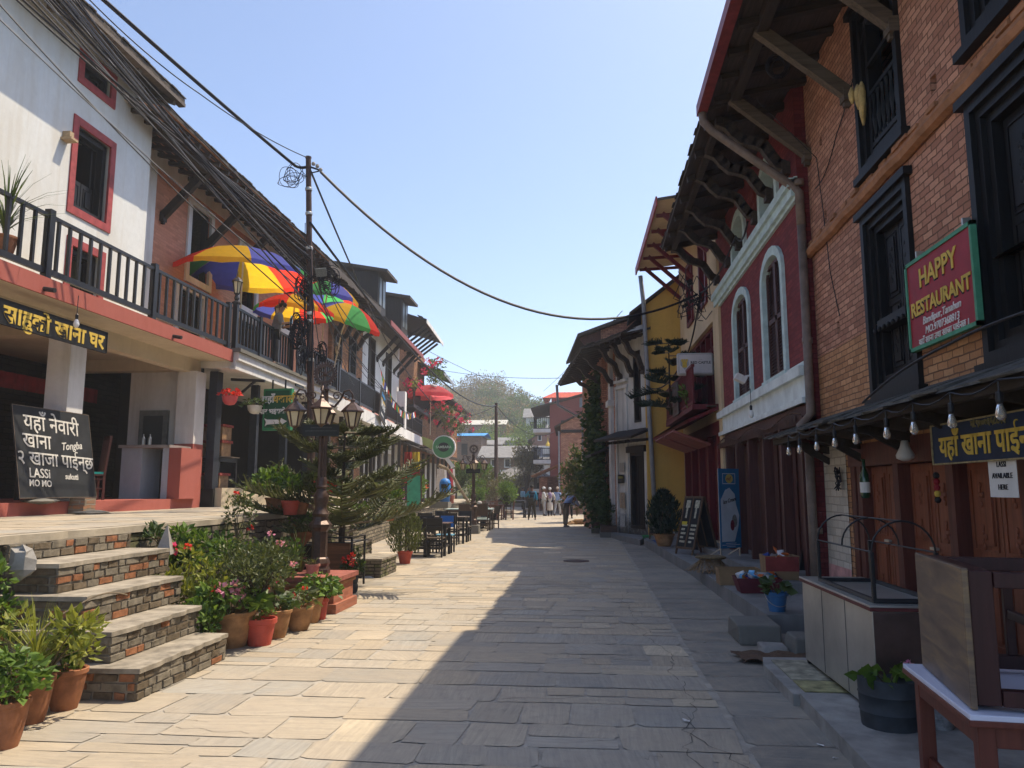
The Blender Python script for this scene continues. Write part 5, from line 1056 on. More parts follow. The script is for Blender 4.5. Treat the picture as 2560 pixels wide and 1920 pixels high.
def block(name, label, x0, x1, y0, y1, h, mat, cat='stone block'):
    rr = random.Random(int(x0*100)); j = lambda: rr.uniform(-.02, .02); m = M()
    m.add([(x0+j(), y0+j(), 0), (x1+j(), y0+j(), 0), (x1+j(), y1+j(), 0), (x0+j(), y1+j(), 0), (x0+.02+j(), y0+.02+j(), h), (x1-.02+j(), y0+.02+j(), h+j()*.3), (x1-.02+j(), y1-.02+j(), h+j()*.3), (x0+.02+j(), y1-.02+j(), h)], [(3, 2, 1, 0), (4, 5, 6, 7), (0, 1, 5, 4), (1, 2, 6, 5), (2, 3, 7, 6), (3, 0, 4, 7)])
    o = tag(m.build(name, mat), label, cat); bv = o.modifiers.new('bevel', 'BEVEL'); bv.width = .02; bv.segments = 3; return o
block('stone_block', 'mossy stone block serving as a step at the plinth corner', 1.52, 1.98, 8.4, 9.1, .2, m_conc); block('stone_block', 'darker stone block against the steel counter', 1.95, 2.45, 7.9, 8.35, .17, m_conc)
block('split_stone', 'small split stone lying beside the darker stone block', 1.66, 1.93, 7.95, 8.25, .08, m_slate, 'stone')
m = M(); rr = random.Random(31); NX, NY = 12, 8; vs = []
for i in range(NX+1):
    for j in range(NY+1): vs.append((1.38+.85*i/NX+.05*math.sin(j*1.7), 7.5+.45*j/NY+.04*math.sin(i*1.3), .012+.03*abs(math.sin(i*.9+j*.7))+rr.uniform(0, .012)))
m.add(vs, [(i*(NY+1)+j, (i+1)*(NY+1)+j, (i+1)*(NY+1)+j+1, i*(NY+1)+j+1) for i in range(NX) for j in range(NY)]); tag(m.build('jute_sack', plain('jute', (.13, .08, .05), .95, .35, 60, .5, 120), smooth=True), 'brown jute sack crumpled on the paving by the counter', 'sack')
for k, (y0, y1, c) in enumerate(((6.22, 6.55, (.30, .27, .13)), (6.58, 7.3, (.30, .275, .2)))):
    m = M(); m.box(1.6, y0, .088, 2.3, y1, .096); tag(m.build('printed_mat', plain('printed_paper_%d' % k, c, .8, .6, 9, .1, 30)), ('yellow printed sheet lying before the counter, nearest the camera', 'paler printed sheet lying beside the jute sack')[k], 'mat')
def crate(name, label, c, w, d, h, mat, flare=.12, packs=0, cat='box', mats=None, seed=1, rz=0.0, open_=True):
    rt = thing(name, label, cat, c); rr = random.Random(seed); m = M(Matrix.Translation(Vector(c))@Matrix.Rotation(rz, 4, 'Z')); f = 1-flare; t = .012
    a = [(-w*f/2, -d*f/2), (w*f/2, -d*f/2), (w*f/2, d*f/2), (-w*f/2, d*f/2)]; b = [(-w/2, -d/2), (w/2, -d/2), (w/2, d/2), (-w/2, d/2)]
    m.add([(*p, 0) for p in a], [(3, 2, 1, 0)]); m.add([(*p, .02) for p in a], [(0, 1, 2, 3)])
    for i in range(4):
        j = (i+1) % 4; m.add([(*a[i], 0), (*a[j], 0), (*b[j], h), (*b[i], h)], [(0, 1, 2, 3)]); k_ = 1-2*t/w
        m.add([(a[i][0]*k_, a[i][1]*k_, .02), (a[j][0]*k_, a[j][1]*k_, .02), (b[j][0]*k_, b[j][1]*k_, h), (b[i][0]*k_, b[i][1]*k_, h)], [(3, 2, 1, 0)]); m.add([(*b[i], h), (*b[j], h), (b[j][0]*k_, b[j][1]*k_, h), (b[i][0]*k_, b[i][1]*k_, h)], [(0, 1, 2, 3)])
    m.build('shell', mat, rt); T0 = Matrix.Translation(Vector(c))@Matrix.Rotation(rz, 4, 'Z')
    for k in range(packs):
        s = M(T0@Matrix.Translation((rr.uniform(-.36, .36)*w, rr.uniform(-.36, .36)*d, h*.75+rr.uniform(0, .5)*h*.7))@Matrix.Rotation(rr.uniform(0, 6.28), 4, 'Z')@Matrix.Rotation(rr.uniform(-1.1, 1.1), 4, 'X')@Matrix.Rotation(rr.uniform(-.8, .8), 4, 'Y')); L = rr.uniform(.06, .1); W = L*.7; H = .018
        s.add([(-W, -L, 0), (W, -L, 0), (W, L, 0), (-W, L, 0), (-W*.6, -L*.6, H), (W*.6, -L*.6, H), (W*.6, L*.6, H), (-W*.6, L*.6, H), (-W*.6, -L*.6, -H), (W*.6, -L*.6, -H), (W*.6, L*.6, -H), (-W*.6, L*.6, -H)], [(4, 5, 6, 7), (11, 10, 9, 8), (0, 1, 5, 4), (1, 2, 6, 5), (2, 3, 7, 6), (3, 0, 4, 7), (1, 0, 8, 9), (2, 1, 9, 10), (3, 2, 10, 11), (0, 3, 11, 8)])
        s_ = s.build('snack_packet', rr.choice(mats), None); tag(s_, 'crumpled snack packet lying in the '+cat, 'packet', 'snack packets in the '+cat)
    return rt
pk = [plain('foil_'+n, c, .3, .2, 12, .1, 40, .3, .5) for n, c in (('blue', (.03, .07, .38)), ('white', (.6, .6, .62)), ('silver', (.4, .42, .45)), ('orange', (.65, .14, .02)), ('black', (.03, .03, .035)), ('sky', (.1, .35, .6)), ('gold', (.45, .3, .08)))]
m_card = plain('cardboard', (.30, .19, .10), .9, .25, 6); m_cardr = plain('printed_cardboard', (.27, .05, .045), .85, .3, 6)
crate('snack_basket', 'maroon plastic basket heaped with blue and white snack packets', tuple(onz(1893, 1480, .2)), .6, .4, .2, m_potm, .2, 34, 'basket', pk, 5)
crate('cardboard_box', 'low open cardboard box behind the snack basket', tuple(onz(1862, 1466, .2)+Vector((-.05, .25, 0))), .6, .32, .24, m_card, .05)
cb = crate('cardboard_box', 'red printed cardboard box full of packets at the door posts', tuple(onz(1957, 1447, .34)+Vector((-.04, .0, 0))), .47, .36, .33, m_card, .08, 16, 'carton', pk[:5], 8)
c = woff(cb); M().box(c.x-.225, c.y-.182, c.z+.12, c.x+.225, c.y-.174, c.z+.32).build('printed_side', m_cardr, cb)
# bamboo stool
c = onz(1778, 1430, .2); st = thing('bamboo_stool', 'round bamboo stool with a frayed straw skirt on the plinth', 'stool', tuple(c))
m = M(); m.lathe([(.22, .22), (.26, .235), (.26, .255), (.22, .27), (.12, .25), (.0, .25)], tuple(c), 20, False); m.build('seat', plain('woven_seat', (.17, .12, .06), .9, .5, 40), st, True)
m = M(); rr = random.Random(2)
for k in range(110):
    a = 2*PI*k/110+rr.uniform(-.03, .03); b = a+rr.choice((-1, 1))*rr.uniform(.5, .9); m.bar((c.x+.15*math.cos(a), c.y+.15*math.sin(a), c.z+.22), (c.x+rr.uniform(.25, .46)*math.cos(b), c.y+rr.uniform(.25, .46)*math.sin(b), c.z+rr.uniform(.0, .03)), .008)
m.build('straw_skirt', plain('straw', (.30, .20, .11), .95, .4, 30), st)['kind'] = 'stuff'
# leaning chalkboard
p0 = onz(1996, 1446, .22); m = M(); m.add([p0+Vector(v) for v in ((0, 0, 0), (.32, -.02, 0), (.42, .3, 1.02), (.27, .32, 1.02), (0, .03, 0), (.32, .01, 0), (.42, .33, 1.02), (.27, .35, 1.02))], [(0, 1, 2, 3), (7, 6, 5, 4), (0, 4, 5, 1), (1, 5, 6, 2), (2, 6, 7, 3), (3, 7, 4, 0)]); tag(m.build('chalkboard', m_slateb), 'tall grey chalkboard leaning on the downpipe at the red house corner', 'chalkboard')
# ice cream banner
bn = thing('ice_cream_banner', 'tall blue and white Ice Cream banner on a thin stand', 'banner', (2.65, 15.0, .34)); FBn = Fac((2.87, 15.2), (2.43, 14.85))
m_bblue = plain('banner_blue', (.03, .17, .34), .45, .25, 3, 0); m_bwhite = plain('banner_white', (.60, .62, .66), .45, .1, 5, 0)
L_ = FBn.L; M(FBn.T).box(0, 0, .5, L_, .012, 1.98).build('panel', m_bblue, bn)
m = M(FBn.T); m.prism([(L_*.93, .62), (L_*.32, .62), (L_*.12, .9), (L_*.06, 1.1), (L_*.2, 1.3), (L_*.25, 1.5), (L_*.5, 1.62), (L_*.7, 1.58), (L_*.93, 1.4)], .013, .016); m.build('cream_swoosh', m_bwhite, bn)
m = M(FBn.T); m.lathe([(0, 0), (.07, 0), (.07, .004)], (0, 0, 0), 20) if False else None
m.prism([(L_*.5+.1*math.cos(2*PI*k/24)+0, 1.79+.085*math.sin(2*PI*k/24)) for k in range(24)], .017, .02); m.build('round_emblem', plain('emblem_yellow', (.60, .47, .12), .6, .1, 9, 0), bn)
m = M(FBn.T); rectframe(m, L_*.2, 1.69, L_*.82, 1.89, .012, .0165, .0168); m.build('emblem_frame', m_bwhite, bn)
m = M(FBn.T); m.prism([(L_*.3+.07*math.cos(2*PI*k/16), 1.0+.12*math.sin(2*PI*k/16)) for k in range(16)], .017, .019); m.build('ice_cream_scoop', plain('grey_scoop', (.25, .23, .21), .8, .4, 30, 0), bn)
m = M(FBn.T); m.prism([(L_*.42+.055*math.cos(2*PI*k/16), .92+.1*math.sin(2*PI*k/16)) for k in range(16)], .02, .022); m.build('fruit', plain('fruit_red', (.22, .03, .045), .7, .4, 30, 0), bn)
T, pos = FBn.textT(L_*.55, .021, 1.79); write('nd', .11, T, pos, m_sred, bn, shear=.3); T, pos = FBn.textT(L_*.52, .021, 1.38); write('Ice Cream', .105, T, pos, m_inkk, bn, shear=.3, rot=.2, sx=.82)
for k, w_ in enumerate((.5, .85, .4)): M(FBn.T).box(L_*(.5-w_/2), .013, .585-.03*k, L_*(.5+w_/2), .0145, .595-.03*k).build('fine_print', m_bwhite, bn)
for u in (.02, L_-.02): m = M(FBn.T); m.bar((u, -.012, .34), (u, -.012, 1.98), .02); m.bar((u, -.012, .5), (u, -.3, .35), .018); m.build('stand_leg', m_steel, bn)
# light box sign
FS = Fac((3.1, 19.0), (2.22, 19.0)); ls = thing('light_box_sign', 'white RED CASTLE light box sign sticking out above the crimson cafe door', 'sign', (2.6, 19, 4.3)); zc = 4.64
m = M(FS.T); m.box(0, -.1, zc-.29, FS.L, .06, zc+.27); o = m.build('case', plain('box_case', (.45, .43, .42), .5, .15, 6), ls)
bv = o.modifiers.new('bevel', 'BEVEL'); bv.width = .05; bv.segments = 3
M(FS.T).box(.05, .062, zc-.23, FS.L-.05, .066, zc+.22).build('face', m_inkp if False else plain('sign_face', (.62, .58, .60), .5, .06, 6, 0), ls)
T, pos = FS.textT(FS.L*.36, .068, zc+.02); write('RED CASTLE', .088, T, pos, m_inkk, ls, offset=.002)
T, pos = FS.textT(FS.L*.36, .068, zc+.09); write('CAFÉ', .035, T, pos, plain('pale_ink', (.35, .33, .33), .8, .1, 5, 0), ls)
m = M(FS.T); u = FS.L*.8; m.prism([(u-.1, zc+.1), (u-.1, zc-.04), (u, zc-.15), (u+.1, zc-.04), (u+.1, zc+.1)], .067, .069); m.build('shield', plain('shield_grey', (.33, .35, .40), .8, .1, 5, 0), ls)
m = M(FS.T); m.box(u-.055, .07, zc-.1, u+.055, .072, zc+.05)
for k in (-1, 0, 1): m.box(u+k*.055-.022, .07, zc+.05, u+k*.055+.022, .072, zc+.11)
m.build('castle_mark', m_gold, ls)
for z in (.1, -.1): M(FS.T).box(-.12, -.04, zc+z-.045, 0, .0, zc+z+.045).build('bracket', m_pvcg, ls)
m = M(F3.T); m.box(2.2, .66, 3.5, 3.1, .69, 4.35); mb_ = tag(m.build('menu_board', plain('grey_brown_board', (.17, .14, .13), .8, .3, 5)), 'grey brown board fixed on the crimson balcony railing', 'board')
m = M(F3.T); rr = random.Random(8)
for k in range(5): m.box(2.35, .691, 4.18-.15*k, 2.35+rr.uniform(.4, .65), .694, 4.24-.15*k)
m.build('lettering', m_maroon, mb_)
# sandwich boards
def a_board(label, c, w, h, ang, mface, mfr, marks, spread=.5, split=False):
    rt = thing('sandwich_board', label, 'sandwich board', tuple(c)); T0 = Matrix.Translation(Vector(c))@Matrix.Rotation(ang, 4, 'Z')
    def face(sgn):
        return T0@Matrix.Translation((0, sgn*spread/2, 0))@Matrix.Rotation(sgn*math.atan2(spread/2, h), 4, 'X')
    for sgn in (-1, 1):
        m = M(face(sgn)); rectframe(m, -w/2, .12, w/2, h, .045, -.015, .015)
        for s in (-1, 1): m.box(s*(w/2-.04)-.02, -.014, 0, s*(w/2-.04)+.02, .014, .12)
        if split: m.box(-.02, -.015, .165, .02, .015, h-.045)
        f_ = m.build('frame', mfr, rt)
        M(face(sgn)).box(-w/2+.045, -.006, .165, w/2-.045, .006, h-.045).build('panel', mface, f_)
    for (x0, z0, x1, z1, mm) in marks: M(face(-1)).box(x0*w, -.0095, z0*h, x1*w, -.0065, z1*h).build('chalk_mark', mm, rt)
    return rt
m_pale = plain('pale_paint_mark', (.45, .43, .33), .9, .5, 30, 0)
mk = []; rr = random.Random(15)
for s in (-1, 1):
    x0 = -.42 if s < 0 else .06
    mk += [(x0+.08, .8, x0+.3, .93, m_pale), (x0+.13, .62, x0+.22, .8, m_pale)]
    for k in range(5): mk.append((x0+.05, .2+.07*k, x0+rr.uniform(.22, .34), .235+.07*k, m_pale))
mk.append((-.4, .5, -.12, .56, plain('yellow_strip', (.55, .44, .04), .8, .1, 9, 0)))
m_wframe = wood('brown_frame', (.14, .085, .05), 2)
a_board('big double chalk menu board with a yellow strip before the crimson doors', onz(1742, 1385, .2), .62, 1.28, -1.02, m_slateb, m_wframe, mk, .7, True)
a_board('smaller chalk menu board at the yellow gable behind the round cypress', onz(1648, 1350, .2)+Vector((.05, .3, 0)), .5, 1.1, -.9, m_slateb, m_wframe, mk[:5], .4)
m = M(F3.T); m.box(2.6, .95, .205, 3.9, 1.25, .212); tag(m.build('door_mat', plain('blue_mat', (.03, .06, .20), .95, .2, 30)), 'thin blue mat on the plinth behind the big menu board', 'mat')
plant('dense round dark cypress in a brown clay pot on the right plinth', tuple(onz(1662, 1366, .2)+Vector((0, .1, 0))), .25, .3, m_potb, 'clay', lf_k, .42, 1.05, 1900, .13, None, style='conifer')
plant('small red flowering plant half hidden behind the big menu board', tuple(onz(1728, 1378, .2)+Vector((.15, .55, 0))), .14, .3, m_potd, 'plastic', lf_c, .18, .3, 90, .09, (fl_r, 4, .06))
m = M(Matrix.Translation(onz(1617, 1346, .17))); pot_mesh(m, (0, 0, 0), .14, .09, 'plastic'); tag(m.build('green_tray', plain('bright_green', (.02, .30, .08), .5, .1, 6), smooth=True), 'bright green plastic basin on the white house step', 'basin')
# planter boxes before the vine
def planter(label, x0, x1, y0, y1, h, seed):
    rt = thing('brick_planter', label, 'planter', ((x0+x1)/2, (y0+y1)/2, 0)); m = M(); m.box(x0, y0, 0, x1, y1, h*.45); m.build('base', m_conc, rt)
    M().box(x0+.02, y0+.02, h*.45, x1-.02, y1-.02, h).build('wall', brick('planter_brick_%d' % seed, (.12, .08, .06), (.2, .12, .08), (.08, .06, .05), .2, .06, .006, .6), rt); m = M(); m.box(x0+.07, y0+.07, h, x1-.07, y1-.07, h+.01); m.build('soil', m_soil, rt)
planter('low brick planter at the white house corner, nearest the camera', .38, 1.02, 26.1, 27.2, .38, 1); planter('second brick planter behind the first, further along the vine', .1, .85, 28.4, 29.6, .45, 2)
# ---------------------------------------------------------------- plants in the ground and in beds
def bush(label, c, rad, n, size, mat, flowers=None, name='shrub', trunk=None, seed=None, cat='shrub', up=.3, clumps=None, group=None):
    PN[0] += 1; rr = random.Random(seed or PN[0]*13+5); c = Vector(c); rt = thing(name, label, cat, (c.x, c.y, c.z-rad[2]), group); m = M(); cl = clumps or max(6, n//45); tips = []
    for k in range(cl):
        v = Vector((rr.gauss(0, 1), rr.gauss(0, 1), rr.gauss(0, 1))).normalized()*rr.uniform(.25, 1.0); p = c+Vector((v.x*rad[0]*.85, v.y*rad[1]*.85, v.z*rad[2]*.85)); tips.append(p)
        q = rr.uniform(.22, .42); leaf_bunch(m, p, (rad[0]*q, rad[1]*q, rad[2]*q), n//cl, size, rr, up)
    m.build('foliage', mat, rt); m = M(); stems(m, (c.x, c.y, c.z-rad[2]), tips[:18], rr, trunk or .008); m.build('stems', m_stem if not trunk else m_bark, rt)
    if flowers:
        fm, fn, fs = flowers
        for k in range(fn):
            v = Vector((rr.gauss(0, 1), rr.gauss(-.6, .8), rr.gauss(.3, .8))).normalized()*rr.uniform(.8, 1.05); p = c+Vector((v.x*rad[0], v.y*rad[1], v.z*rad[2])); f = M()
            for _ in range(11): v = Vector((rr.gauss(0, 1), rr.gauss(0, 1), rr.gauss(0, 1))).normalized(); leaf(f, p+v*fs*.25, v, fs*.62, rr, .9)
            f.build('flower', fm, rt)
    return rt
# street pots right of the steps, then left of them
plant('wide brown clay pot of pink hydrangeas at the foot of the brick steps', tuple(onz(568, 1622)+Vector((-.02, .12, 0))), .235, .36, m_potb, 'clay', lf_a, .33, .34, 150, .15, (fl_p, 5, .1), style='broad')
rs = plant('red plastic pot with a tall twiggy rose bush, second from the steps', tuple(onz(648, 1612)), .165, .27, m_potr, 'plastic', lf_a, .16, .1, 70, .05, None)
plant('brown clay pot behind the rose bush pot', tuple(onz(684, 1596)+Vector((0, .05, 0))), .16, .3, m_potb, 'clay', lf_c, .2, .22, 60, .1, (fl_r, 1, .05), style='broad')
plant('round brown clay pot of grey green geranium leaves beside the brick pedestal', tuple(onz(746, 1575)), .165, .27, m_potb, 'clay', lf_b, .2, .26, 55, .12, (fl_r, 2, .05), style='broad')
plant('narrow brown clay pot half hidden in front of the brick pedestal', tuple(onz(776, 1558)+Vector((0, .06, 0))), .12, .3, m_potb, 'clay', lf_a, .15, .2, 50, .09, None, style='broad')
plant('bright red pot of ruffled green geranium at the pedestal corner', tuple(onz(797, 1548)), .115, .26, m_potr, 'plastic', lf_a, .24, .34, 240, .09, None, style='broad')
plant('tall terracotta pot of trailing vine left of the brick steps', tuple(onz(160, 1772)), .14, .29, m_pot, 'clay', lf_a, .2, .3, 170, .075, None)
plant('terracotta pot of yellow green grass left of the steps, second from the frame edge', tuple(onz(75, 1806)), .135, .31, m_pot, 'clay', lf_d, .42, .62, 90, .022, None, style='blade')
plant('terracotta pot of round geranium leaves at the left frame edge', tuple(onz(8, 1868)), .13, .29, m_pot, 'clay', lf_a, .2, .34, 230, .07, None, style='broad')
bush('sprawling twiggy vine with yellowing leaves behind the three terracotta pots', (-3.85, 5.35, .58), (.42, .3, .28), 330, .075, lf_d, seed=17); bush('leafy green creeper on the stacked stones left of the steps', (-4.75, 5.8, .7), (.35, .25, .4), 300, .075, lf_a, seed=18)
bush('low leafy filler between the terracotta pots', (-3.85, 4.75, .42), (.4, .4, .22), 420, .07, lf_a, seed=19); bush('ivy clump hanging over the terrace edge above the stacked stones', (-5.0, 6.05, 1.1), (.2, .14, .15), 90, .07, lf_a, seed=29)
cable('bare_branch', 'thin bare branch arching over the terracotta pots', [(-3.9, 5.1, .45), (-3.7, 5.4, .75), (-3.5, 5.7, .8)], .006, m_branch, sag=-.05, cat='branch')
# rose bush and bed plants
bush('big twiggy rose bush with pink blooms in the middle of the flower bed', (-3.45, 7.95, .78), (.44, .48, .38), 1500, .05, lf_b, (fl_p, 4, .055), trunk=.014, seed=40); bush('leafy olive shrub behind the rose bush with red buds', (-3.95, 8.8, .66), (.55, .5, .36), 1000, .06, lf_b, (fl_r, 2, .05), seed=41)
bush('bright green geranium mound on the bed beside the top steps', (-4.5, 8.5, .86), (.45, .36, .28), 650, .085, lf_a, (fl_m, 1, .1), seed=42); bush('ragged yellow green shrub right of the middle steps', (-4.1, 7.75, .6), (.42, .32, .42), 620, .07, lf_d, (fl_r, 2, .06), seed=43)
bush('bushy green filler between the wide pot and the steps', (-3.85, 7.5, .34), (.36, .25, .36), 520, .07, lf_a, seed=44); bush('tall thin shrub on the terrace edge with one red flower', (-4.75, 10.2, 1.32), (.26, .3, .42), 260, .06, lf_b, (fl_r, 2, .07), seed=45)
bush('dark leafy shrub along the terrace wall behind the bed', (-4.65, 9.6, .86), (.34, .55, .26), 450, .08, lf_a, seed=46); bush('tangled green shrub left of the lamp pedestal', (-4.1, 10.0, .62), (.36, .4, .4), 520, .065, lf_a, (fl_m, 2, .05), seed=47); bush('small leafy clump on the terrace corner above the steps', (-4.75, 8.3, 1.12), (.22, .2, .14), 90, .08, lf_c, seed=48)
plant('spiky sword leaf plant standing left of the lamp post', (-4.0, 10.6, .3), 0, 0, None, '', lf_b, .28, .85, 26, .05, None, style='blade', name='sword_plant')
for k, (x, y, z, r, h, mm, lb) in enumerate(((-4.45, 10.1, .36, .14, .25, m_potb, 'weathered clay pot standing upright on the bed ledge'), (-4.5, 10.9, .36, .12, .2, m_pot, 'small clay pot with green leaves on the bed ledge'), (-4.35, 11.45, .36, .12, .22, m_potm, 'maroon pot with green leaves on the bed ledge'))): plant(lb, (x, y, z), r, h, mm, 'clay', (lf_a, lf_b, lf_a)[k], .22, .3, 130, .08, None)
for (x, y, z, s) in ((-4.55, 8.05, 1.0, .16), (-4.3, 7.1, .0, .0)):
    if s: m = M(); m.add([(x-s*.7, y, z-.1), (x+s*.6, y-.05, z-.1), (x+s*.2, y+s, z-.1), (x+.0, y+s*.2, z+s*1.4)], [(0, 1, 3), (1, 2, 3), (2, 0, 3), (2, 1, 0)]); tag(m.build('pointed_stone', m_slate), 'pointed grey stone standing beside the second highest step', 'stone')
m = M(); m.ball((-4.62, 6.02, 1.0), (.12, .1, .13), 7, 5); rr = random.Random(4); m.v = [p+Vector((rr.uniform(-.02, .02), rr.uniform(-.02, .02), rr.uniform(-.025, .025))) for p in m.v]; tag(m.build('boulder', m_slate), 'rounded grey boulder left of the upper brick steps', 'stone')
# upper pots along the terrace wall
up = [(708, 1284, 1.2, .18, .26, m_pot, 'clay', lf_a, .42, .5, 480, .12, None, 'large terracotta pot of pale green leaves on the terrace left of the lamp post'),
      (744, 1287, 1.2, .14, .22, m_potr, 'plastic', lf_a, .2, .5, 150, .1, None, 'orange red pot with a leaning stem on the terrace beside the lamp post'),
      (768, 1286, 1.2, .15, .26, m_pot, 'clay', lf_b, .25, .5, 200, .09, None, 'terracotta pot behind the lamp post shaft'),
      (824, 1284, 1.2, .12, .2, m_poty, 'plastic', lf_a, .25, .42, 220, .1, (fl_r, 6, .1), 'yellow pot of red flowering leaves right of the lamp post'),
      (910, 1312, .9, .17, .17, m_potd, 'plastic', lf_a, .22, .28, 160, .1, None, 'dark grey pot of geraniums on the stone steps'),
      (936, 1309, .9, .1, .17, m_potr, 'plastic', lf_a, .14, .2, 70, .08, None, 'small red pot between two dark pots on the stone steps'),
      (950, 1311, .9, .13, .2, m_potd, 'plastic', lf_b, .2, .5, 150, .09, (fl_o, 3, .08), 'grey pot of tall stems with orange blooms on the stone steps'),
      (972, 1302, .95, .22, .22, m_pot, 'clay', lf_a, .38, .55, 420, .1, (fl_o, 5, .1), 'wide terracotta pot of bright leaves and orange blooms on the stone steps')]
for (px, py, z, r, h, mm, kd, lm, pr, pz, n, s, fl, lb) in up: plant(lb, tuple(onz(px, py, z)+Vector((-.12 if z > 1.1 else -.05, .0, 0))), r, h, mm, kd, lm, pr, pz, n, s, fl)
plant('tilted terracotta pot sliding off the bed ledge left of the lamp post', (-4.6, 12.0, .75), .19, .28, m_pot, 'plastic', lf_a, .2, .3, 70, .1, None, tilt=.5)
plant('small pink pot with a seedling on the brick pedestal', tuple(onz(781, 1438, .46)), .095, .145, m_potp, 'plastic', lf_b, .09, .08, 26, .06, None)
plant('black double bulb pot of red geraniums right of the brick pedestal', tuple(onz(882, 1483)), .075, .27, m_potd, 'round', lf_c, .2, .36, 260, .075, (fl_r, 5, .08))
plant('upright grey green cypress bush in a red plastic pot beside the stone steps', tuple(onz(1012, 1409)), .16, .26, m_potr, 'plastic', lf_b, .4, .95, 2300, .085, None, style='conifer')
m = M(Matrix.Translation(onz(920, 1445))@Matrix.Rotation(PI/2, 4, 'Y')@Matrix.Rotation(.3, 4, 'X')); m.lathe([(.03, -.12), (.035, -.1), (.035, .04), (.03, .07), (.014, .1), (.014, .12)], (0, 0, 0), 10); tag(m.build('water_bottle', plain('clear_plastic', (.55, .62, .68), .15, .1, 6, 0, 1, 0, .6), smooth=True), 'empty clear water bottle lying by the stone steps', 'bottle')
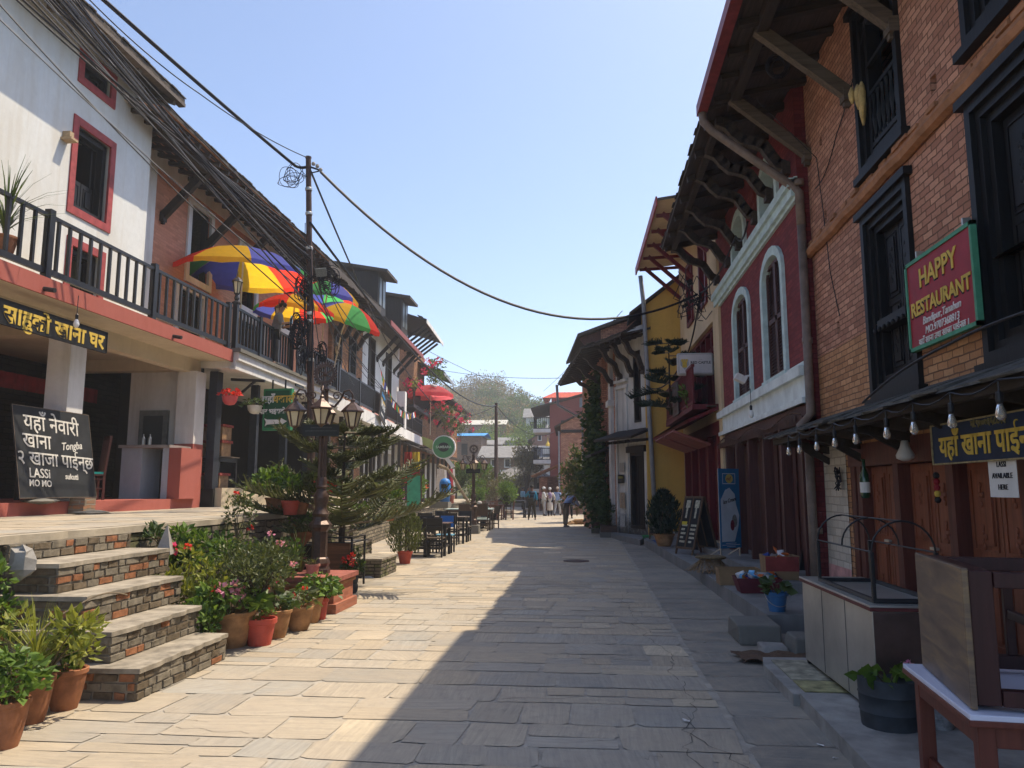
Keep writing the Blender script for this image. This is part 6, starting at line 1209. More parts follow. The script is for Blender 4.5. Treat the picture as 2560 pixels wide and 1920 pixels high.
# pedestal and lamp post
pd_ = thing('brick_pedestal', 'stepped red brick pedestal under the ornate lamp post', 'pedestal', (-3.62, 10.4, 0)); m_pb = brick('pedestal_brick', (.34, .12, .07), (.44, .17, .10), (.30, .14, .10), .2, .055, .004, .4)
m = M(); m.box(-4.0, 9.93, 0, -3.25, 10.85, .12); m.build('plinth', m_pb, pd_); M().box(-3.96, 9.98, .12, -3.3, 10.8, .4).build('body', m_pb, pd_); m = M(); m.box(-3.99, 9.95, .34, -3.27, 10.83, .38); m.build('toothed_band', m_terra, pd_); M().box(-4.02, 9.92, .4, -3.24, 10.86, .46).build('cap', plain('red_cap', (.30, .10, .075), .8, .3, 8), pd_)
def lamp_post(loc, label, rz=.25, group='ornate cast iron street lamps'):
    t = thing('street_lamp', label, 'street lamp', (0, 0, 0), group)
    m = M(); m.lathe([(.15, 0), (.15, .06), (.13, .1), (.15, .14), (.125, .2), (.105, .22), (.105, .56), (.115, .58), (.15, .62), (.155, .66), (.11, .71), (.1, .76)], (0, 0, 0), 8, a0=PI/8); m.build('base', m_iron, t)
    m = M(); m.lathe([(.1, .76), (.12, .8), (.085, .86), (.075, .9), (.1, .98), (.105, 1.04), (.075, 1.1), (.06, 1.14), (.085, 1.17), (.07, 1.2), (.075, 1.26), (.055, 1.3)], (0, 0, 0), 16)
    pr = 10
    vs = []
    for i, z in enumerate((1.3, 2.02)):
        for k in range(pr*2): a = 2*PI*k/(pr*2); r = (.058 if k % 2 else .046); vs.append((r*math.cos(a), r*math.sin(a), z))
    m.add(vs, [(k, (k+1) % 20, 20+(k+1) % 20, 20+k) for k in range(20)]); m.lathe([(.05, 2.0), (.075, 2.04), (.05, 2.07), (.055, 2.1), (.1, 2.2), (.09, 2.24), (.06, 2.26), (.05, 2.5), (.065, 2.52), (.05, 2.56), (.02, 2.6)], (0, 0, 0), 16); m.build('shaft', m_iron, t, True, sharp=35)
    M().box(-.26, -.12, 1.86, .26, -.1, 2.02).build('name_plate', plain('plate_dark', (.012, .016, .017), .5, .2, 6), t)
    m = M()
    for k, (a, b) in enumerate(((-.14, .16), (-.22, .23))): m.box(a, -.1215, 1.98-.045*k-.012, b, -.1205, 1.98-.045*k+.006)
    m.build('faded_lettering', plain('plate_ink', (.06, .065, .07), .8, .5, 80, 0), t)
    m = M(Matrix.Translation((0, 0, 2.74))); n = 24; pts = []
    for ra, rb in ((.145, .105),):
        for d0, d1 in ((-.018, .018),):
            for k in range(n):
                a, b = 2*PI*k/n, 2*PI*(k+1)/n; c = lambda r, q, d: (r*math.cos(q), d, r*math.sin(q))
                for f in ((c(ra, a, d0), c(ra, b, d0), c(rb, b, d0), c(rb, a, d0)), (c(ra, a, d1), c(rb, a, d1), c(rb, b, d1), c(ra, b, d1)), (c(ra, a, d0), c(ra, a, d1), c(ra, b, d1), c(ra, b, d0)), (c(rb, a, d0), c(rb, b, d0), c(rb, b, d1), c(rb, a, d1))): m.add(f, [(0, 1, 2, 3)])
                m.bar((.14*math.cos(a), 0, .14*math.sin(a)), (.172*math.cos(a), 0, .172*math.sin(a)), .02, .025)
    for k in range(6): a = PI*k/3+PI/6; m.bar((0, 0, 0), (.11*math.cos(a), 0, .11*math.sin(a)), .018, .02)
    m.ball((0, 0, 0), (.035, .025, .035), 10, 6); m.build('gear_emblem', m_iron, t)
    for q in range(4):
        a = rz+q*PI/2; T0 = Matrix.Rotation(a, 4, 'Z'); m = M(T0)
        m.tube([(.05, 0, 2.3), (.14, 0, 2.28), (.22, 0, 2.38), (.27, 0, 2.5), (.34, 0, 2.52), (.385, 0, 2.46), (.39, 0, 2.36)], [.02, .018, .016, .016, .015, .014, .012], 7)
        m.tube([(.17+.07*(1-k/16)*math.cos(k*.62), 0, 2.43+.07*(1-k/16)*math.sin(k*.62)) for k in range(15)], .01, 5); m.tube([(.3+.05*(1-k/14)*math.cos(-k*.62+2), 0, 2.41+.05*(1-k/14)*math.sin(-k*.62+2)) for k in range(12)], .008, 5)
        ar = m.build('arm', m_iron, t)
        m = M(T0@Matrix.Translation((.39, 0, 2.02))); m.lathe([(.012, .38), (.03, .36), (.03, .33), (.045, .31), (.085, .28), (.158, .205), (.16, .185), (.13, .185)], (0, 0, 0), 6)
        for k in range(6): c0, c1 = math.cos(PI*k/3), math.sin(PI*k/3); m.bar((.124*c0, .124*c1, .185), (.067*c0, .067*c1, -.02), .016)
        m.lathe([(.065, .005), (.065, -.015), (.03, -.04), (.012, -.06)], (0, 0, 0), 6); lh = m.build('lamp_head', m_iron, t)
        M(T0@Matrix.Translation((.39, 0, 2.02))).lathe([(.062, -.02), (.118, .18)], (0, 0, 0), 6).build('glass', m_lampg, lh)
    t.location = loc; return t
l1 = lamp_post((-3.68, 10.4, .46), 'ornate brown lamp post with toothed wheel emblem on the near brick pedestal'); LX = ony(797, 1430, 10.4).x; l1.location.x = LX
l2 = copy_tree(l1, None, 'second ornate lamp post rising behind the brown dining chairs'); l2.location = (-4.15, 28.0, .3)
l3 = copy_tree(l1, None, 'farthest ornate lamp post before the orange brick gable'); l3.location = (-1.75, 58.0, .3)
block('lamp_footing', 'stone footing under the second lamp post behind the brown chairs', -4.4, -3.9, 27.75, 28.25, .31, m_conc, 'footing'); block('lamp_footing', 'stone footing under the farthest lamp post', -2.0, -1.5, 57.75, 58.25, .31, m_conc, 'footing')
# norfolk pine by the lamp post
def norfolk(label, base, h, trunk_r, tiers, spread, mat, seed, z0=.9, sub=14, up=.25, lean=(0, 0), cat='tree'):
    rr = random.Random(seed); base = Vector(base); t = thing('norfolk_pine', label, cat, tuple(base)); m = M(); n = 10
    m.tube([base+Vector((lean[0]*(i/n), lean[1]*(i/n), h*i/n)) for i in range(n+1)], [trunk_r*(1-.75*i/n) for i in range(n+1)], 9); m.build('trunk', m_bark, t); b = M(); f = M()
    for k in range(tiers):
        q = k/max(1, tiers-1); z1_ = z0+(h-z0)*q; L = spread*(1-.5*q)*rr.uniform(.8, 1.15); nb = rr.choice((4, 5, 6))
        for j in range(nb):
            a = 2*PI*j/nb+k*.5+rr.uniform(-.4, .4); z = min(h-.03, z1_+rr.uniform(-.14, .14)); up_ = up*rr.uniform(.2, 1.7)-rr.choice((0, 0, .12)); d = Vector((math.cos(a), math.sin(a), 0)); LL = L*rr.uniform(.55, 1.2); pts = []; s0 = base+Vector((lean[0]*z/h, lean[1]*z/h, z))
            for i in range(7): u = i/6; pts.append(s0+d*LL*u+Vector((0, 0, LL*(up_*u*u-.04*u))))
            b.tube(pts, [.016*(1-.7*i/6)*(.6+spread*.4) for i in range(7)], 5, False); side = Vector((-d.y, d.x, 0))
            for i in range(sub):
                u = .3+.7*i/sub; p = s0+d*LL*u+Vector((0, 0, LL*(up_*u*u-.04*u)))
                for sg in (-1, 1):
                    l2_ = LL*.4*(1.1-u*.55)*rr.uniform(.7, 1.2); e = p; dirv = (side*sg*.9+d*.75+Vector((0, 0, rr.uniform(-.1, .2)))).normalized(); x, y = ortho(dirv); w_ = .024*rr.uniform(.8, 1.3); ring = []; segs = 4
                    for g in range(segs+1):
                        c_ = p+dirv*l2_*g/segs+Vector((0, 0, .35*l2_*(g/segs)**2)); ww = w_*(1-.75*g/segs)
                        ring += [c_+x*ww, c_-x*ww*.5+y*ww*.87, c_-x*ww*.5-y*ww*.87]
                    f.add(ring, [(g*3+v, g*3+(v+1) % 3, g*3+3+(v+1) % 3, g*3+3+v) for g in range(segs) for v in range(3)])
                    for g in range(15):
                        gg = rr.random(); c_ = p+dirv*l2_*gg+Vector((0, 0, .35*l2_*gg*gg)); leaf(f, c_, dirv*.8+Vector((rr.uniform(-.8, .8), rr.uniform(-.8, .8), rr.uniform(.0, 1.1))), rr.uniform(.06, .1), rr, .22)
    b.build('branches', m_branch, t); f.build('foliage', mat, t); return t
norfolk('norfolk pine with long olive branches growing between lamp post and stone steps', (-3.98, 12.35, .1), 2.45, .065, 5, 1.5, lf_p, 5, .9, 17, .3)
fb = thing('feeder_box', 'dark iron and wood planter box around the pine trunk', 'planter', (-3.9, 12.3, 0))
M().box(-4.3, 12.05, .05, -3.75, 12.1, .75).build('panel', wood('orange_board', (.28, .12, .05), 0), fb); m = M()
for x_ in (-4.75, -3.7): m.bar((x_, 12.0, .05), (x_, 12.0, .85), .03); m.bar((x_, 12.7, .05), (x_, 12.7, .85), .03)
for z in (.84, .76): m.bar((-4.75, 12.0, z), (-3.7, 12.0, z), .02); m.bar((-3.7, 12.0, z), (-3.7, 12.7, z), .02); m.bar((-4.75, 12.0, z), (-4.75, 12.7, z), .02)
m.build('frame', m_black, fb); M().box(-4.75, 12.15, .05, -4.35, 12.6, .7).build('bin', m_dark, fb)
np2 = norfolk('dark norfolk pine on the crimson cafe balcony before the yellow gable', (2.2, 20.6, 3.54), 1.95, .04, 5, 1.25, lf_k, 9, .3, 14, .0)
bush('trailing green house plant hanging from the cafe balcony rail', (2.42, 18.9, 3.85), (.12, .3, .3), 70, .12, lf_a, seed=77)
# vine on the old house
def vine(label, F, rects, n, size, mat, seed, d=.28):
    rr = random.Random(seed); t = thing('vine', label, 'vine', tuple(F.P((rects[0][0]+rects[0][2])/2, .1, 0))); m = M(); s = M()
    for (u0, z0, u1, z1) in rects:
        for k in range(n):
            u = rr.uniform(u0, u1); z = rr.uniform(z0, z1); e = .5+.5*math.sin(u*3.1+z*1.7); leaf(m, F.P(u+rr.gauss(0, .12), d*rr.uniform(.2, 1.3)*(.4+e), z+rr.gauss(0, .15)), F.d+Vector((rr.uniform(-.8, .8), rr.uniform(-.8, .8), rr.uniform(-1.2, .3))), size*rr.uniform(.6, 1.4), rr, .8)
        for k in range(4): u = rr.uniform(u0, u1); s.tube([F.P(u+.15*math.sin(i*1.3+k), .12, z0+(z1-z0)*i/8) for i in range(9)], .015, 5)
    m.build('foliage', mat, t); s.build('stems', m_bark, t); return t
vine('dark green creeper smothering the old house wall from the eave to the planters', F6, [(.9, .4, 2.4, 2.2), (1.3, 2.0, 3.0, 3.6), (1.7, 3.4, 4.2, 4.6), (2.2, 4.5, 3.2, 5.9), (3.6, 1.0, 6.0, 3.0)], 620, .17, lf_c, 3, .42)
bush('glossy bush growing from the nearest brick planter', (.7, 26.6, .85), (.36, .4, .5), 330, .13, lf_c, seed=81); bush('tall leafy bush in the second brick planter', (.45, 29.0, 1.3), (.4, .5, .9), 600, .12, lf_c, seed=82)
plant('maroon pot of tall yellowing palm leaves beside the planters', tuple(onz(1482, 1306)+Vector((.0, .5, 0))), .28, .5, m_potm, 'plastic', lf_b, 1.1, 2.5, 130, .09, None, style='blade'); bush('loose olive bamboo clump leaning over the street end of the vine', (-.55, 37.5, 1.9), (.9, 1.0, 1.6), 1500, .2, lf_b, seed=83)
# bougainvillea and balcony greens
bush('bougainvillea with magenta flowers spilling over the far balcony', tuple(ony(1112, 1040, 45.5)), (1.3, 1.3, .9), 900, .12, lf_b, (fl_m, 30, .15), name='bougainvillea', seed=90, cat='plant'); bush('upper bougainvillea hanging from the high dark balcony', tuple(ony(1085, 930, 45)), (.8, 1.0, .9), 600, .14, lf_a, (fl_m, 7, .3), name='bougainvillea', seed=91, cat='plant'); bush('thin trailing bougainvillea ends with scattered magenta blooms', tuple(ony(1150, 1065, 47)), (1.0, 1.6, 1.0), 400, .12, lf_b, (fl_m, 16, .2), name='bougainvillea', seed=92, cat='plant')
bush('magenta bougainvillea tuft at the white pier top', tuple(ony(1035, 965, 41)), (.5, .6, .4), 150, .12, lf_d, (fl_m, 9, .22), name='bougainvillea', seed=93, cat='plant')
# plants along the far terrace
bush('broad leafy planter bush with orange flowers on the far terrace', (-7.2, 31, 1.55), (.95, 1.0, .7), 900, .17, lf_a, (fl_o, 8, .14), seed=95)
for k, (px, py, r_, lb, lm) in enumerate(((1195, 1232, .75, 'clipped round green bush behind the second lamp post', lf_a), (1266, 1232, .72, 'clipped round green bush beside the far utility pole', lf_a), (1150, 1205, .6, 'ragged dark green bush at the slanted pole', lf_c))): c = ony(px, py, 40.0+k); bush(lb, tuple(c), (r_, r_, r_*.95), 1300, .13, lm, seed=100+k, trunk=.03)
bush('dry straw coloured shrub between the two clipped bushes', tuple(ony(1232, 1225, 44)), (.8, .8, .7), 800, .14, lf_s, seed=104); bush('large hazy green shrub mass behind the far dining tables', tuple(ony(1222, 1212, 50)), (1.9, 1.6, 1.1), 2000, .2, lf_b, seed=105); bush('leafy green shrub around the second lamp post top', tuple(ony(1158, 1180, 45)), (.9, .9, .6), 700, .2, lf_a, seed=106); bush('fresh green climber on the shop eave near the second lamp post', tuple(ony(1200, 1172, 42)), (.6, .6, .45), 450, .18, lf_a, seed=107)
plant('hanging coral pot with a red plant under the balcony', tuple(ony(574, 1013, 16.3)), .17, .2, m_potpk, 'bowl', fl_r, .2, .2, 60, .1, None, 'bowl', 'hanging_plant', 'broad')
plant('hanging white bowl pot with green leaves under the balcony', tuple(ony(636, 1035, 17.6)), .17, .2, m_potw, 'bowl', lf_c, .24, .2, 50, .13, None, 'bowl', 'hanging_plant', 'broad')
plant('potted palm with drooping fronds behind the balcony railing at the left frame edge', tuple(ony(8, 640, 9.6)*1), .16, .28, m_pot, 'clay', lf_c, .8, 1.25, 80, .05, None, style='blade')
# ---------------------------------------------------------------- signs and things on the left
ks = frame_sign('eatery_sign', 'long black signboard with big yellow Devanagari letters under the red banded balcony', GB, V1(6.2), 3.82, V1(11.8), 4.16, -.12, m_sblk, m_sblk, .012, .03)
lines(GB, ks, V1(10.62), -.086, [(3.97, 'साहुको खाना घर', .33, None, {'offset': .009, 'sx': 1.12})], m_gold)
# chalkboard on stones
cb_ = thing('chalkboard', 'big hand chalked menu board on stones before the white pillar', 'chalkboard', (-8.15, 11.35, 1.45))
ang = math.atan2(.25, 1.38); TB = Matrix(((0, math.cos(0)*0, 1, 0), (1, 0, 0, 0), (0, 1, 0, 0), (0, 0, 0, 1)))   # local x -> street, y -> up, z -> out
TL = Matrix.Translation((-8.14, 11.32, 1.46))@Matrix.Rotation(-ang, 4, 'Y')@TB
m = M(TL); m.box(-.88, 0, -.02, .88, 1.4, 0); m.build('board', m_slateb, cb_); m = M(TL); rectframe2 = ((-.88, 0, .88, .012), (-.88, 1.388, .88, 1.4), (-.88, .012, -.87, 1.388), (.87, .012, .88, 1.388))
for x0, z0, x1, z1 in rectframe2: m.box(x0, z0, 0, x1, z1, .004)
m.build('worn_edge', m_old, cb_)
for z, x, b, s, kw in ((1.13, -.05, 'यहाँ नेवारी', .34, {}), (.86, -.42, 'खाना', .32, {}), (.58, .0, '२ खाजा पाईन्छ', .3, {}), (.37, -.42, 'LASSi', .2, {}), (.33, .3, 'sukuti', .13, {'rot': .0}), (.22, -.42, 'MO MO', .14, {}), (.83, .36, 'Tongba', .17, {'rot': .12, 'shear': .3})):
    me = text_mesh(b, s, **{k: v for k, v in kw.items() if k != 'rot'}, offset=.002); me.transform(Matrix.Rotation(kw.get('rot', 0)-.03, 4, 'Z'))
    me.transform(TL@Matrix.Translation((x, z, .004))); me.transform(Matrix.Translation(-woff(cb_))); mesh_obj('chalk_lettering', me, m_chalk, cb_)
def rock(c, r, label, seed, mat=m_stone and m_conc):
    rr = random.Random(seed); m = M(); m.ball(c, r, 9, 6); m.v = [p+Vector((rr.uniform(-1, 1)*r[0]*.16, rr.uniform(-1, 1)*r[1]*.16, rr.uniform(-1, 1)*r[2]*.2)) for p in m.v]; return tag(m.build('flat_stone', mat), label, 'stone')
rock((-8.2, 10.95, 1.42), (.2, .3, .045), 'flat pale stone under the left end of the chalkboard', 1); 
for k in range(2): tag(M().box(-8.24, 11.65+.02*k, 1.2+.13*k, -7.98, 11.95, 1.325+.13*k).build('brick_block', m_stepb), ('lower brick block propping the chalkboard', 'upper brick propping the chalkboard')[k], 'brick')
rock((-7.85, 11.7, 1.22), (.2, .4, .04), 'flat slab lying at the foot of the red plinth', 3)
# wash stand, chair and table in the open dining room
ws = thing('wash_stand', 'blue white washed counter with a dark niche at the back of the dining room', 'counter', (-9.2, 14.9, 1.4))
m_wash = plaster('blue_wash', (.42, .50, .56), (.2, .2, .2), .6)
m = M(); x0, x1, x2 = [ony(p, 1180, 14.8).x for p in (301, 352, 404)]; m.box(x0, 14.8, 1.4, x1, 15.6, 2.42); m.box(x2, 14.8, 1.4, x2+.14, 15.6, 2.42); m.build('base', m_wash, ws); M().box(x0-.05, 14.75, 2.42, x2+.16, 15.6, 2.48).build('top', m_slate, ws); M().box(x2+.14, 14.79, 1.4, x2+.4, 15.6, 2.42).build('red_end', m_rband, ws); M().box(x1, 15.5, 1.4, x2, 15.55, 2.42).build('niche_back', m_dark, ws)
for k, x in enumerate((x1-.08, x1+.06)): M().lathe([(.035, 0), (.035, .14), (.012, .19), (.012, .23)], (x, 14.95, 2.48), 8).build('steel_bottle', m_steel, ws)
def chair(name, label, mat, seat_mat, loc, rz, cushion=None, slats='wide', h=.92, w=.42, group=None):
    t = thing(name, label, 'chair', (0, 0, 0), group)
    m = M(); m.box(-w/2, -w/2, .43, w/2, w/2, .46); m.build('seat', seat_mat, t)
    for sx in (-1, 1):
        x = sx*(w/2-.02); M().bar((x, w/2-.02, 0), (x, w/2-.02, .43), .04).build('leg', mat, t); m = M(); m.bar((x, -w/2+.02, 0), (x, -w/2+.02, .46), .04); m.bar((x, -w/2+.02, .44), (x, -w/2-.05, h), .04); m.build('rear_leg', mat, t)
    m = M()
    for z in (.2, .37): m.box(-w/2+.03, w/2-.03, z-.015, w/2-.03, w/2-.01, z+.015); m.box(-w/2+.03, -w/2+.01, z-.015, w/2-.03, -w/2+.03, z+.015); m.box(-w/2+.01, -w/2+.03, z-.015, -w/2+.03, w/2-.03, z+.015); m.box(w/2-.03, -w/2+.03, z-.015, w/2-.01, w/2-.03, z+.015)
    m.build('stretcher', mat, t); f = lambda z: -w/2+.02-.07*(z-.44)/(h-.44); m = M()
    if slats == 'wide':
        for z0, z1 in ((h-.17, h-.01), (h-.3, h-.2)): m.add([(-w/2+.03, f(z0)-.01, z0), (w/2-.03, f(z0)-.01, z0), (w/2-.03, f(z1)-.01, z1), (-w/2+.03, f(z1)-.01, z1), (-w/2+.03, f(z0)+.012, z0), (w/2-.03, f(z0)+.012, z0), (w/2-.03, f(z1)+.012, z1), (-w/2+.03, f(z1)+.012, z1)], [(0, 1, 2, 3), (7, 6, 5, 4), (0, 4, 5, 1), (3, 2, 6, 7)])
    elif slats == 'panel': m.add([(-w/2, f(.58)-.012, .58), (w/2, f(.58)-.012, .58), (w/2, f(h)-.012, h), (-w/2, f(h)-.012, h), (-w/2, f(.58)+.014, .58), (w/2, f(.58)+.014, .58), (w/2, f(h)+.014, h), (-w/2, f(h)+.014, h)], [(0, 1, 2, 3), (7, 6, 5, 4), (0, 4, 5, 1), (3, 2, 6, 7), (0, 3, 7, 4), (1, 5, 6, 2)])
    else:
        for k in range(6): x = -w/2+.06+k*(w-.12)/5; m.bar((x, f(.5), .5), (x, f(h-.06), h-.06), .022)
        m.bar((-w/2+.02, f(h-.03), h-.03), (w/2-.02, f(h-.03), h-.03), .05, .06)
    m.build('backrest', mat, t)
    if cushion: M().box(-w/2+.01, -w/2+.01, .46, w/2-.01, w/2-.01, .5).build('cushion', cushion, t)
    t.location = loc; t.rotation_euler = (0, 0, rz); return t
m_bluech = plain('blue_paint', (.02, .13, .42), .5, .15, 8); m_brch = wood('brown_chair_wood', (.085, .05, .032), 2, .6, .5); m_rdch = wood('red_brown_chair_wood', (.13, .045, .03), 2, .6, .5); m_turq = plain('turquoise_cloth', (.03, .42, .36), .9, .2, 9); m_mint = plain('pale_mint_top', (.42, .52, .50), .5, .15, 6)
chair('dining_chair', 'turned leg chair with a turquoise cushion beside the chalkboard', m_maroon, m_maroon, (-8.9, 13.1, 1.4), 2.4, m_turq, 'sticks', 1.15)
table('dining_table', 'small dark table in the dining room behind the chalkboard', -10.0, 12.6, -9.2, 13.4, .78, 1.4, m_old, m_wood)
# pavement tables and chairs
table('cafe_table', 'black wooden cafe table on the sunny paving just behind the potted cypress', -4.6, 18.5, -3.37, 19.25, .78, 0, wood('worn_table_top', (.11, .07, .055), 0, .6), m_black)
c0 = chair('cafe_chair', 'black chair tucked at the first cafe table, near side, close to the road', m_black, m_old, (-3.63, 18.38, 0), 0)
for x, y, rz, lb in ((-4.06, 18.42, .03, 'black chair at the first cafe table, near side, left behind the cypress'), (-4.15, 19.55, PI, 'black chair on the far side of the first cafe table')):
    q = copy_tree(c0, None, lb); q.location = (x, y, 0); q.rotation_euler = (0, 0, rz)
bc = chair('cafe_chair', 'black framed chair with a blue backrest on the far side of the first cafe table', m_black, plain('pale_blue_seat', (.15, .38, .55), .5, .15, 8), (-3.62, 19.62, 0), PI)
for o in KIDS[bc.name]:
    if o.name.startswith('backrest'): o.data.materials[0] = m_bluech
table('cafe_table', 'second black cafe table between black chairs', -4.9, 22.7, -3.6, 23.5, .78, 0, m_old, m_black)
for x, y, rz, lb in ((-3.95, 22.35, .0, 'black chair on the near side of the second cafe table'), (-4.7, 22.4, .05, 'black chair on the near side of the second table, against the terrace'), (-3.85, 23.95, PI, 'black chair on the far side of the second cafe table, road end'), (-4.6, 24.0, PI, 'black chair on the far side of the second cafe table, terrace end')):
    q = copy_tree(c0, None, lb); q.location = (x, y, 0); q.rotation_euler = (0, 0, rz)
table('cafe_table', 'brown table with a pale mint top among panel back chairs', -5.6, 30.1, -3.75, 31.0, .82, 0, m_mint, m_brch)
b0 = chair('cafe_chair', 'brown panel back chair at the mint table, road end', m_brch, m_mint, (-4.05, 29.8, 0), 0, None, 'panel', 1.02, .46)
for x, y, rz, lb in ((-4.72, 29.8, 0, 'brown panel back chair at the mint table, second from the road'), (-4.3, 31.3, PI, 'brown panel back chair beyond the mint table')):
    q = copy_tree(b0, None, lb); q.location = (x, y, 0); q.rotation_euler = (0, 0, rz)
table('cafe_table', 'red brown table ringed by slatted chairs farther up the street', -5.6, 40.0, -4.4, 41.0, .78, 0, m_rdch, m_rdch)
s0 = chair('cafe_chair', 'red brown slatted chair at the far red table, near side', m_rdch, m_rdch, (-4.8, 39.7, 0), 0, None, 'sticks', .98)
for x, y, rz, lb in ((-5.4, 39.7, 0, 'red brown slatted chair at the far red table, terrace side'), (-4.1, 40.5, PI/2, 'red brown slatted chair at the road end of the far red table'), (-4.7, 41.3, PI, 'red brown slatted chair behind the far red table')):
    q = copy_tree(s0, None, lb); q.location = (x, y, 0); q.rotation_euler = (0, 0, rz)
table('cafe_table', 'tall black table beside the man in the dark vest', -4.7, 43.0, -3.5, 44.0, .95, 0, m_black, m_black)
for x, y, rz, lb in ((-3.3, 43.4, PI/2, 'black chair at the road end of the tall black table'), (-4.4, 42.6, 0, 'black chair on the near side of the tall black table')):
    q = copy_tree(c0, None, lb); q.location = (x, y, 0); q.rotation_euler = (0, 0, rz)
# parasols
PC = {'r': cloth('canopy_red', (.82, .06, .035)), 'y': cloth('canopy_yellow', (.88, .54, .03)), 'b': cloth('canopy_blue', (.13, .16, .66)), 'g': cloth('canopy_green', (.10, .52, .15)), 'c': cloth('canopy_coral', (.80, .16, .18)), 'p': cloth('canopy_pale', (.75, .28, .26))}
def parasol(label, c, r, h, seq, foot, tilt=(0, 0), rot=0.0, val=.13, stripe=None):
    c = Vector(c); t = thing('parasol', label, 'parasol', (c.x, c.y, foot)); T0 = Matrix.Translation(c)@Matrix.Rotation(tilt[0], 4, 'X')@Matrix.Rotation(tilt[1], 4, 'Y')@Matrix.Rotation(rot, 4, 'Z'); m = M(T0); n = len(seq); keys = sorted(set(seq)); S = 6
    prof = [(0, h), (.3, h*.93), (.55, h*.72), (.78, h*.4), (1, 0)]
    for i, k in enumerate(seq):
        m.k = keys.index(k)
        for j in range(S):
            a0, a1 = 2*PI*(i+j/S)/n, 2*PI*(i+(j+1)/S)/n; sag = lambda f, q: 1-.045*q*math.sin(PI*f)
            ring = []
            for (q, z) in prof+[(1.01, -val)]:
                for a, f in ((a0, j/S), (a1, (j+1)/S)): rr_ = r*q*sag(f, min(1, q)); ring.append((rr_*math.cos(a), rr_*math.sin(a), z+(.02*math.sin(PI*f*3) if z < 0 else 0)))
            m.add(ring, [(2*g, 2*g+1, 2*g+3, 2*g+2) for g in range(len(prof))])
    m.build('canopy', [PC[k] for k in keys], t); top = T0@Vector((0, 0, h+.06))
    m = M(); m.tube([Vector((c.x+(T0@Vector((0, 0, -1))-c).x*1.3, c.y+(T0@Vector((0, 0, -1))-c).y*1.3, foot)), T0@Vector((0, 0, -.4)), top], .022, 8); m.build('pole', plain('pole_cream', (.55, .46, .34), .6, .1, 5) if 'pc' not in globals() else pc, t)
    m = M(T0)
    for i in range(n): a = 2*PI*i/n; m.tube([(r*q*math.cos(a), r*q*math.sin(a), z-.015) for q, z in prof], .006, 4)
    m.build('ribs', m_steel, t); return t
pc = plain('pole_cream', (.55, .46, .34), .6, .1, 5)
parasol('largest striped parasol in red yellow blue and green, over the woman on the balcony', tuple(ony(606, 684, 17.8)), 1.68, .62, 'rybgrybg', 4.68, (.03, .02), PI*1.0+.55)
parasol('striped parasol mostly hidden behind the largest one, red and green rim showing', tuple(ony(735, 778, 20.3)), 1.1, .45, 'gryrgryb', 4.68, (.0, .05), PI+.2); parasol('striped parasol with a pale green top just right of the utility pole', tuple(ony(816, 745, 22.6)), 1.0, .5, 'gbyrgbyr', 4.68, (.0, .12), PI*1.4)
parasol('lowest striped parasol tilted towards the road with blue green and red panels', tuple(ony(866, 800, 22.3)), 1.08, .5, 'bygrybgr', 4.68, (.1, .38), PI*1.1)
rp_ = parasol('round red parasol with a white emblem among the bougainvillea', tuple(ony(1077, 986, 43.5)), 1.3, .55, 'cccccccc', 4.64, (0, 0), .2, .22)
m = M(Matrix.Translation(ony(1077, 986, 43.5))); 
for k in range(3): m.ball((.32+.1*math.cos(k*2.1), -.85+.1*math.sin(k*2.1), .36+.03*k), (.13, .08, .05), 8, 5)
m.build('white_emblem', m_inkw, rp_)
# boards on the balconies
b2 = frame_sign('balcony_board', 'dark board with white THAKALI lettering on the black balcony railing', GC, 3.75, 4.35, 4.4, 5.75, .06, plain('slate_board', (.04, .05, .055), .6, .3, 6), None, 0, .03, 'board'); lines(GC, b2, 4.09, .095, [(4.62, 'THAKALI', .2, None, {'sx': .55, 'offset': .006})], m_inkw)
m = M(GC.T); rectframe(m, 3.82, 5.2, 4.0, 5.5, .04, .092, .1); m.build('white_loop', m_inkw, b2)
F_t = GD; tb = thing('taste_board', 'slanted black TASTE board with blue and yellow letters on the long railing', 'board', tuple(GD.P(GD.U(945, 1040), .1, 4.5)))
TS = Matrix.Translation(GD.P(GD.U(948, 1040), .12, 5.05))@Matrix(((GD.u.x, 0, GD.d.x, 0), (GD.u.y, 0, GD.d.y, 0), (0, 1, 0, 0), (0, 0, 0, 1)))@Matrix.Rotation(-.28, 4, 'Z'); m = M(TS); m.box(-.62, -.62, 0, .62, .62, .03); m.build('panel', m_sblk, tb); m = M(TS)
for a in ((-.66, -.66, .66, -.62), (-.66, .62, .66, .66), (-.66, -.62, -.62, .62), (.62, -.62, .66, .62)): m.box(a[0], a[1], 0, a[2], a[3], .04)
m.build('frame', m_old, tb)
for y_, b, s, mm, kw in ((.42, 'Bandipur', .2, plain('sign_blue', (.03, .25, .55), .6, .1, 9, 0), {'offset': .008, 'shear': .2}), (.02, 'TASTE', .46, m_inkw, {'offset': .014, 'sx': .72}), (-.42, 'BANDIPUR', .12, m_inkw, {'offset': .003})):
    me = text_mesh(b, s, **kw); me.transform(TS@Matrix.Translation((0, y_, .034))); me.transform(Matrix.Translation(-woff(tb))); o = mesh_obj('lettering', me, mm, tb)
    if b == 'TASTE':
        o.data.materials.append(m_gold); inv = (TS.inverted()); 
        for p in o.data.polygons:
            if (inv@(p.center+woff(tb))).y > .1: p.material_index = 1
gs = thing('thakali_sign', 'green box sign with white and yellow Devanagari words and a white arrow', 'sign', (-7.6, 17.6, 2.9))
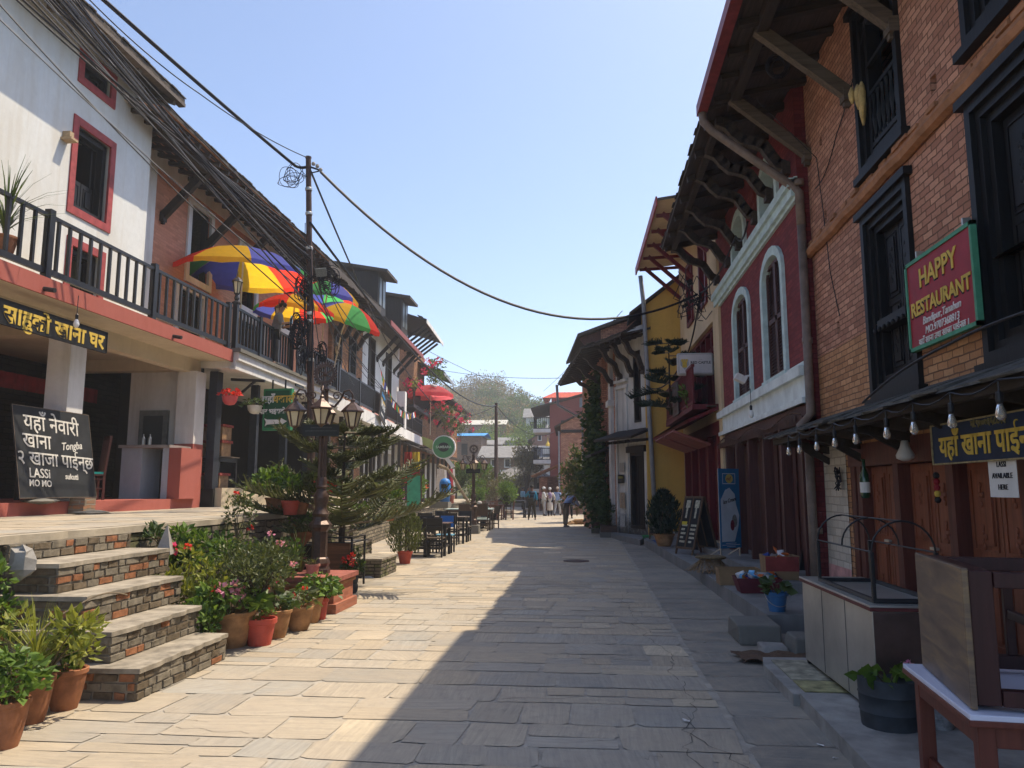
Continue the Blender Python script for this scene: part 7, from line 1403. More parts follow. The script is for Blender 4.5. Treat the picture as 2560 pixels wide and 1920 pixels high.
a_, b_ = ony(727, 1035, 17.6), ony(657, 1035, 17.7); FT = Fac((a_.x, a_.y), (b_.x, b_.y)); m = M(FT.T); m.box(0, -.12, 2.98, FT.L, 0, 3.98); m.build('case', m_sgreen, gs); m = M(FT.T); m.box(.05, .0, 3.05, FT.L-.05, .006, 3.93); m.build('face', m_sgreen2, gs)
u = FT.L/2
for z, uu, b, s, mm in ((3.72, u+.24, 'यहाँ', .24, m_inkw), (3.72, u-.2, 'थकाली', .25, m_gold), (3.43, u, 'तयार भईसकेको छ', .165, m_inkw)): T, pos = FT.textT(uu, .009, z); write(b, s, T, pos, mm, gs, offset=.006)
m = M(FT.T); m.prism([(u-.28, 3.19), (u-.12, 3.1), (u-.12, 3.14), (u+.24, 3.12), (u+.3, 3.08), (u+.27, 3.18), (u+.32, 3.27), (u+.24, 3.24), (u-.12, 3.23), (u-.12, 3.27)], .006, .012); m.build('arrow', m_inkw, gs); m = M(FT.T); m.bar((.2, -.06, 3.98), (.2, -.06, 4.2), .03); m.bar((FT.L-.2, -.06, 3.98), (FT.L-.2, -.06, 4.2), .03); m.build('hanger', m_black, gs)
# round green sign, banner, clothes
rs_ = thing('round_sign', 'round green and white box sign on a bracket above the shops', 'sign', tuple(ony(1110, 1130, 36))); c = ony(1110, 1118, 36); TR = Matrix.Translation(c)@Matrix.Rotation(PI/2, 4, 'X')
m = M(TR); m.lathe([(.56, -.1), (.56, .1)], (0, 0, 0), 28); m.build('case', m_white2, rs_, True, sharp=30); m = M(TR); m.lathe([(.51, .1), (.51, .108)], (0, 0, 0), 28); m.build('face', plain('leaf_green', (.08, .26, .11), .6, .1, 9, 0), rs_); m = M(TR)
m.prism([(.27*math.cos(PI*k/12), .27*math.sin(PI*k/12)+.02) for k in range(13)], 0, 0) if False else m.add([(.27*math.cos(2*PI*k/20), .22*math.sin(2*PI*k/20), .11) for k in range(20)], [tuple(range(20))]); m.build('dark_mark', m_inkk, rs_)
me = text_mesh('SAMBARA', .17, offset=.003); me.transform(TR@Matrix.Translation((0, 0, .114))); me.transform(Matrix.Translation(-woff(rs_))); mesh_obj('lettering', me, plain('pale_green_ink', (.5, .62, .5), .7, .1, 9, 0), rs_)
m = M(); m.bar(c+Vector((.1, 0, -.5)), c+Vector((.45, .1, -.95)), .16); m.build('spot_lamp', m_white2, rs_); M().bar(c+Vector((-.5, 0, 0)), c+Vector((-1.2, .3, 0)), .08).build('bracket', m_wood, rs_)
m = M(); a = [ony(px, py, 33.5) for px, py in ((1054, 1090), (1082, 1101), (1081, 1124), (1057, 1111))]; off = Vector((0, .02, 0)); m.add(a+[p+off for p in a], [(0, 1, 2, 3), (7, 6, 5, 4), (0, 4, 5, 1), (1, 5, 6, 2), (2, 6, 7, 3), (3, 7, 4, 0)]); tag(m.build('cloth_banner', plain('yellow_green_cloth', (.42, .45, .16), .9, .35, 1.4)), 'creased yellow green cloth banner hanging below the long railing', 'banner')
def garments(px0, py0, y, cols, label):
    for k, (dx, w_, h, cc) in enumerate(cols):
        c = ony(px0+dx, py0, y+k*.12); m = M(); n = 6; rr = random.Random(k); vs = []
        for i in range(n+1):
            for j in range(5): x = (i/n-.5)*w_*(1+.25*j/4); vs.append((c.x+x, c.y+.05*math.sin(i*2.2+j*.3), c.z-h*j/4))
        m.add(vs, [(i*5+j, (i+1)*5+j, (i+1)*5+j+1, i*5+j+1) for i in range(n) for j in range(4)]); o = m.build('garment', plain('cloth_%s_%d' % (cc[0], k), cc[1], .9, .2, 9)); sd = o.modifiers.new('solid', 'SOLIDIFY'); sd.thickness = .02
        tag(o, label % cc[0], 'garment')
garments(1104, 1172, 37.5, [(0, .45, 1.1, ('off white', (.62, .57, .54))), (8, .4, 1.6, ('dark plum', (.05, .02, .05))), (14, .5, 1.2, ('crimson', (.45, .02, .05))), (22, .4, 1.3, ('cream', (.58, .54, .5))), (18, .4, 1.7, ('rust', (.3, .08, .05)))], '%s garment hanging on the clothes rail before the shops')
garments(1020, 1130, 33, [(0, .3, 1.0, ('red', (.35, .03, .02))), (20, .3, 1.5, ('bright yellow', (.6, .42, .03)))], '%s scarf hanging at the shop under the long balcony')
tag(M().tube([ony(1096, 1163, 36.5), ony(1118, 1172, 36.8), ony(1135, 1195, 37.0), ony(1155, 1230, 37.3), ony(1172, 1256, 37.5)], [.09, .085, .08, .075, .07], 8).build('slanted_pole', m_branch), 'bent bare tree pole propping the shop eave', 'pole')
# left sandwich boards
a_board('red topped sandwich board with a green slate on the terrace', ony(1028, 1268, 27.5)*Vector((1, 1, 0)).z+Vector((ony(1028, 1268, 27.5).x, 27.5, .82)), .7, 1.5, .35, plain('green_slate', (.05, .32, .17), .6, .2, 6), m_maroon, [(-.42, .86, .42, .97, m_sred)], .5)
pb = thing('poster_board', 'poster board with pink figures under a red headline on the terrace', 'board', (ony(1000, 1260, 26.5).x, 26.5, .82)); FP = Fac((ony(1016, 1260, 26.5).x, 26.5), (ony(984, 1260, 26.5).x, 26.7)); m = M(FP.T); m.box(0, -.03, .85, FP.L, 0, 2.05); m.build('panel', plain('poster_dark', (.04, .04, .05), .6, .3, 8), pb); m = M(FP.T); m.box(0, .001, 1.8, FP.L, .006, 2.05); m.build('headline', plain('poster_red', (.55, .03, .03), .6, .2, 9), pb)
for u in (.12, .3): m = M(FP.T); m.prism([(u-.06, 1.25), (u+.06, 1.25), (u+.03, 1.5), (u+.02, 1.62), (u-.02, 1.62), (u-.03, 1.5)], .002, .006); m.build('pink_figure', plain('poster_pink', (.6, .2, .32), .7, .2, 9), pb)
m = M(FP.T); m.box(0, .002, .9, FP.L, .006, 1.2); m.build('pale_foot', plain('poster_pale', (.5, .5, .44), .7, .4, 20), pb)
tag(M().box(-7.1, 27.6, .82, -6.65, 29.5, 1.3).build('low_wall', m_beige), 'low cream wall block on the terrace behind the red topped board', 'wall')
bd = thing('waste_bin', 'bright blue hooded plastic bin on the terrace', 'bin', tuple(ony(1112, 1262, 33))); c = ony(1112, 1262, 33); m = M(); m.lathe([(.2, 0), (.24, .5), (.25, .8), (.24, .95), (.18, 1.08), (.06, 1.13)], tuple(c), 14); m.build('body', plain('bin_blue', (.03, .20, .55), .45, .15, 5), bd, True); m = M(); m.box(c.x-.12, c.y-.27, c.z+.7, c.x+.12, c.y-.2, c.z+.88); m.build('opening', m_dark, bd)
tag(M().box(-6.7, 32.5, .8, -5.9, 33.3, 1.05).build('stone_block', m_conc), 'grey stone block at the foot of the blue bin', 'stone block')
# lanterns on the balcony
def lantern(c, label):
    t = thing('lantern', label, 'lantern', tuple(c)); m = M(); m.lathe([(.1, 0), (.1, .03), (.04, .07), (.06, .13), (.035, .2), (.07, .24)], tuple(c), 8); m.lathe([(.13, .5), (.1, .55), (.05, .6), (.015, .62), (.008, .75)], tuple(c), 8)
    for k in range(6): a = PI*k/3; m.bar((c[0]+.06*math.cos(a), c[1]+.06*math.sin(a), c[2]+.24), (c[0]+.1*math.cos(a), c[1]+.1*math.sin(a), c[2]+.5), .014)
    m.build('frame', m_black, t); M().lathe([(.055, .24), (.095, .5)], tuple(c), 6).build('glass', m_lampg, t)
for u, lb in ((.06, 'black lantern on the railing corner beside the largest parasol'), (2.65, 'black lantern on the railing in front of the standing woman'), (7.95, 'black lantern on the railing before the barred window')): lantern(GC.P(u, -.06, 5.72), lb)
for p, lb in ((GB.P(V1(10.75), .1, 4.02), 'white bulb hanging from the red band above the yellow lettered sign'), (ony(762, 1035, 19.5), 'white bulb hanging under the balcony beside the green sign'), (F2.P(2.3, .3, 2.78), 'white bulb hanging under the pale band of the red house')):
    t = thing('hanging_bulb', lb, 'bulb', tuple(p)); m = M(); m.tube([p+Vector((0, 0, .5)), p+Vector((.0, 0, .2))], .006, 5); m.lathe([(.02, .12), (.025, .2), (.01, .22)], tuple(p), 8); m.build('socket', m_black, t); M().lathe([(.012, .0), (.035, .02), (.045, .06), (.03, .11), (.02, .13)], tuple(p), 12).build('globe', m_bulb, t, True)
t = thing('spot_lamp', 'white spot lamp on the red house at the sill of the farther arched window', 'lamp', tuple(F2.P(3.45, .1, 3.6))); M(F2.T@Matrix.Translation((3.5, .22, 3.62))@Matrix.Rotation(.5, 4, 'X')).box(-.1, -.1, -.06, .1, .1, .06).build('head', m_white2, t); m = M(F2.T); m.bar((3.45, 0, 3.68), (3.48, .2, 3.64), .03); m.build('arm', m_white2, t)
# stools on a table in the shop front
t = table('shop_table', 'dark folding table inside the shop front under the green sign', -8.95, 16.9, -8.35, 17.9, .75, 1.6, m_old, m_black)
for k, (y, z) in enumerate(((17.15, 2.35), (17.15, 2.72), (17.1, 1.6))):
    s_ = thing('low_stool', ('wooden stool with a red patterned cushion on the shop table, lower', 'wooden stool with a red patterned cushion stacked on top', 'wooden stool with a red patterned cushion under the shop table')[k], 'stool', (-8.5, y, z)); m = M(); m.box(-8.85, y-.2, z, -8.8, y+.25, z+.3); m.box(-8.4, y-.2, z, -8.35, y+.25, z+.3); m.box(-8.8, y-.2, z+.2, -8.4, y-.16, z+.28); m.build('frame', plain('stool_wood', (.30, .18, .09), .7, .3, 12), s_); M().box(-8.88, y-.24, z+.3, -8.32, y+.29, z+.36).build('cushion', plain('red_pattern', (.28, .05, .04), .95, .8, 45, 0), s_)
# ---------------------------------------------------------------- poles and cables
def pole(label, x, y, top, r, z0=0.0, dx=0.0):
    t = thing('utility_pole', label, 'utility pole', (x, y, z0)); m = M(); m.tube([(x, y, z0), (x+dx*.5, y, (z0+top)*.5), (x+dx, y, top)], [r*1.25, r*1.1, r*.9], 12); m.tube([(x+dx, y, top-.03), (x+dx, y, top)], r*1.05, 12); m.build('shaft', m_pole, t, True, sharp=50); return t
PX = ony(781, 1230, 14).x; PTOP = ony(771, 392, 14); u1 = pole('rusty steel utility pole draped in cables behind the near lamp post', PX, 14.0, PTOP.z, .058, 1.2, PTOP.x-PX); u2 = pole('distant utility pole wrapped in wires beyond the cafe tables', ony(1240, 1200, 46).x, 46, 6.75, .1, 0)
PAX = lambda z: PX+(PTOP.x-PX)*(z-1.2)/(PTOP.z-1.2); PT = Vector((PAX(PTOP.z-.2), 14.0, PTOP.z-.2)); PM = lambda py, dx=.0: Vector((PAX(ony(780, py, 14).z)+dx, 13.93, ony(780, py, 14).z))
for z in (7.4, 6.9, 6.2, 4.9, 4.75, 4.0): M().lathe([(.066, 0), (.07, .01), (.07, .05), (.066, .06)], (PAX(z), 14, z), 12).build('strap', m_steel, u1)
t = thing('solar_lamp', 'small solar street light panel on the utility pole', 'lamp', (-4.85, 13.9, 5.5)); M(Matrix.Translation(ony(803, 681, 13.8))@Matrix.Rotation(.5, 4, 'X')@Matrix.Rotation(.25, 4, 'Z')).box(-.1, -.015, -.08, .1, .015, .08).build('panel', plain('solar_grey', (.16, .17, .16), .4, .5, 60), t); M().bar(ony(803, 681, 13.82), (PAX(5.65), 14, 5.65), .015).build('bracket', m_black, t)
PS = Vector((-5.02, 13.95, 0))
def far_pt(px, py, y): return ony(px, py, y)
cable('power_cable', 'thick twisted power cable rising across the sky from the pole top', [ony(215, -40, 8.2), PT+Vector((-.25, -.05, 0)), PT], .03, sag=.03); cable('power_cable', 'thin cable running just above the thick twisted one', [ony(195, -30, 8.6), ony(500, 235, 10.5), PT+Vector((0, 0, .17))], .009, sag=.08)
cg = 'service wires strung from the pole past the white house'
ends = [((35, -20), 610), ((90, -20), 628), ((115, -20), 648), ((142, -20), 662), ((158, -20), 705), ((172, -20), 688), ((20, -20), 590), ((75, -20), 640), ((105, -20), 655), ((130, -20), 670), ((150, -20), 690), ((180, -20), 715), ((60, -20), 700), ((-20, 30), 740), ((100, -20), 735), ((-20, -10), 780), ((140, -20), 765), ((165, -20), 620)]
for k, ((px, py), ye) in enumerate(ends): cable('service_wire', 'dark service wire in the bundle sloping from the pole past the white house', [ony(px, py, 7.6+.12*k), PM(ye, .03*(k % 3-1))], (.011 if k % 2 else .014), m_cableg if k % 3 == 1 else m_cable, cg, sag=.06+.04*(k % 4))
cable('service_wire', 'black cable bundle swinging from the pole over the street to the red house corner', [PT+Vector((.25, 0, -.12)), Vector((2.6, 17.85, 6.1))], .028, sag=1.55, n=28); cable('service_wire', 'short dark cable from the pole top down towards the fringed eave', [PT+Vector((.05, 0, -.1)), Vector((-7.6, 29, 7.0)), Vector((-8.2, 45, 5.6))], .022, sag=.15)
up2 = Vector((ony(1240, 1200, 46).x, 46, 6.6)); cable('power_cable', 'long cable sagging from the near pole to the distant utility pole', [PM(560, .05), up2], .028, sag=1.1, n=24)
for k, (ya, b) in enumerate(((600, (-8.0, 24, 5.9)), (640, (-8.1, 26, 5.2)), (690, (-8.3, 30, 5.6)), (720, (-8.4, 33, 5.4)), (660, (-8.6, 36, 6.6)), (740, (-8.9, 42, 5.0)), (620, (-8.3, 28, 6.6)), (700, (-8.1, 23, 5.3)))): cable('house_wire', 'house wire fanning from the pole towards the left balconies', [PM(ya, .05), b], .011, m_cable, 'house wires fanning from the pole to the left houses', sag=.25+.06*(k % 3))
cable('service_wire', 'faint wire crossing high from the left eaves to the dark right eave', [(-8.6, 42, 8.3), (.2, 30, 5.95)], .012, sag=.25); cable('service_wire', 'second faint wire dipping across the gap before the hill', [(-9.4, 45, 9.8), (-1.0, 48, 6.6)], .014, sag=.3); cable('service_wire', 'pale wire slanting from the right eave down to the rooftops', [(1.2, 25, 7.4), (-3.4, 60, 9.2)], .012, sag=.1); cable('service_wire', 'wires from the distant pole to the maroon house balcony', [up2, (-2.6, 60, 6.0)], .02, sag=.9); cable('service_wire', 'wires from the distant pole to the shop eaves', [up2, (-9.0, 40, 5.9)], .02, sag=.6)
def loops(label, px, py, w_, h_, n, seed, th=.008):
    m = M(); rr = random.Random(seed); a0 = PM(py)
    for i in range(n):
        c = ony(px+rr.uniform(-10, 10), py+rr.uniform(-14, 14), 13.9); W, H_ = w_*rr.uniform(.5, 1.1), h_*rr.uniform(.5, 1.1); ph = rr.uniform(0, 6.28); k0 = rr.uniform(1.1, 1.9)
        m.tube([c+Vector((W*math.cos(t_)+.1*W*math.sin(2.3*t_+ph), .04*math.sin(t_*2+ph), H_*math.sin(t_)+.12*H_*math.cos(k0*t_))) for t_ in [ph+6.6*k/22 for k in range(23)]], th, 4, False)
        if i % 3 == 0: m.tube([c+Vector((W, 0, 0)), c.lerp(a0, .5)+Vector((0, 0, .08)), a0], th, 4, False)
    return tag(m.build('cable_coil', m_cable), label, 'cable coil')
loops('loose wire loops left of the utility pole top', 730, 445, .22, .2, 8, 1, .007); loops('messy black cable coils hanging left of the pole above the lanterns', 742, 830, .12, .3, 16, 2, .01); loops('round black coil beside the yellow parasol left of the pole', 752, 815, .17, .17, 10, 3, .007); loops('tangled wires on the pole beside the largest parasol', 755, 725, .1, .22, 14, 4, .008); loops('grey cable coil strapped low on the pole, left side', 758, 892, .06, .22, 10, 5); loops('grey cable coil strapped low on the pole, right side', 803, 885, .07, .2, 10, 6); loops('wire loops right of the pole over the pale green parasol', 820, 700, .2, .28, 14, 7, .007)
for k in range(7): cable('drop_wire', 'drop wire hanging down the utility pole', [PM(560+30*k, .05*(1 if k % 2 else -1)), PM(760+20*k, .09*(1 if k % 2 else -1)), PM(900+10*k, .04)], .007, m_cable, 'drop wires hanging down the near pole', sag=0, n=5)
ins = thing('insulator_bracket', 'insulator bracket beside the top of the near utility pole', 'insulator', tuple(PT)); m = M()
for d in ((.1, 0, .05), (.18, 0, .0), (.25, 0, -.08)): m.lathe([(.03, -.03), (.04, 0), (.03, .03)], tuple(PT+Vector(d)), 8)
m.build('insulators', plain('porcelain', (.35, .32, .27), .4, .3, 20), ins); m = M(); m.bar(PT, PT+Vector((.27, 0, -.1)), .03); m.bar(PT+Vector((0, 0, -.15)), PT+Vector((.25, 0, -.1)), .02); m.build('arm', m_black, ins)
# junction tangle at the red house corner
jb = thing('cable_junction', 'tangle of black cables and connectors at the far corner of the red house', 'cables', (2.7, 17.8, 5.9)); m = M(); rr = random.Random(12); jc = Vector((2.65, 17.75, 6.1))
for k in range(26): a = jc+Vector((rr.uniform(-.6, .3), rr.uniform(-.2, .2), rr.uniform(-.5, .5))); b = jc+Vector((rr.uniform(-.5, .3), rr.uniform(-.2, .2), rr.uniform(-.8, .6))); q = a.lerp(b, .5)+Vector((rr.uniform(-.2, .2), 0, -.25)); m.tube([a, a.lerp(q, .6), q, b.lerp(q, .6), b], .01, 5)
m.build('wires', m_cable, jb); m = M()
for k in range(6): a = jc+Vector((rr.uniform(-.7, .2), rr.uniform(-.1, .1), rr.uniform(-.3, .3))); m.bar(a, a+Vector((.12, 0, .05)), .07)
m.build('connectors', m_black, jb); cable('service_wire', 'black wires running from the junction down to the yellow gable and pipe', [jc, (2.5, 20, 4.9), (1.9, 23.8, 4.7)], .02, sag=.3); cable('service_wire', 'cable clipped along the pale cornice to the upper windows', [jc, F2.P(3.5, .2, 6.35), F2.P(2.4, .2, 6.25)], .018, sag=.2)
# prayer flags
fc = [PC['b'], m_inkw, PC['r'], PC['g'], PC['y']]; a, b = Vector((-8.55, 30.5, 6.9)), Vector((-8.5, 38, 5.6)); fs = thing('prayer_flags', 'string of small coloured prayer flags sagging before the white and pink house', 'flags', tuple(b)); pts = [a.lerp(b, k/30)-Vector((0, 0, 1.0*4*(k/30)*(1-k/30))) for k in range(31)]; M().tube(pts, .008, 4).build('cord', m_cable, fs)
for k in range(2, 28):
    p, q = pts[k], pts[k].lerp(pts[k+1], .8); d = Vector((.05*math.sin(k), 0, -.28)); M().add([p, q, q+d, p+d], [(0, 1, 2, 3)]).build('flag', fc[k % 5], fs)
# ---------------------------------------------------------------- people and the dog
def skin_mesh(name, pts, edges, mat, parent, sub=2, root=0):
    me = bpy.data.meshes.new(name); me.from_pydata([p[0] for p in pts], edges, []); o = bpy.data.objects.new(name, me); COL.objects.link(o)
    sk = o.modifiers.new('skin', 'SKIN'); sk.use_smooth_shade = True
    for i, p in enumerate(pts):
        r = p[1]; me.skin_vertices[0].data[i].radius = (r, r) if not isinstance(r, tuple) else r; me.skin_vertices[0].data[i].use_root = (i == root)
    sb = o.modifiers.new('sub', 'SUBSURF'); sb.levels = sub; sb.render_levels = sub
    out = bpy.data.meshes.new_from_object(o.evaluated_get(bpy.context.evaluated_depsgraph_get())); bpy.data.objects.remove(o); bpy.data.meshes.remove(me)
    out.materials.clear(); out.materials.append(mat); out.polygons.foreach_set('use_smooth', [True]*len(out.polygons)); out.update()
    q = bpy.data.objects.new(name, out); COL.objects.link(q); link_child(q, parent); return q
def person(label, loc, rz, top, bottom, skin=None, hair=None, H=1.68, arms=None, lean=0.0, legs=((-.09, .0), (.09, .0)), hat=None, coat=0.0, shoe=None, hand_lvl=None, extras=None, sit=False, vest=None):
    """x right, y forward; arms = (left elbow, left hand, right elbow, right hand) relative to the shoulders"""
    skin = skin or m_skind; t = thing('person', label, 'person', (0, 0, 0)); k = H/1.72; ln = lean
    hip = Vector((0, 0, .92*k)) if not sit else Vector((0, 0, .5))
    def up(d): return hip+Vector((0, math.sin(ln)*d, math.cos(ln)*d))
    waist, chest, neck0 = up(.14*k), up(.38*k), up(.52*k); hd = ln*1.3; neck = neck0+Vector((0, math.sin(hd)*.08, math.cos(hd)*.08))*k; head = neck+Vector((0, math.sin(hd)*.12+.02, math.cos(hd)*.12))*k; crown = head+Vector((0, math.sin(hd)*.1, math.cos(hd)*.1))*k
    shL, shR = up(.47*k)+Vector((-.19*k, 0, 0)), up(.47*k)+Vector((.19*k, 0, 0)); arms = arms or ((-.05, -.02, -.27), (-.04, .03, -.5), (.05, -.02, -.27), (.04, .03, -.5))
    eL, hL, eR, hR = shL+Vector(arms[0])*k, shL+Vector(arms[1])*k, shR+Vector(arms[2])*k, shR+Vector(arms[3])*k
    leg = []
    for (x, y), s in zip(legs, (-1, 1)):
        if sit: hj = hip+Vector((s*.09, 0, -.02)); leg.append((hj, hip+Vector((s*.1, .4, .0)), Vector((s*.1, .42, .08)), Vector((s*.1, .56, .04))))
        else: hj = hip+Vector((s*.09*k, 0, -.04)); an = Vector((x, y, .08)); kn = hj.lerp(an, .5)+Vector((0, .03, 0)); leg.append((hj, kn, an, an+Vector((0, .13, -.04))))
    P = [(hip, .125*k), (waist, .115*k), (chest, .14*k), (neck0, .07*k), (neck, .052*k), (head, .088*k), (crown, .07*k), (shL, .062*k), (eL, .042*k), (hL, .032*k), (shR, .062*k), (eR, .042*k), (hR, .032*k)]
    E_ = [(0, 1), (1, 2), (2, 3), (3, 4), (4, 5), (5, 6), (2, 7), (7, 8), (8, 9), (2, 10), (10, 11), (11, 12)]
    for (a, b, c, d), s in zip(leg, (0, 1)): i = len(P); P += [(a, .085*k), (b, .06*k), (c, .042*k), (d, .035*k)]; E_ += [(0, i), (i, i+1), (i+1, i+2), (i+2, i+3)]
    for hp, el in ((9, 8), (12, 11)):          # palm and five fingers on each hand
        h0, e0 = P[hp][0], P[el][0]; d = (h0-e0).normalized(); x, y = ortho(d); i = len(P); P.append((h0+d*.07, .026)); E_.append((hp, i))
        for f in range(4): j = len(P); P += [(h0+d*.11+x*(.02*(f-1.5)), .0095), (h0+d*(.165-.012*abs(f-1.4))+x*(.022*(f-1.5))+y*.02, .008)]; E_ += [(i, j), (j, j+1)]
        j = len(P); P.append((h0+d*.09+x*.055, .0095)); E_.append((hp, j))
    skin_mesh('body', P, E_, skin, t, 1)
    g = 1.16; T_ = [(hip+Vector((0, 0, -.06-coat*.5)) if not sit else hip, (.15*k+coat*.1)), (waist, .14*k), (chest, .17*k), (neck0, .085*k), (shL, .085*k), (shL.lerp(eL, .55), .068*k), (eL, .062*k), (shR, .085*k), (shR.lerp(eR, .55), .068*k), (eR, .062*k)]; TE = [(0, 1), (1, 2), (2, 3), (2, 4), (4, 5), (5, 6), (2, 7), (7, 8), (8, 9)]
    slv = hand_lvl if hand_lvl is not None else .8
    if slv: T_ += [(eL.lerp(hL, slv), .05*k), (eR.lerp(hR, slv), .05*k)]; TE += [(6, 10), (9, 11)]
    if coat: i = len(T_); T_.append((Vector((0, 0, hip.z-coat)), .2*k)); TE.append((0, i))
    skin_mesh('coat' if coat else 'shirt', T_, TE, top, t, 2)
    if vest: skin_mesh('vest', [(hip+Vector((0, 0, .0)), .158*k), (waist, .15*k), (chest, .182*k), (up(.47*k), .13*k), (shL*.8+chest*.2, .09*k), (shR*.8+chest*.2, .09*k)], [(0, 1), (1, 2), (2, 3), (3, 4), (3, 5)], vest, t, 2)
    B_ = [(hip, .138*k)]; BE = []
    for a, b, c, d in leg: i = len(B_); B_ += [(a, .1*k), (b, .078*k), (c+Vector((0, 0, .02)), .064*k)]; BE += [(0, i), (i, i+1), (i+1, i+2)]
    skin_mesh('trousers', B_, BE, bottom, t, 2)
    for a, b, c, d in leg: m = M(); m.ball((c.x, c.y+.06, c.z-.035), (.048, .125, .045), 8, 6); m.build('shoe', shoe or m_black, t, True)
    f = Vector((0, math.cos(hd), -math.sin(hd))); u_ = Vector((0, math.sin(hd), math.cos(hd))); hc = head+u_*.02; m = M()
    m.ball(tuple(hc+f*.1*k), (.014, .02, .02), 6, 5)
    for s in (-1, 1): m.ball(tuple(hc+Vector((s*.088*k, 0, -.01))), (.012, .022, .03), 6, 5)
    m.build('nose_and_ears', skin, t, True); m = M()
    for s in (-1, 1): m.ball(tuple(hc+f*.08*k+u_*.02+Vector((s*.034, 0, 0))), (.012, .01, .008), 6, 4)
    m.build('eyes', m_dark, t); m = M(); m.ball(tuple(hc+f*.085*k-u_*.05), (.025, .01, .007), 6, 4); m.build('mouth', plain('lips', (.24, .08, .06), .6, .1, 9, 0) if 'm_lip' not in globals() else m_lip, t)
    hm = M(); hm.ball(tuple(hc+u_*.045*k-f*.02*k), (.098*k, .108*k, .092*k), 12, 8); hm.build('hat' if hat else 'hair', hat or hair or m_hair, t, True)
    if hat: m = M(Matrix.Translation(hc+u_*.04*k+f*.07*k)@Matrix.Rotation(-hd, 4, 'X')); m.ball((0, 0, 0), (.085, .09, .014), 12, 6); m.build('hat_brim', hat, t, True)
    if extras: extras(t, dict(hip=hip, waist=waist, chest=chest, shL=shL, shR=shR, hL=hL, hR=hR, head=head, hc=hc, f=f, u=u_, neck=neck0))
    t.location = loc; t.rotation_euler = (0, 0, rz); return t
m_lip = plain('lips', (.24, .08, .06), .6, .1, 9, 0)
cS = lambda n, c: plain('cloth_'+n, c, .9, .2, 14, .2, 60)
w_shirt, b_shirt, g_shirt, navy, khaki, blkc, greyt, cream, sky_, redc = cS('white', (.58, .58, .57)), cS('light_blue', (.26, .34, .52)), cS('grey_blue', (.30, .36, .38)), cS('navy', (.012, .022, .04)), cS('khaki', (.22, .18, .13)), cS('black', (.012, .012, .015)), cS('pale_grey', (.36, .35, .34)), cS('cream', (.55, .49, .42)), cS('sky', (.16, .38, .55)), cS('red', (.4, .05, .05)); olive = cS('olive', (.03, .028, .02)); teal = cS('teal', (.03, .19, .30)); whc = cS('white_cap', (.6, .6, .58)); shoew = plain('shoe_grey', (.3, .29, .28), .7, .3, 20)
def bag(t, j): m = M(); m.box(j['hip'].x-.22, j['hip'].y-.24, j['hip'].z-.02, j['hip'].x+.08, j['hip'].y-.13, j['hip'].z+.2); o = m.build('hip_bag', cS('bag', (.035, .035, .03)), t); b = o.modifiers.new('b', 'BEVEL'); b.width = .03; b.segments = 2
person('man in a dark vest and blue sleeves raising a hand to his eyes', tuple(onz(1330, 1300)), .1, teal, olive, hair=m_hair, H=1.74, arms=((-.14, .06, -.22), (-.02, .17, .1), (.05, 0, -.27), (.05, .05, -.5)), legs=((-.17, .05), (.17, -.02)), vest=navy, shoe=shoew, extras=bag, hand_lvl=.55)
def belt(t, j): m = M(); m.lathe([(.172, -.02), (.172, .02)], tuple(j['waist']-Vector((0, .0, .02))), 14, False); m.build('belt_strap', m_black, t); M().tube([j['shR']+Vector((.02, .03, .08)), j['chest']+Vector((.17, .1, -.1)), j['waist']+Vector((.18, .12, 0))], .022, 6).build('strap', m_black, t)
person('man in a light blue shirt and khaki trousers bending over something in his hands', tuple(onz(1413, 1318)), -.95, b_shirt, khaki, hair=m_hair, H=1.72, lean=.85, arms=((-.03, .12, -.24), (.1, .3, -.34), (.03, .12, -.24), (-.08, .3, -.34)), legs=((-.08, .02), (.1, -.02)), shoe=shoew, extras=belt)
def totes(t, j): m = M(); m.box(.3, -.06, .62, .62, .06, .98); o = m.build('tote_bag', cS('tote', (.5, .5, .5)), t); m = M(); m.tube([(.38, 0, .98), (.4, 0, 1.2), (.5, 0, 1.2), (.53, 0, .98)], .012, 5); m.build('tote_handle', m_inkw, t)
person('man in a grey shirt and cap lifting both arms to take a picture', tuple(onz(1424, 1296)), -.1, g_shirt, blkc, H=1.76, arms=((-.18, .1, .05), (.02, .22, .16), (.18, .1, .05), (-.0, .22, .16)), hat=cS('cap_grey', (.1, .14, .15)), legs=((-.1, 0), (.12, 0)), extras=totes)
person('man in a loose white shirt and white cap turned to the right', tuple(onz(1356, 1292)+Vector((0, 1.5, 0))), -1.4, w_shirt, greyt, H=1.66, arms=((-.05, .05, -.27), (0, .12, -.48), (.05, .08, -.26), (.02, .2, -.2)), hat=whc)
def pack(t, j): m = M(); m.ball(tuple(j['chest']+Vector((0, -.2, -.02))), (.13, .09, .2), 12, 8); m.build('backpack', plain('patterned_bag', (.30, .22, .33), .9, .9, 30, 0), t, True)
person('woman in a long cream coat and white hat with a patterned backpack', tuple(onz(1373, 1291)+Vector((0, 1.0, 0))), .05, cream, blkc, H=1.62, coat=.55, hat=whc, extras=pack, arms=((-.09, 0, -.26), (-.02, .1, -.48), (.12, .02, -.25), (.08, .1, -.45)))
person('striding person in a pale hat half hidden behind the bending man', tuple(onz(1394, 1289)), -.4, b_shirt, greyt, H=1.66, hat=cS('hat_tan', (.45, .36, .28)), legs=((-.12, -.25), (.08, .2)))
person('man in a sky blue shirt standing in the distance left of the dark vest', tuple(onz(1296, 1276)+Vector((0, 4, 0))), -.8, sky_, blkc, H=1.68)
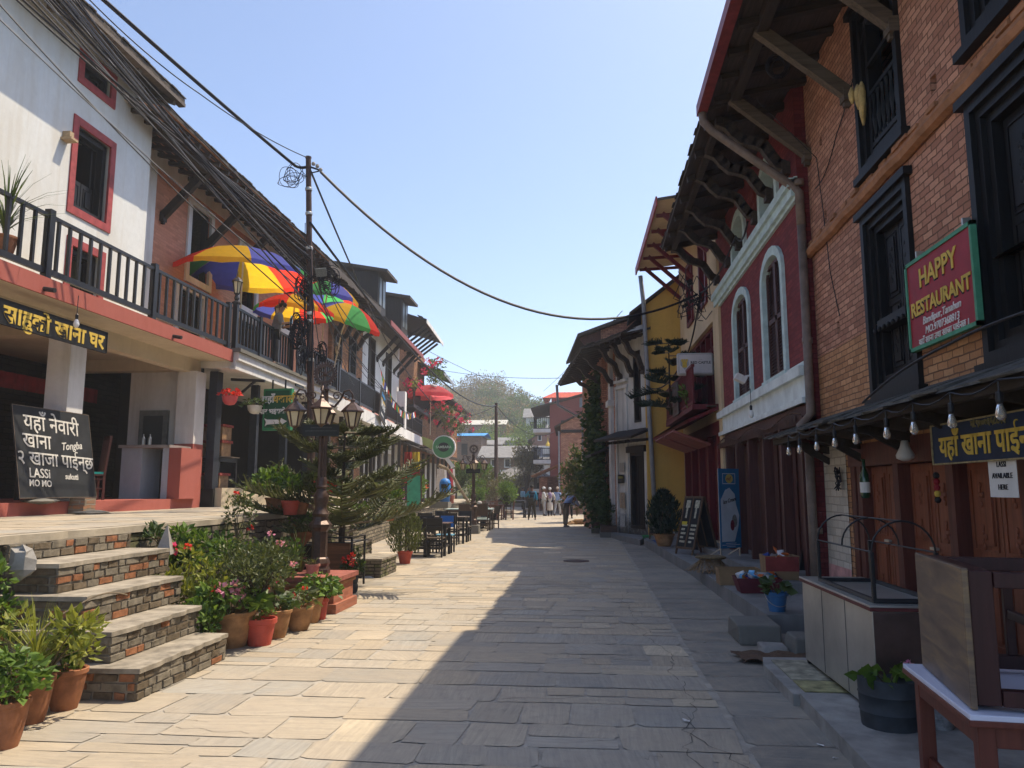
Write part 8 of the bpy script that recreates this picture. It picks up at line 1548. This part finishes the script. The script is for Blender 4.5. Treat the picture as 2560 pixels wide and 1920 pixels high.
person('distant person in red at the street end, left one', tuple(onz(1304, 1270)+Vector((0, 8, 0))), .6, redc, cS('plum', (.05, .03, .05)), H=1.6); person('distant person in a red and white top at the street end, right one', tuple(onz(1311, 1270)+Vector((0, 9, 0))), -.4, cS('rose', (.42, .16, .16)), blkc, H=1.58)
person('person in pink walking beyond the man in the white cap', tuple(onz(1347, 1283)+Vector((0, 4, 0))), .2, cS('pink', (.55, .22, .25)), cS('brown', (.08, .04, .03)), H=1.62)
person('person in a pale cap hunched over the mint topped table', (-3.95, 31.75, 0), 2.2, cS('grey_green', (.2, .28, .28)), blkc, H=1.66, lean=.75, sit=True, hat=cS('cap_pale', (.5, .46, .42)), arms=((-.03, .16, -.2), (.06, .32, -.28), (.03, .16, -.2), (-.05, .32, -.28)))
st_ = chair('cafe_chair', 'low brown chair under the hunched person at the mint table', m_brch, m_brch, (-3.92, 31.7, 0), 2.2, None, 'panel', .9)
def spray(t, j): p = j['hR']+Vector((.02, .06, .05)); m = M(); m.lathe([(.03, -.1), (.036, -.08), (.036, .05), (.014, .09), (.014, .13)], tuple(p), 10); m.build('spray_bottle', plain('bottle_blue', (.08, .3, .5), .4, .3, 12), t, True)
person('woman in a grey shirt looking down from the balcony under the largest parasol', tuple(Vector((ony(684, 900, 18.6).x, 18.6, 4.68))), -1.35, cS('heather', (.16, .15, .15)), blkc, skin=m_skin, H=1.62, lean=.22, hand_lvl=.15, arms=((-.05, .08, -.26), (.12, .25, -.26), (.05, .08, -.26), (-.05, .28, -.2)), extras=lambda t, j: (spray(t, j), M().ball(tuple(j['hc']+j['u']*.13-j['f']*.06), .045, 8, 6).build('hair_bun', m_hair, t, True)))
m_fur = plain('tan_fur', (.26, .165, .085), .95, .35, 9, .4, 90); dg = thing('dog', 'tan dog asleep on its side on the shaded paving', 'dog', (0, 0, 0))
D = [((0, 0, .12), .13), ((.22, 0, .13), .135), ((.42, .02, .12), .11), ((.56, .03, .11), .075), ((.68, .0, .09), .085), ((.8, -.03, .065), .045), ((.86, -.04, .06), .03), ((-.2, 0, .12), .12), ((-.38, -.02, .07), .025), ((-.6, -.1, .03), .016),
     ((.4, -.1, .09), .05), ((.36, -.28, .05), .032), ((.5, -.36, .035), .026), ((.44, -.08, .12), .045), ((.5, -.24, .07), .03), ((.64, -.3, .04), .025), ((-.22, -.1, .1), .065), ((-.1, -.26, .06), .04), ((-.26, -.36, .045), .028), ((-.36, -.46, .03), .024), ((-.26, -.06, .13), .06), ((-.2, -.24, .09), .036), ((-.36, -.32, .06), .026), ((-.48, -.4, .035), .022), ((.66, .07, .14), .02), ((.62, .1, .17), .012)]
skin_mesh('body', [(Vector(p), r) for p, r in D], [(0, 1), (1, 2), (2, 3), (3, 4), (4, 5), (5, 6), (0, 7), (7, 8), (8, 9), (2, 10), (10, 11), (11, 12), (2, 13), (13, 14), (14, 15), (7, 16), (16, 17), (17, 18), (18, 19), (7, 20), (20, 21), (21, 22), (22, 23), (4, 24), (24, 25)], m_fur, dg, 2)
m = M(); m.ball((.885, -.045, .062), (.018, .016, .015), 6, 5); m.build('nose', m_dark, dg); dg.location = tuple(onz(1443, 1311)); dg.rotation_euler = (0, 0, -.08); dg.scale = (1.05, 1.05, 1.0)
# ---------------------------------------------------------------- the hill and the village end
m = M(); NX, NY = 60, 34; vs = []
def hz(x, y):
    t = max(0.0, min(1.0, (y-92)/95)); s = t*t*(3-2*t); g = math.exp(-((x+23)/26)**2)*9+math.exp(-((x-22)/34)**2)*5+3
    return -.4+s*g*(.9+.1*math.sin(x*.13+y*.07))+max(0, (y-190))*.02
for i in range(NX+1):
    for j in range(NY+1): x = -130+260*i/NX; y = 84+220*j/NY; vs.append((x, y, hz(x, y)))
m.add(vs, [(i*(NY+1)+j, (i+1)*(NY+1)+j, (i+1)*(NY+1)+j+1, i*(NY+1)+j+1) for i in range(NX) for j in range(NY)]); S_(m.build('hill', m_hill, smooth=True))
def tree(label, x, y, z, h, r, mat, n, leafsz, seed, name='tree', trunkh=.35, sy=1.0, cl=None, gap=.0, group=None):
    rr = random.Random(seed); t = thing(name, label, 'tree', (x, y, z), group); m = M(); th = h*trunkh; c = Vector((x, y, z+th+(h-th)*.5)); rz = (h-th)*.56; cl = cl or 26; cs = []
    for k in range(cl):
        v = Vector((rr.gauss(0, 1), rr.gauss(0, 1), rr.gauss(.1, 1))).normalized()*rr.uniform(.35, 1.0); p = c+Vector((v.x*r*.82, v.y*r*.82*sy, v.z*rz*.85)); cs.append(p); q = rr.uniform(.2, .36); leaf_bunch(m, p, (r*q, r*q, rz*q), n//cl, leafsz, rr, .2)
    m.build('crown', mat, t); b = M(); b.tube([(x, y, z-.3), (x+r*.04, y, z+th*.6), (x, y, z+th), (x+r*.05, y, z+h*.75)], [r*.09, r*.075, r*.06, r*.02], 7)
    for p in cs[:10]: s0 = Vector((x, y, z+th*rr.uniform(.7, 1.3))); b.tube([s0, s0.lerp(p, .5)+Vector((0, 0, r*.08)), p], [r*.04, r*.025, r*.008], 5, False)
    b.build('trunk', m_bark, t); return t
def T_(px, py, y, h, r, lb, mat, seed, n=1500, s=.4, **k): c = ony(px, py, y); tree(lb, c.x, y, min(c.z-h, hz(c.x, y)+.5) if k.pop('drop', 0) else c.z-h, h, r, mat, n, s, seed, **k)
G_ = 'hill trees'
rows = [(1110, 960, 160, 10, 6, lf_h), (1165, 940, 178, 12, 6, lf_h), (1240, 928, 182, 12, 5.5, lf_h), (1265, 950, 172, 10, 5.5, lf_h), (1345, 1000, 148, 8, 5, lf_hg), (1375, 1005, 152, 8, 5, lf_hg), (1290, 985, 152, 9, 5, lf_hg), (1120, 935, 172, 12, 5.5, lf_h), (1150, 945, 168, 12, 5.5, lf_h), (1187, 932, 170, 13, 6, lf_h), (1218, 925, 174, 14, 4, lf_h), (1225, 950, 165, 11, 4, lf_hg), (1252, 938, 170, 13, 5.5, lf_h), (1280, 965, 160, 12, 5, lf_h), (1305, 972, 168, 9, 4.5, lf_h), (1135, 985, 150, 12, 5.5, lf_h), (1175, 985, 150, 13, 6, lf_h), (1210, 990, 148, 12, 5.5, lf_h), (1245, 992, 146, 12, 6, lf_hg), (1282, 1000, 144, 11, 5, lf_h), (1310, 980, 150, 9, 4, lf_hg), (1335, 985, 155, 9, 4, lf_hg), (1358, 988, 168, 8, 3, lf_hg), (1095, 1000, 150, 12, 6, lf_h), (1150, 1025, 130, 9, 4.5, lf_h), (1200, 1030, 128, 10, 4.5, lf_h), (1240, 1035, 126, 9, 4, lf_h), (1320, 1015, 140, 8, 4, lf_hg), (1350, 1030, 130, 7, 3.5, lf_hg), (1390, 1010, 160, 8, 4, lf_hg), (1100, 1050, 120, 8, 4, lf_s), (1425, 1005, 170, 8, 5, lf_hg), (1450, 1000, 165, 9, 5, lf_hg)]
W_ = {lf_h: 'golden brown spring tree', lf_hg: 'soft green tree', lf_s: 'grey twiggy tree'}
for k, (px, py, y, h, r, mm) in enumerate(rows): c = ony(px, py, y); zz = hz(c.x, y)-.4; hh = max(h*.8, (c.z-zz)*.99); tree(W_[mm]+' on the hazy hill behind the village', c.x, y, zz, hh, r*1.15, mm, 2300, .4, 200+k, trunkh=.28, cl=34, group=W_[mm]+'s on the hill')
m = M(); rr = random.Random(55)
for k in range(5200):
    x = rr.uniform(-75, 45); y = rr.uniform(112, 205); z = hz(x, y)
    leaf_bunch(m, (x, y, z+1.2), (1.6, 1.6, 1.3), 5, .75, rr, .4)
tag(m.build('hill_undergrowth', lf_hg), kind='stuff')
for px, py, y, h, r, mm, lb in ((1318, 1050, 102, 7.5, 3.4, lf_hg, 'round dense green tree just below the hill'), (1290, 1062, 106, 7, 3, lf_hy, 'yellow green tree beside the round dense one'), (1262, 1060, 108, 7, 3.2, lf_hy, 'fresh green tree left of the yellow green one'), (1235, 1052, 112, 6.5, 3, lf_hg, 'feathery green tree behind the distant pole'), (1300, 1090, 96, 5, 2.6, lf_hy, 'bright lime green tree over the slate roofs'), (1185, 1085, 100, 5, 3.2, lf_s, 'grey brown twiggy tree behind the slate roofs'), (1210, 1062, 110, 5, 3, lf_hy, 'low bright bush tree near the white hillside roof'), (1345, 1058, 118, 5, 2.5, lf_hg, 'small dark green tree below the hillside chalet'), (1380, 1020, 135, 6, 3, lf_hg, 'leafy tree beside the blue hillside house'), (1405, 1060, 110, 6, 3, lf_hg, 'green tree behind the maroon house')): c = ony(px, py, y); zz = min(hz(c.x, y), c.z-h)-.2; tree(lb, c.x, y, zz, c.z-zz, r, mm, 2400, .3, int(px), cl=34, trunkh=.2)
c = ony(1318, 1110, 66); tree('tall wispy silver leaved tree at the street end before the slate roof', c.x, 66, 0, c.z, 1.75, lf_s, 3400, .2, 400, trunkh=.3, cl=40)
# houses at the end of the street and on the hill
m_farb = brick('far_brick', (.24, .13, .085), (.34, .19, .12), (.2, .14, .10), .22, .075, .01, .4); m_farp = plaster('far_pink_brick', (.36, .22, .17), (.28, .17, .13), .5)
def FH(name, label, pxs, y, py_base, py_eave, py_ridge, mw, mr, wins, dep=7, over=.7, cat='house'):
    a, b = ony(pxs[1], 1222, y).x, ony(pxs[0], 1222, y).x; z = lambda py: ony(1300, py, y).z; F = Fac((a, y), (b, y)); L = F.L; W = [((pxs[1]-q[2])/(pxs[1]-pxs[0])*L, z(q[3]), (pxs[1]-q[0])/(pxs[1]-pxs[0])*L, z(q[1])) for q in wins]
    return simple_house(name, label, F, z(py_eave)+.15, dep, mw, mr, m_woodu, W, z(py_eave), over, z(py_ridge), m_white2, cat, edge=False)
FH('slate_roof_house', 'long brown brick house with a wide grey slate roof closing the street', (1200, 1400), 84, 1255, 1144, 1110, m_farb, m_rslate, [(1228, 1148, 1238, 1166), (1262, 1147, 1276, 1168), (1300, 1148, 1312, 1168), (1252, 1176, 1266, 1204), (1274, 1176, 1290, 1204), (1340, 1150, 1350, 1170), (1330, 1178, 1342, 1206)])
FH('slate_roof_house', 'smaller grey slate roof house set behind and left of the long one', (1180, 1252), 96, 1240, 1112, 1096, m_farb, m_rslate, [(1200, 1118, 1210, 1130)], 6)
FG2 = Fac((ony(1420, 1222, 90).x, 90), (ony(1330, 1222, 90).x, 90)); rg = thing('brick_gable_house', 'pinkish brick gable house with white framed windows behind the shrine', 'house', tuple(FG2.P(FG2.L/2, 0, 0))); zz = lambda py: ony(1300, py, 90).z; m = M(FG2.T); L = FG2.L; m.add([(0, 0, 0), (L, 0, 0), (L, 0, zz(1098)), (L/2, 0, zz(1072)), (0, 0, zz(1098))], [(0, 1, 2, 3, 4)]); m.quad((L, 0, 0), (L, -9, 0), (L, -9, zz(1098)), (L, 0, zz(1098))); m.build('wall', m_farp, rg); m = M(FG2.T)
m.add([(L+.5, .5, zz(1102)), (L/2, .5, zz(1069)), (L/2, -9, zz(1069)), (L+.5, -9, zz(1102))], [(0, 1, 2, 3)]); m.add([(-.5, .5, zz(1102)), (L/2, .5, zz(1069)), (L/2, -9, zz(1069)), (-.5, -9, zz(1102))], [(3, 2, 1, 0)]); m.build('roof', m_rslate, rg)
for px, py in ((1350, 1094), (1366, 1080), (1350, 1124), (1370, 1124)): u = (1420-px)/(90)*L; m = M(FG2.T); rectframe(m, u-.25, zz(py)-.4, u+.25, zz(py)+.4, .1, 0, .06); w_ = m.build('window', m_white2, rg); M(FG2.T).box(u-.15, .01, zz(py)-.3, u+.15, .03, zz(py)+.3).build('pane', m_dark, w_)
FH('slate_roof_house', 'brown brick house with a steep pale slate roof right of the wispy tree', (1330, 1392), 78, 1255, 1140, 1112, m_farb, m_rslate, [(1336, 1180, 1344, 1205), (1350, 1150, 1360, 1165)], 8)
# pavilion and shrine
def hip(name, label, x, y, w, d, h, hr, mw, mr, top=None):
    t = thing(name, label, 'pavilion', (x, y, 0)); m = M(); m.box(x-w/2, y, 0, x+w/2, y+d, h); m.build('body', mw, t); m = M(); e = .6; b = [(x-w/2-e, y-e, h), (x+w/2+e, y-e, h), (x+w/2+e, y+d+e, h), (x-w/2-e, y+d+e, h)]; m.add(b+[(x-.3, y+d/2, h+hr), (x+.3, y+d/2, h+hr)], [(3, 2, 1, 0), (0, 1, 5, 4), (1, 2, 5), (2, 3, 4, 5), (3, 0, 4)]); m.build('roof', mr, t)
    return t
c = ony(1302, 1203, 70); pv = hip('pavilion', 'grey pavilion with a hipped slate roof and arched openings at the street end', c.x, 70, 5.4, 4, 2.5, 1.35, plaster('grey_render', (.22, .22, .21), (.12, .12, .11), .5), m_rslate)
for k in range(3): m = M(Matrix.Translation((c.x-1.7+1.7*k, 69.98, 0))); m.prism([(-.55, .5), (.55, .5), (.55, 1.6), (.4, 2.0), (0, 2.2), (-.4, 2.0), (-.55, 1.6)], -.02, .0); m.build('arched_opening', m_dark, pv)
c = ony(1368, 1158, 74); sh = hip('shrine', 'small white shrine with a stepped roof and golden tip before the maroon house', c.x, 74, 2.6, 2.6, 4.0, 1.1, m_white2, m_rslate); m = M(); m.box(c.x-.5, 74.8, 4.95, c.x+.5, 75.8, 5.7); m.build('upper_box', m_white2, sh); M().lathe([(.18, 0), (.22, .2), (.05, .5), (.02, .9)], (c.x, 75.3, 5.7), 8).build('golden_tip', m_gold, sh); M().add([(c.x-.15, 75, 6.6), (c.x+.05, 75, 7.3), (c.x-.35, 75, 6.9)], [(0, 1, 2)]).build('red_pennant', m_sred, sh)
FK = Fac((ony(1420, 1222, 58).x, 58), (ony(1338, 1222, 58).x, 58)); kk = thing('brick_kiosk', 'low orange brick kiosk with a sloping roof behind the people', 'kiosk', tuple(FK.P(FK.L/2, 0, 0))); zk = lambda py: ony(1300, py, 58).z; m = M(FK.T); m.add([(0, 0, 0), (.6, 0, 0), (.6, 0, zk(1200)), (0, 0, zk(1170))], [(0, 1, 2, 3)]); m.box(FK.L-.9, 0, 0, FK.L-.3, -2.0, zk(1195)); m.box(0, -2, 0, FK.L-.3, -2.2, zk(1190)); m.box(0, -.01, 0, .12, -2, zk(1180)); m.build('wall', m_brick, kk); m = M(FK.T); m.add([(0, .3, zk(1155)), (FK.L+.3, .3, zk(1193)), (FK.L+.3, -3, zk(1193)), (0, -3, zk(1155)), (0, .3, zk(1151)), (FK.L+.3, .3, zk(1189)), (FK.L+.3, -3, zk(1189)), (0, -3, zk(1151))], [(3, 2, 1, 0), (4, 5, 6, 7), (0, 1, 5, 4), (1, 2, 6, 5)]); m.build('roof', m_terra, kk)
# hillside houses
def hill_house(label, px, py, y, w, h, hr, mw, mr):
    c = ony(px, py, y); t = thing('hillside_house', label, 'house', (c.x, y, c.z-h)); m = M(); m.box(c.x-w/2, y, c.z-h-2, c.x+w/2, y+5, c.z); m.build('wall', mw, t); m = M(); m.add([(c.x-w/2-.5, y-.6, c.z), (c.x+w/2+.5, y-.6, c.z), (c.x+w/2+.5, y+2.5, c.z+hr), (c.x-w/2-.5, y+2.5, c.z+hr), (c.x+w/2+.5, y+5.6, c.z), (c.x-w/2-.5, y+5.6, c.z)], [(0, 1, 2, 3), (3, 2, 4, 5), (0, 5, 4, 1)]); m.build('roof', mr, t)
    for k in range(max(1, int(w/2.2))): u = c.x-w/2+1+k*2.1; M().box(u-.35, y-.04, c.z-h*.75, u+.35, y-.01, c.z-h*.3).build('window', m_dark, t)
m_blued = plaster('blue_render', (.20, .26, .42), (.14, .18, .3), .4)
hill_house('hillside house with a pale cream metal roof behind the distant pole', 1210, 1062, 125, 6.5, 3.0, 1.0, m_farp, plain('cream_metal', (.50, .48, .40), .5, .15, 1)); hill_house('hillside chalet with a grey gabled roof among the trees', 1352, 1044, 128, 5, 2.2, 1.8, m_white2, m_rslate); hill_house('blue walled house with a red balcony frame on the hill', 1378, 1008, 150, 6, 3.6, .3, m_blued, m_rfr); hill_house('tall white hillside house half hidden behind the maroon balconies', 1402, 1075, 112, 3.5, 5, 1.0, m_white2, m_rslate); hill_house('small white house front peeping between the lime trees', 1266, 1102, 99, 1.8, 1.8, .6, m_white2, m_rslate); hill_house('brick house with a blue tarpaulin below the left eaves', 1172, 1090, 90, 3, 3, .5, m_farb, plain('blue_tarp', (.05, .28, .6), .5, .2, 3))
# litter on the paving
for k, (px, py, s) in enumerate(((1715, 1807, .03), (2052, 1866, .02), (1760, 1607, .014), (2093, 1900, .018), (2150, 1770, .012))):
    c = onz(px, py, .0); m = M(); rr = random.Random(k); m.add([(c.x+rr.uniform(-s, s)*1.4, c.y+rr.uniform(-s, s)*1.4, .006+rr.uniform(0, s*.5)) for _ in range(6)], [(0, 1, 2), (1, 2, 3), (2, 3, 4), (3, 4, 5)]); tag(m.build('paper_scrap', m_paper), 'crumpled white paper scrap on the shaded paving', 'litter', 'white paper scraps on the shaded paving')
# the hazy air
hm = bpy.data.materials.new('haze_air'); hm.use_nodes = True; ht = hm.node_tree; ht.nodes.clear(); ho = ht.nodes.new('ShaderNodeOutputMaterial'); hv = ht.nodes.new('ShaderNodeVolumePrincipled'); hv.inputs['Color'].default_value = (.86, .92, 1, 1); hv.inputs['Density'].default_value = .0012; hv.inputs['Anisotropy'].default_value = .3; ht.links.new(hv.outputs[0], ho.inputs['Volume'])
HAZE = True
if HAZE: tag(M().box(-140, -12, -1.2, 140, 320, 44).build('haze', hm), kind='stuff')
sc.cycles.volume_bounces = 1; sc.cycles.max_bounces = 6; sc.cycles.use_adaptive_sampling = True; sc.cycles.adaptive_threshold = .02; sc.cycles.use_denoising = True
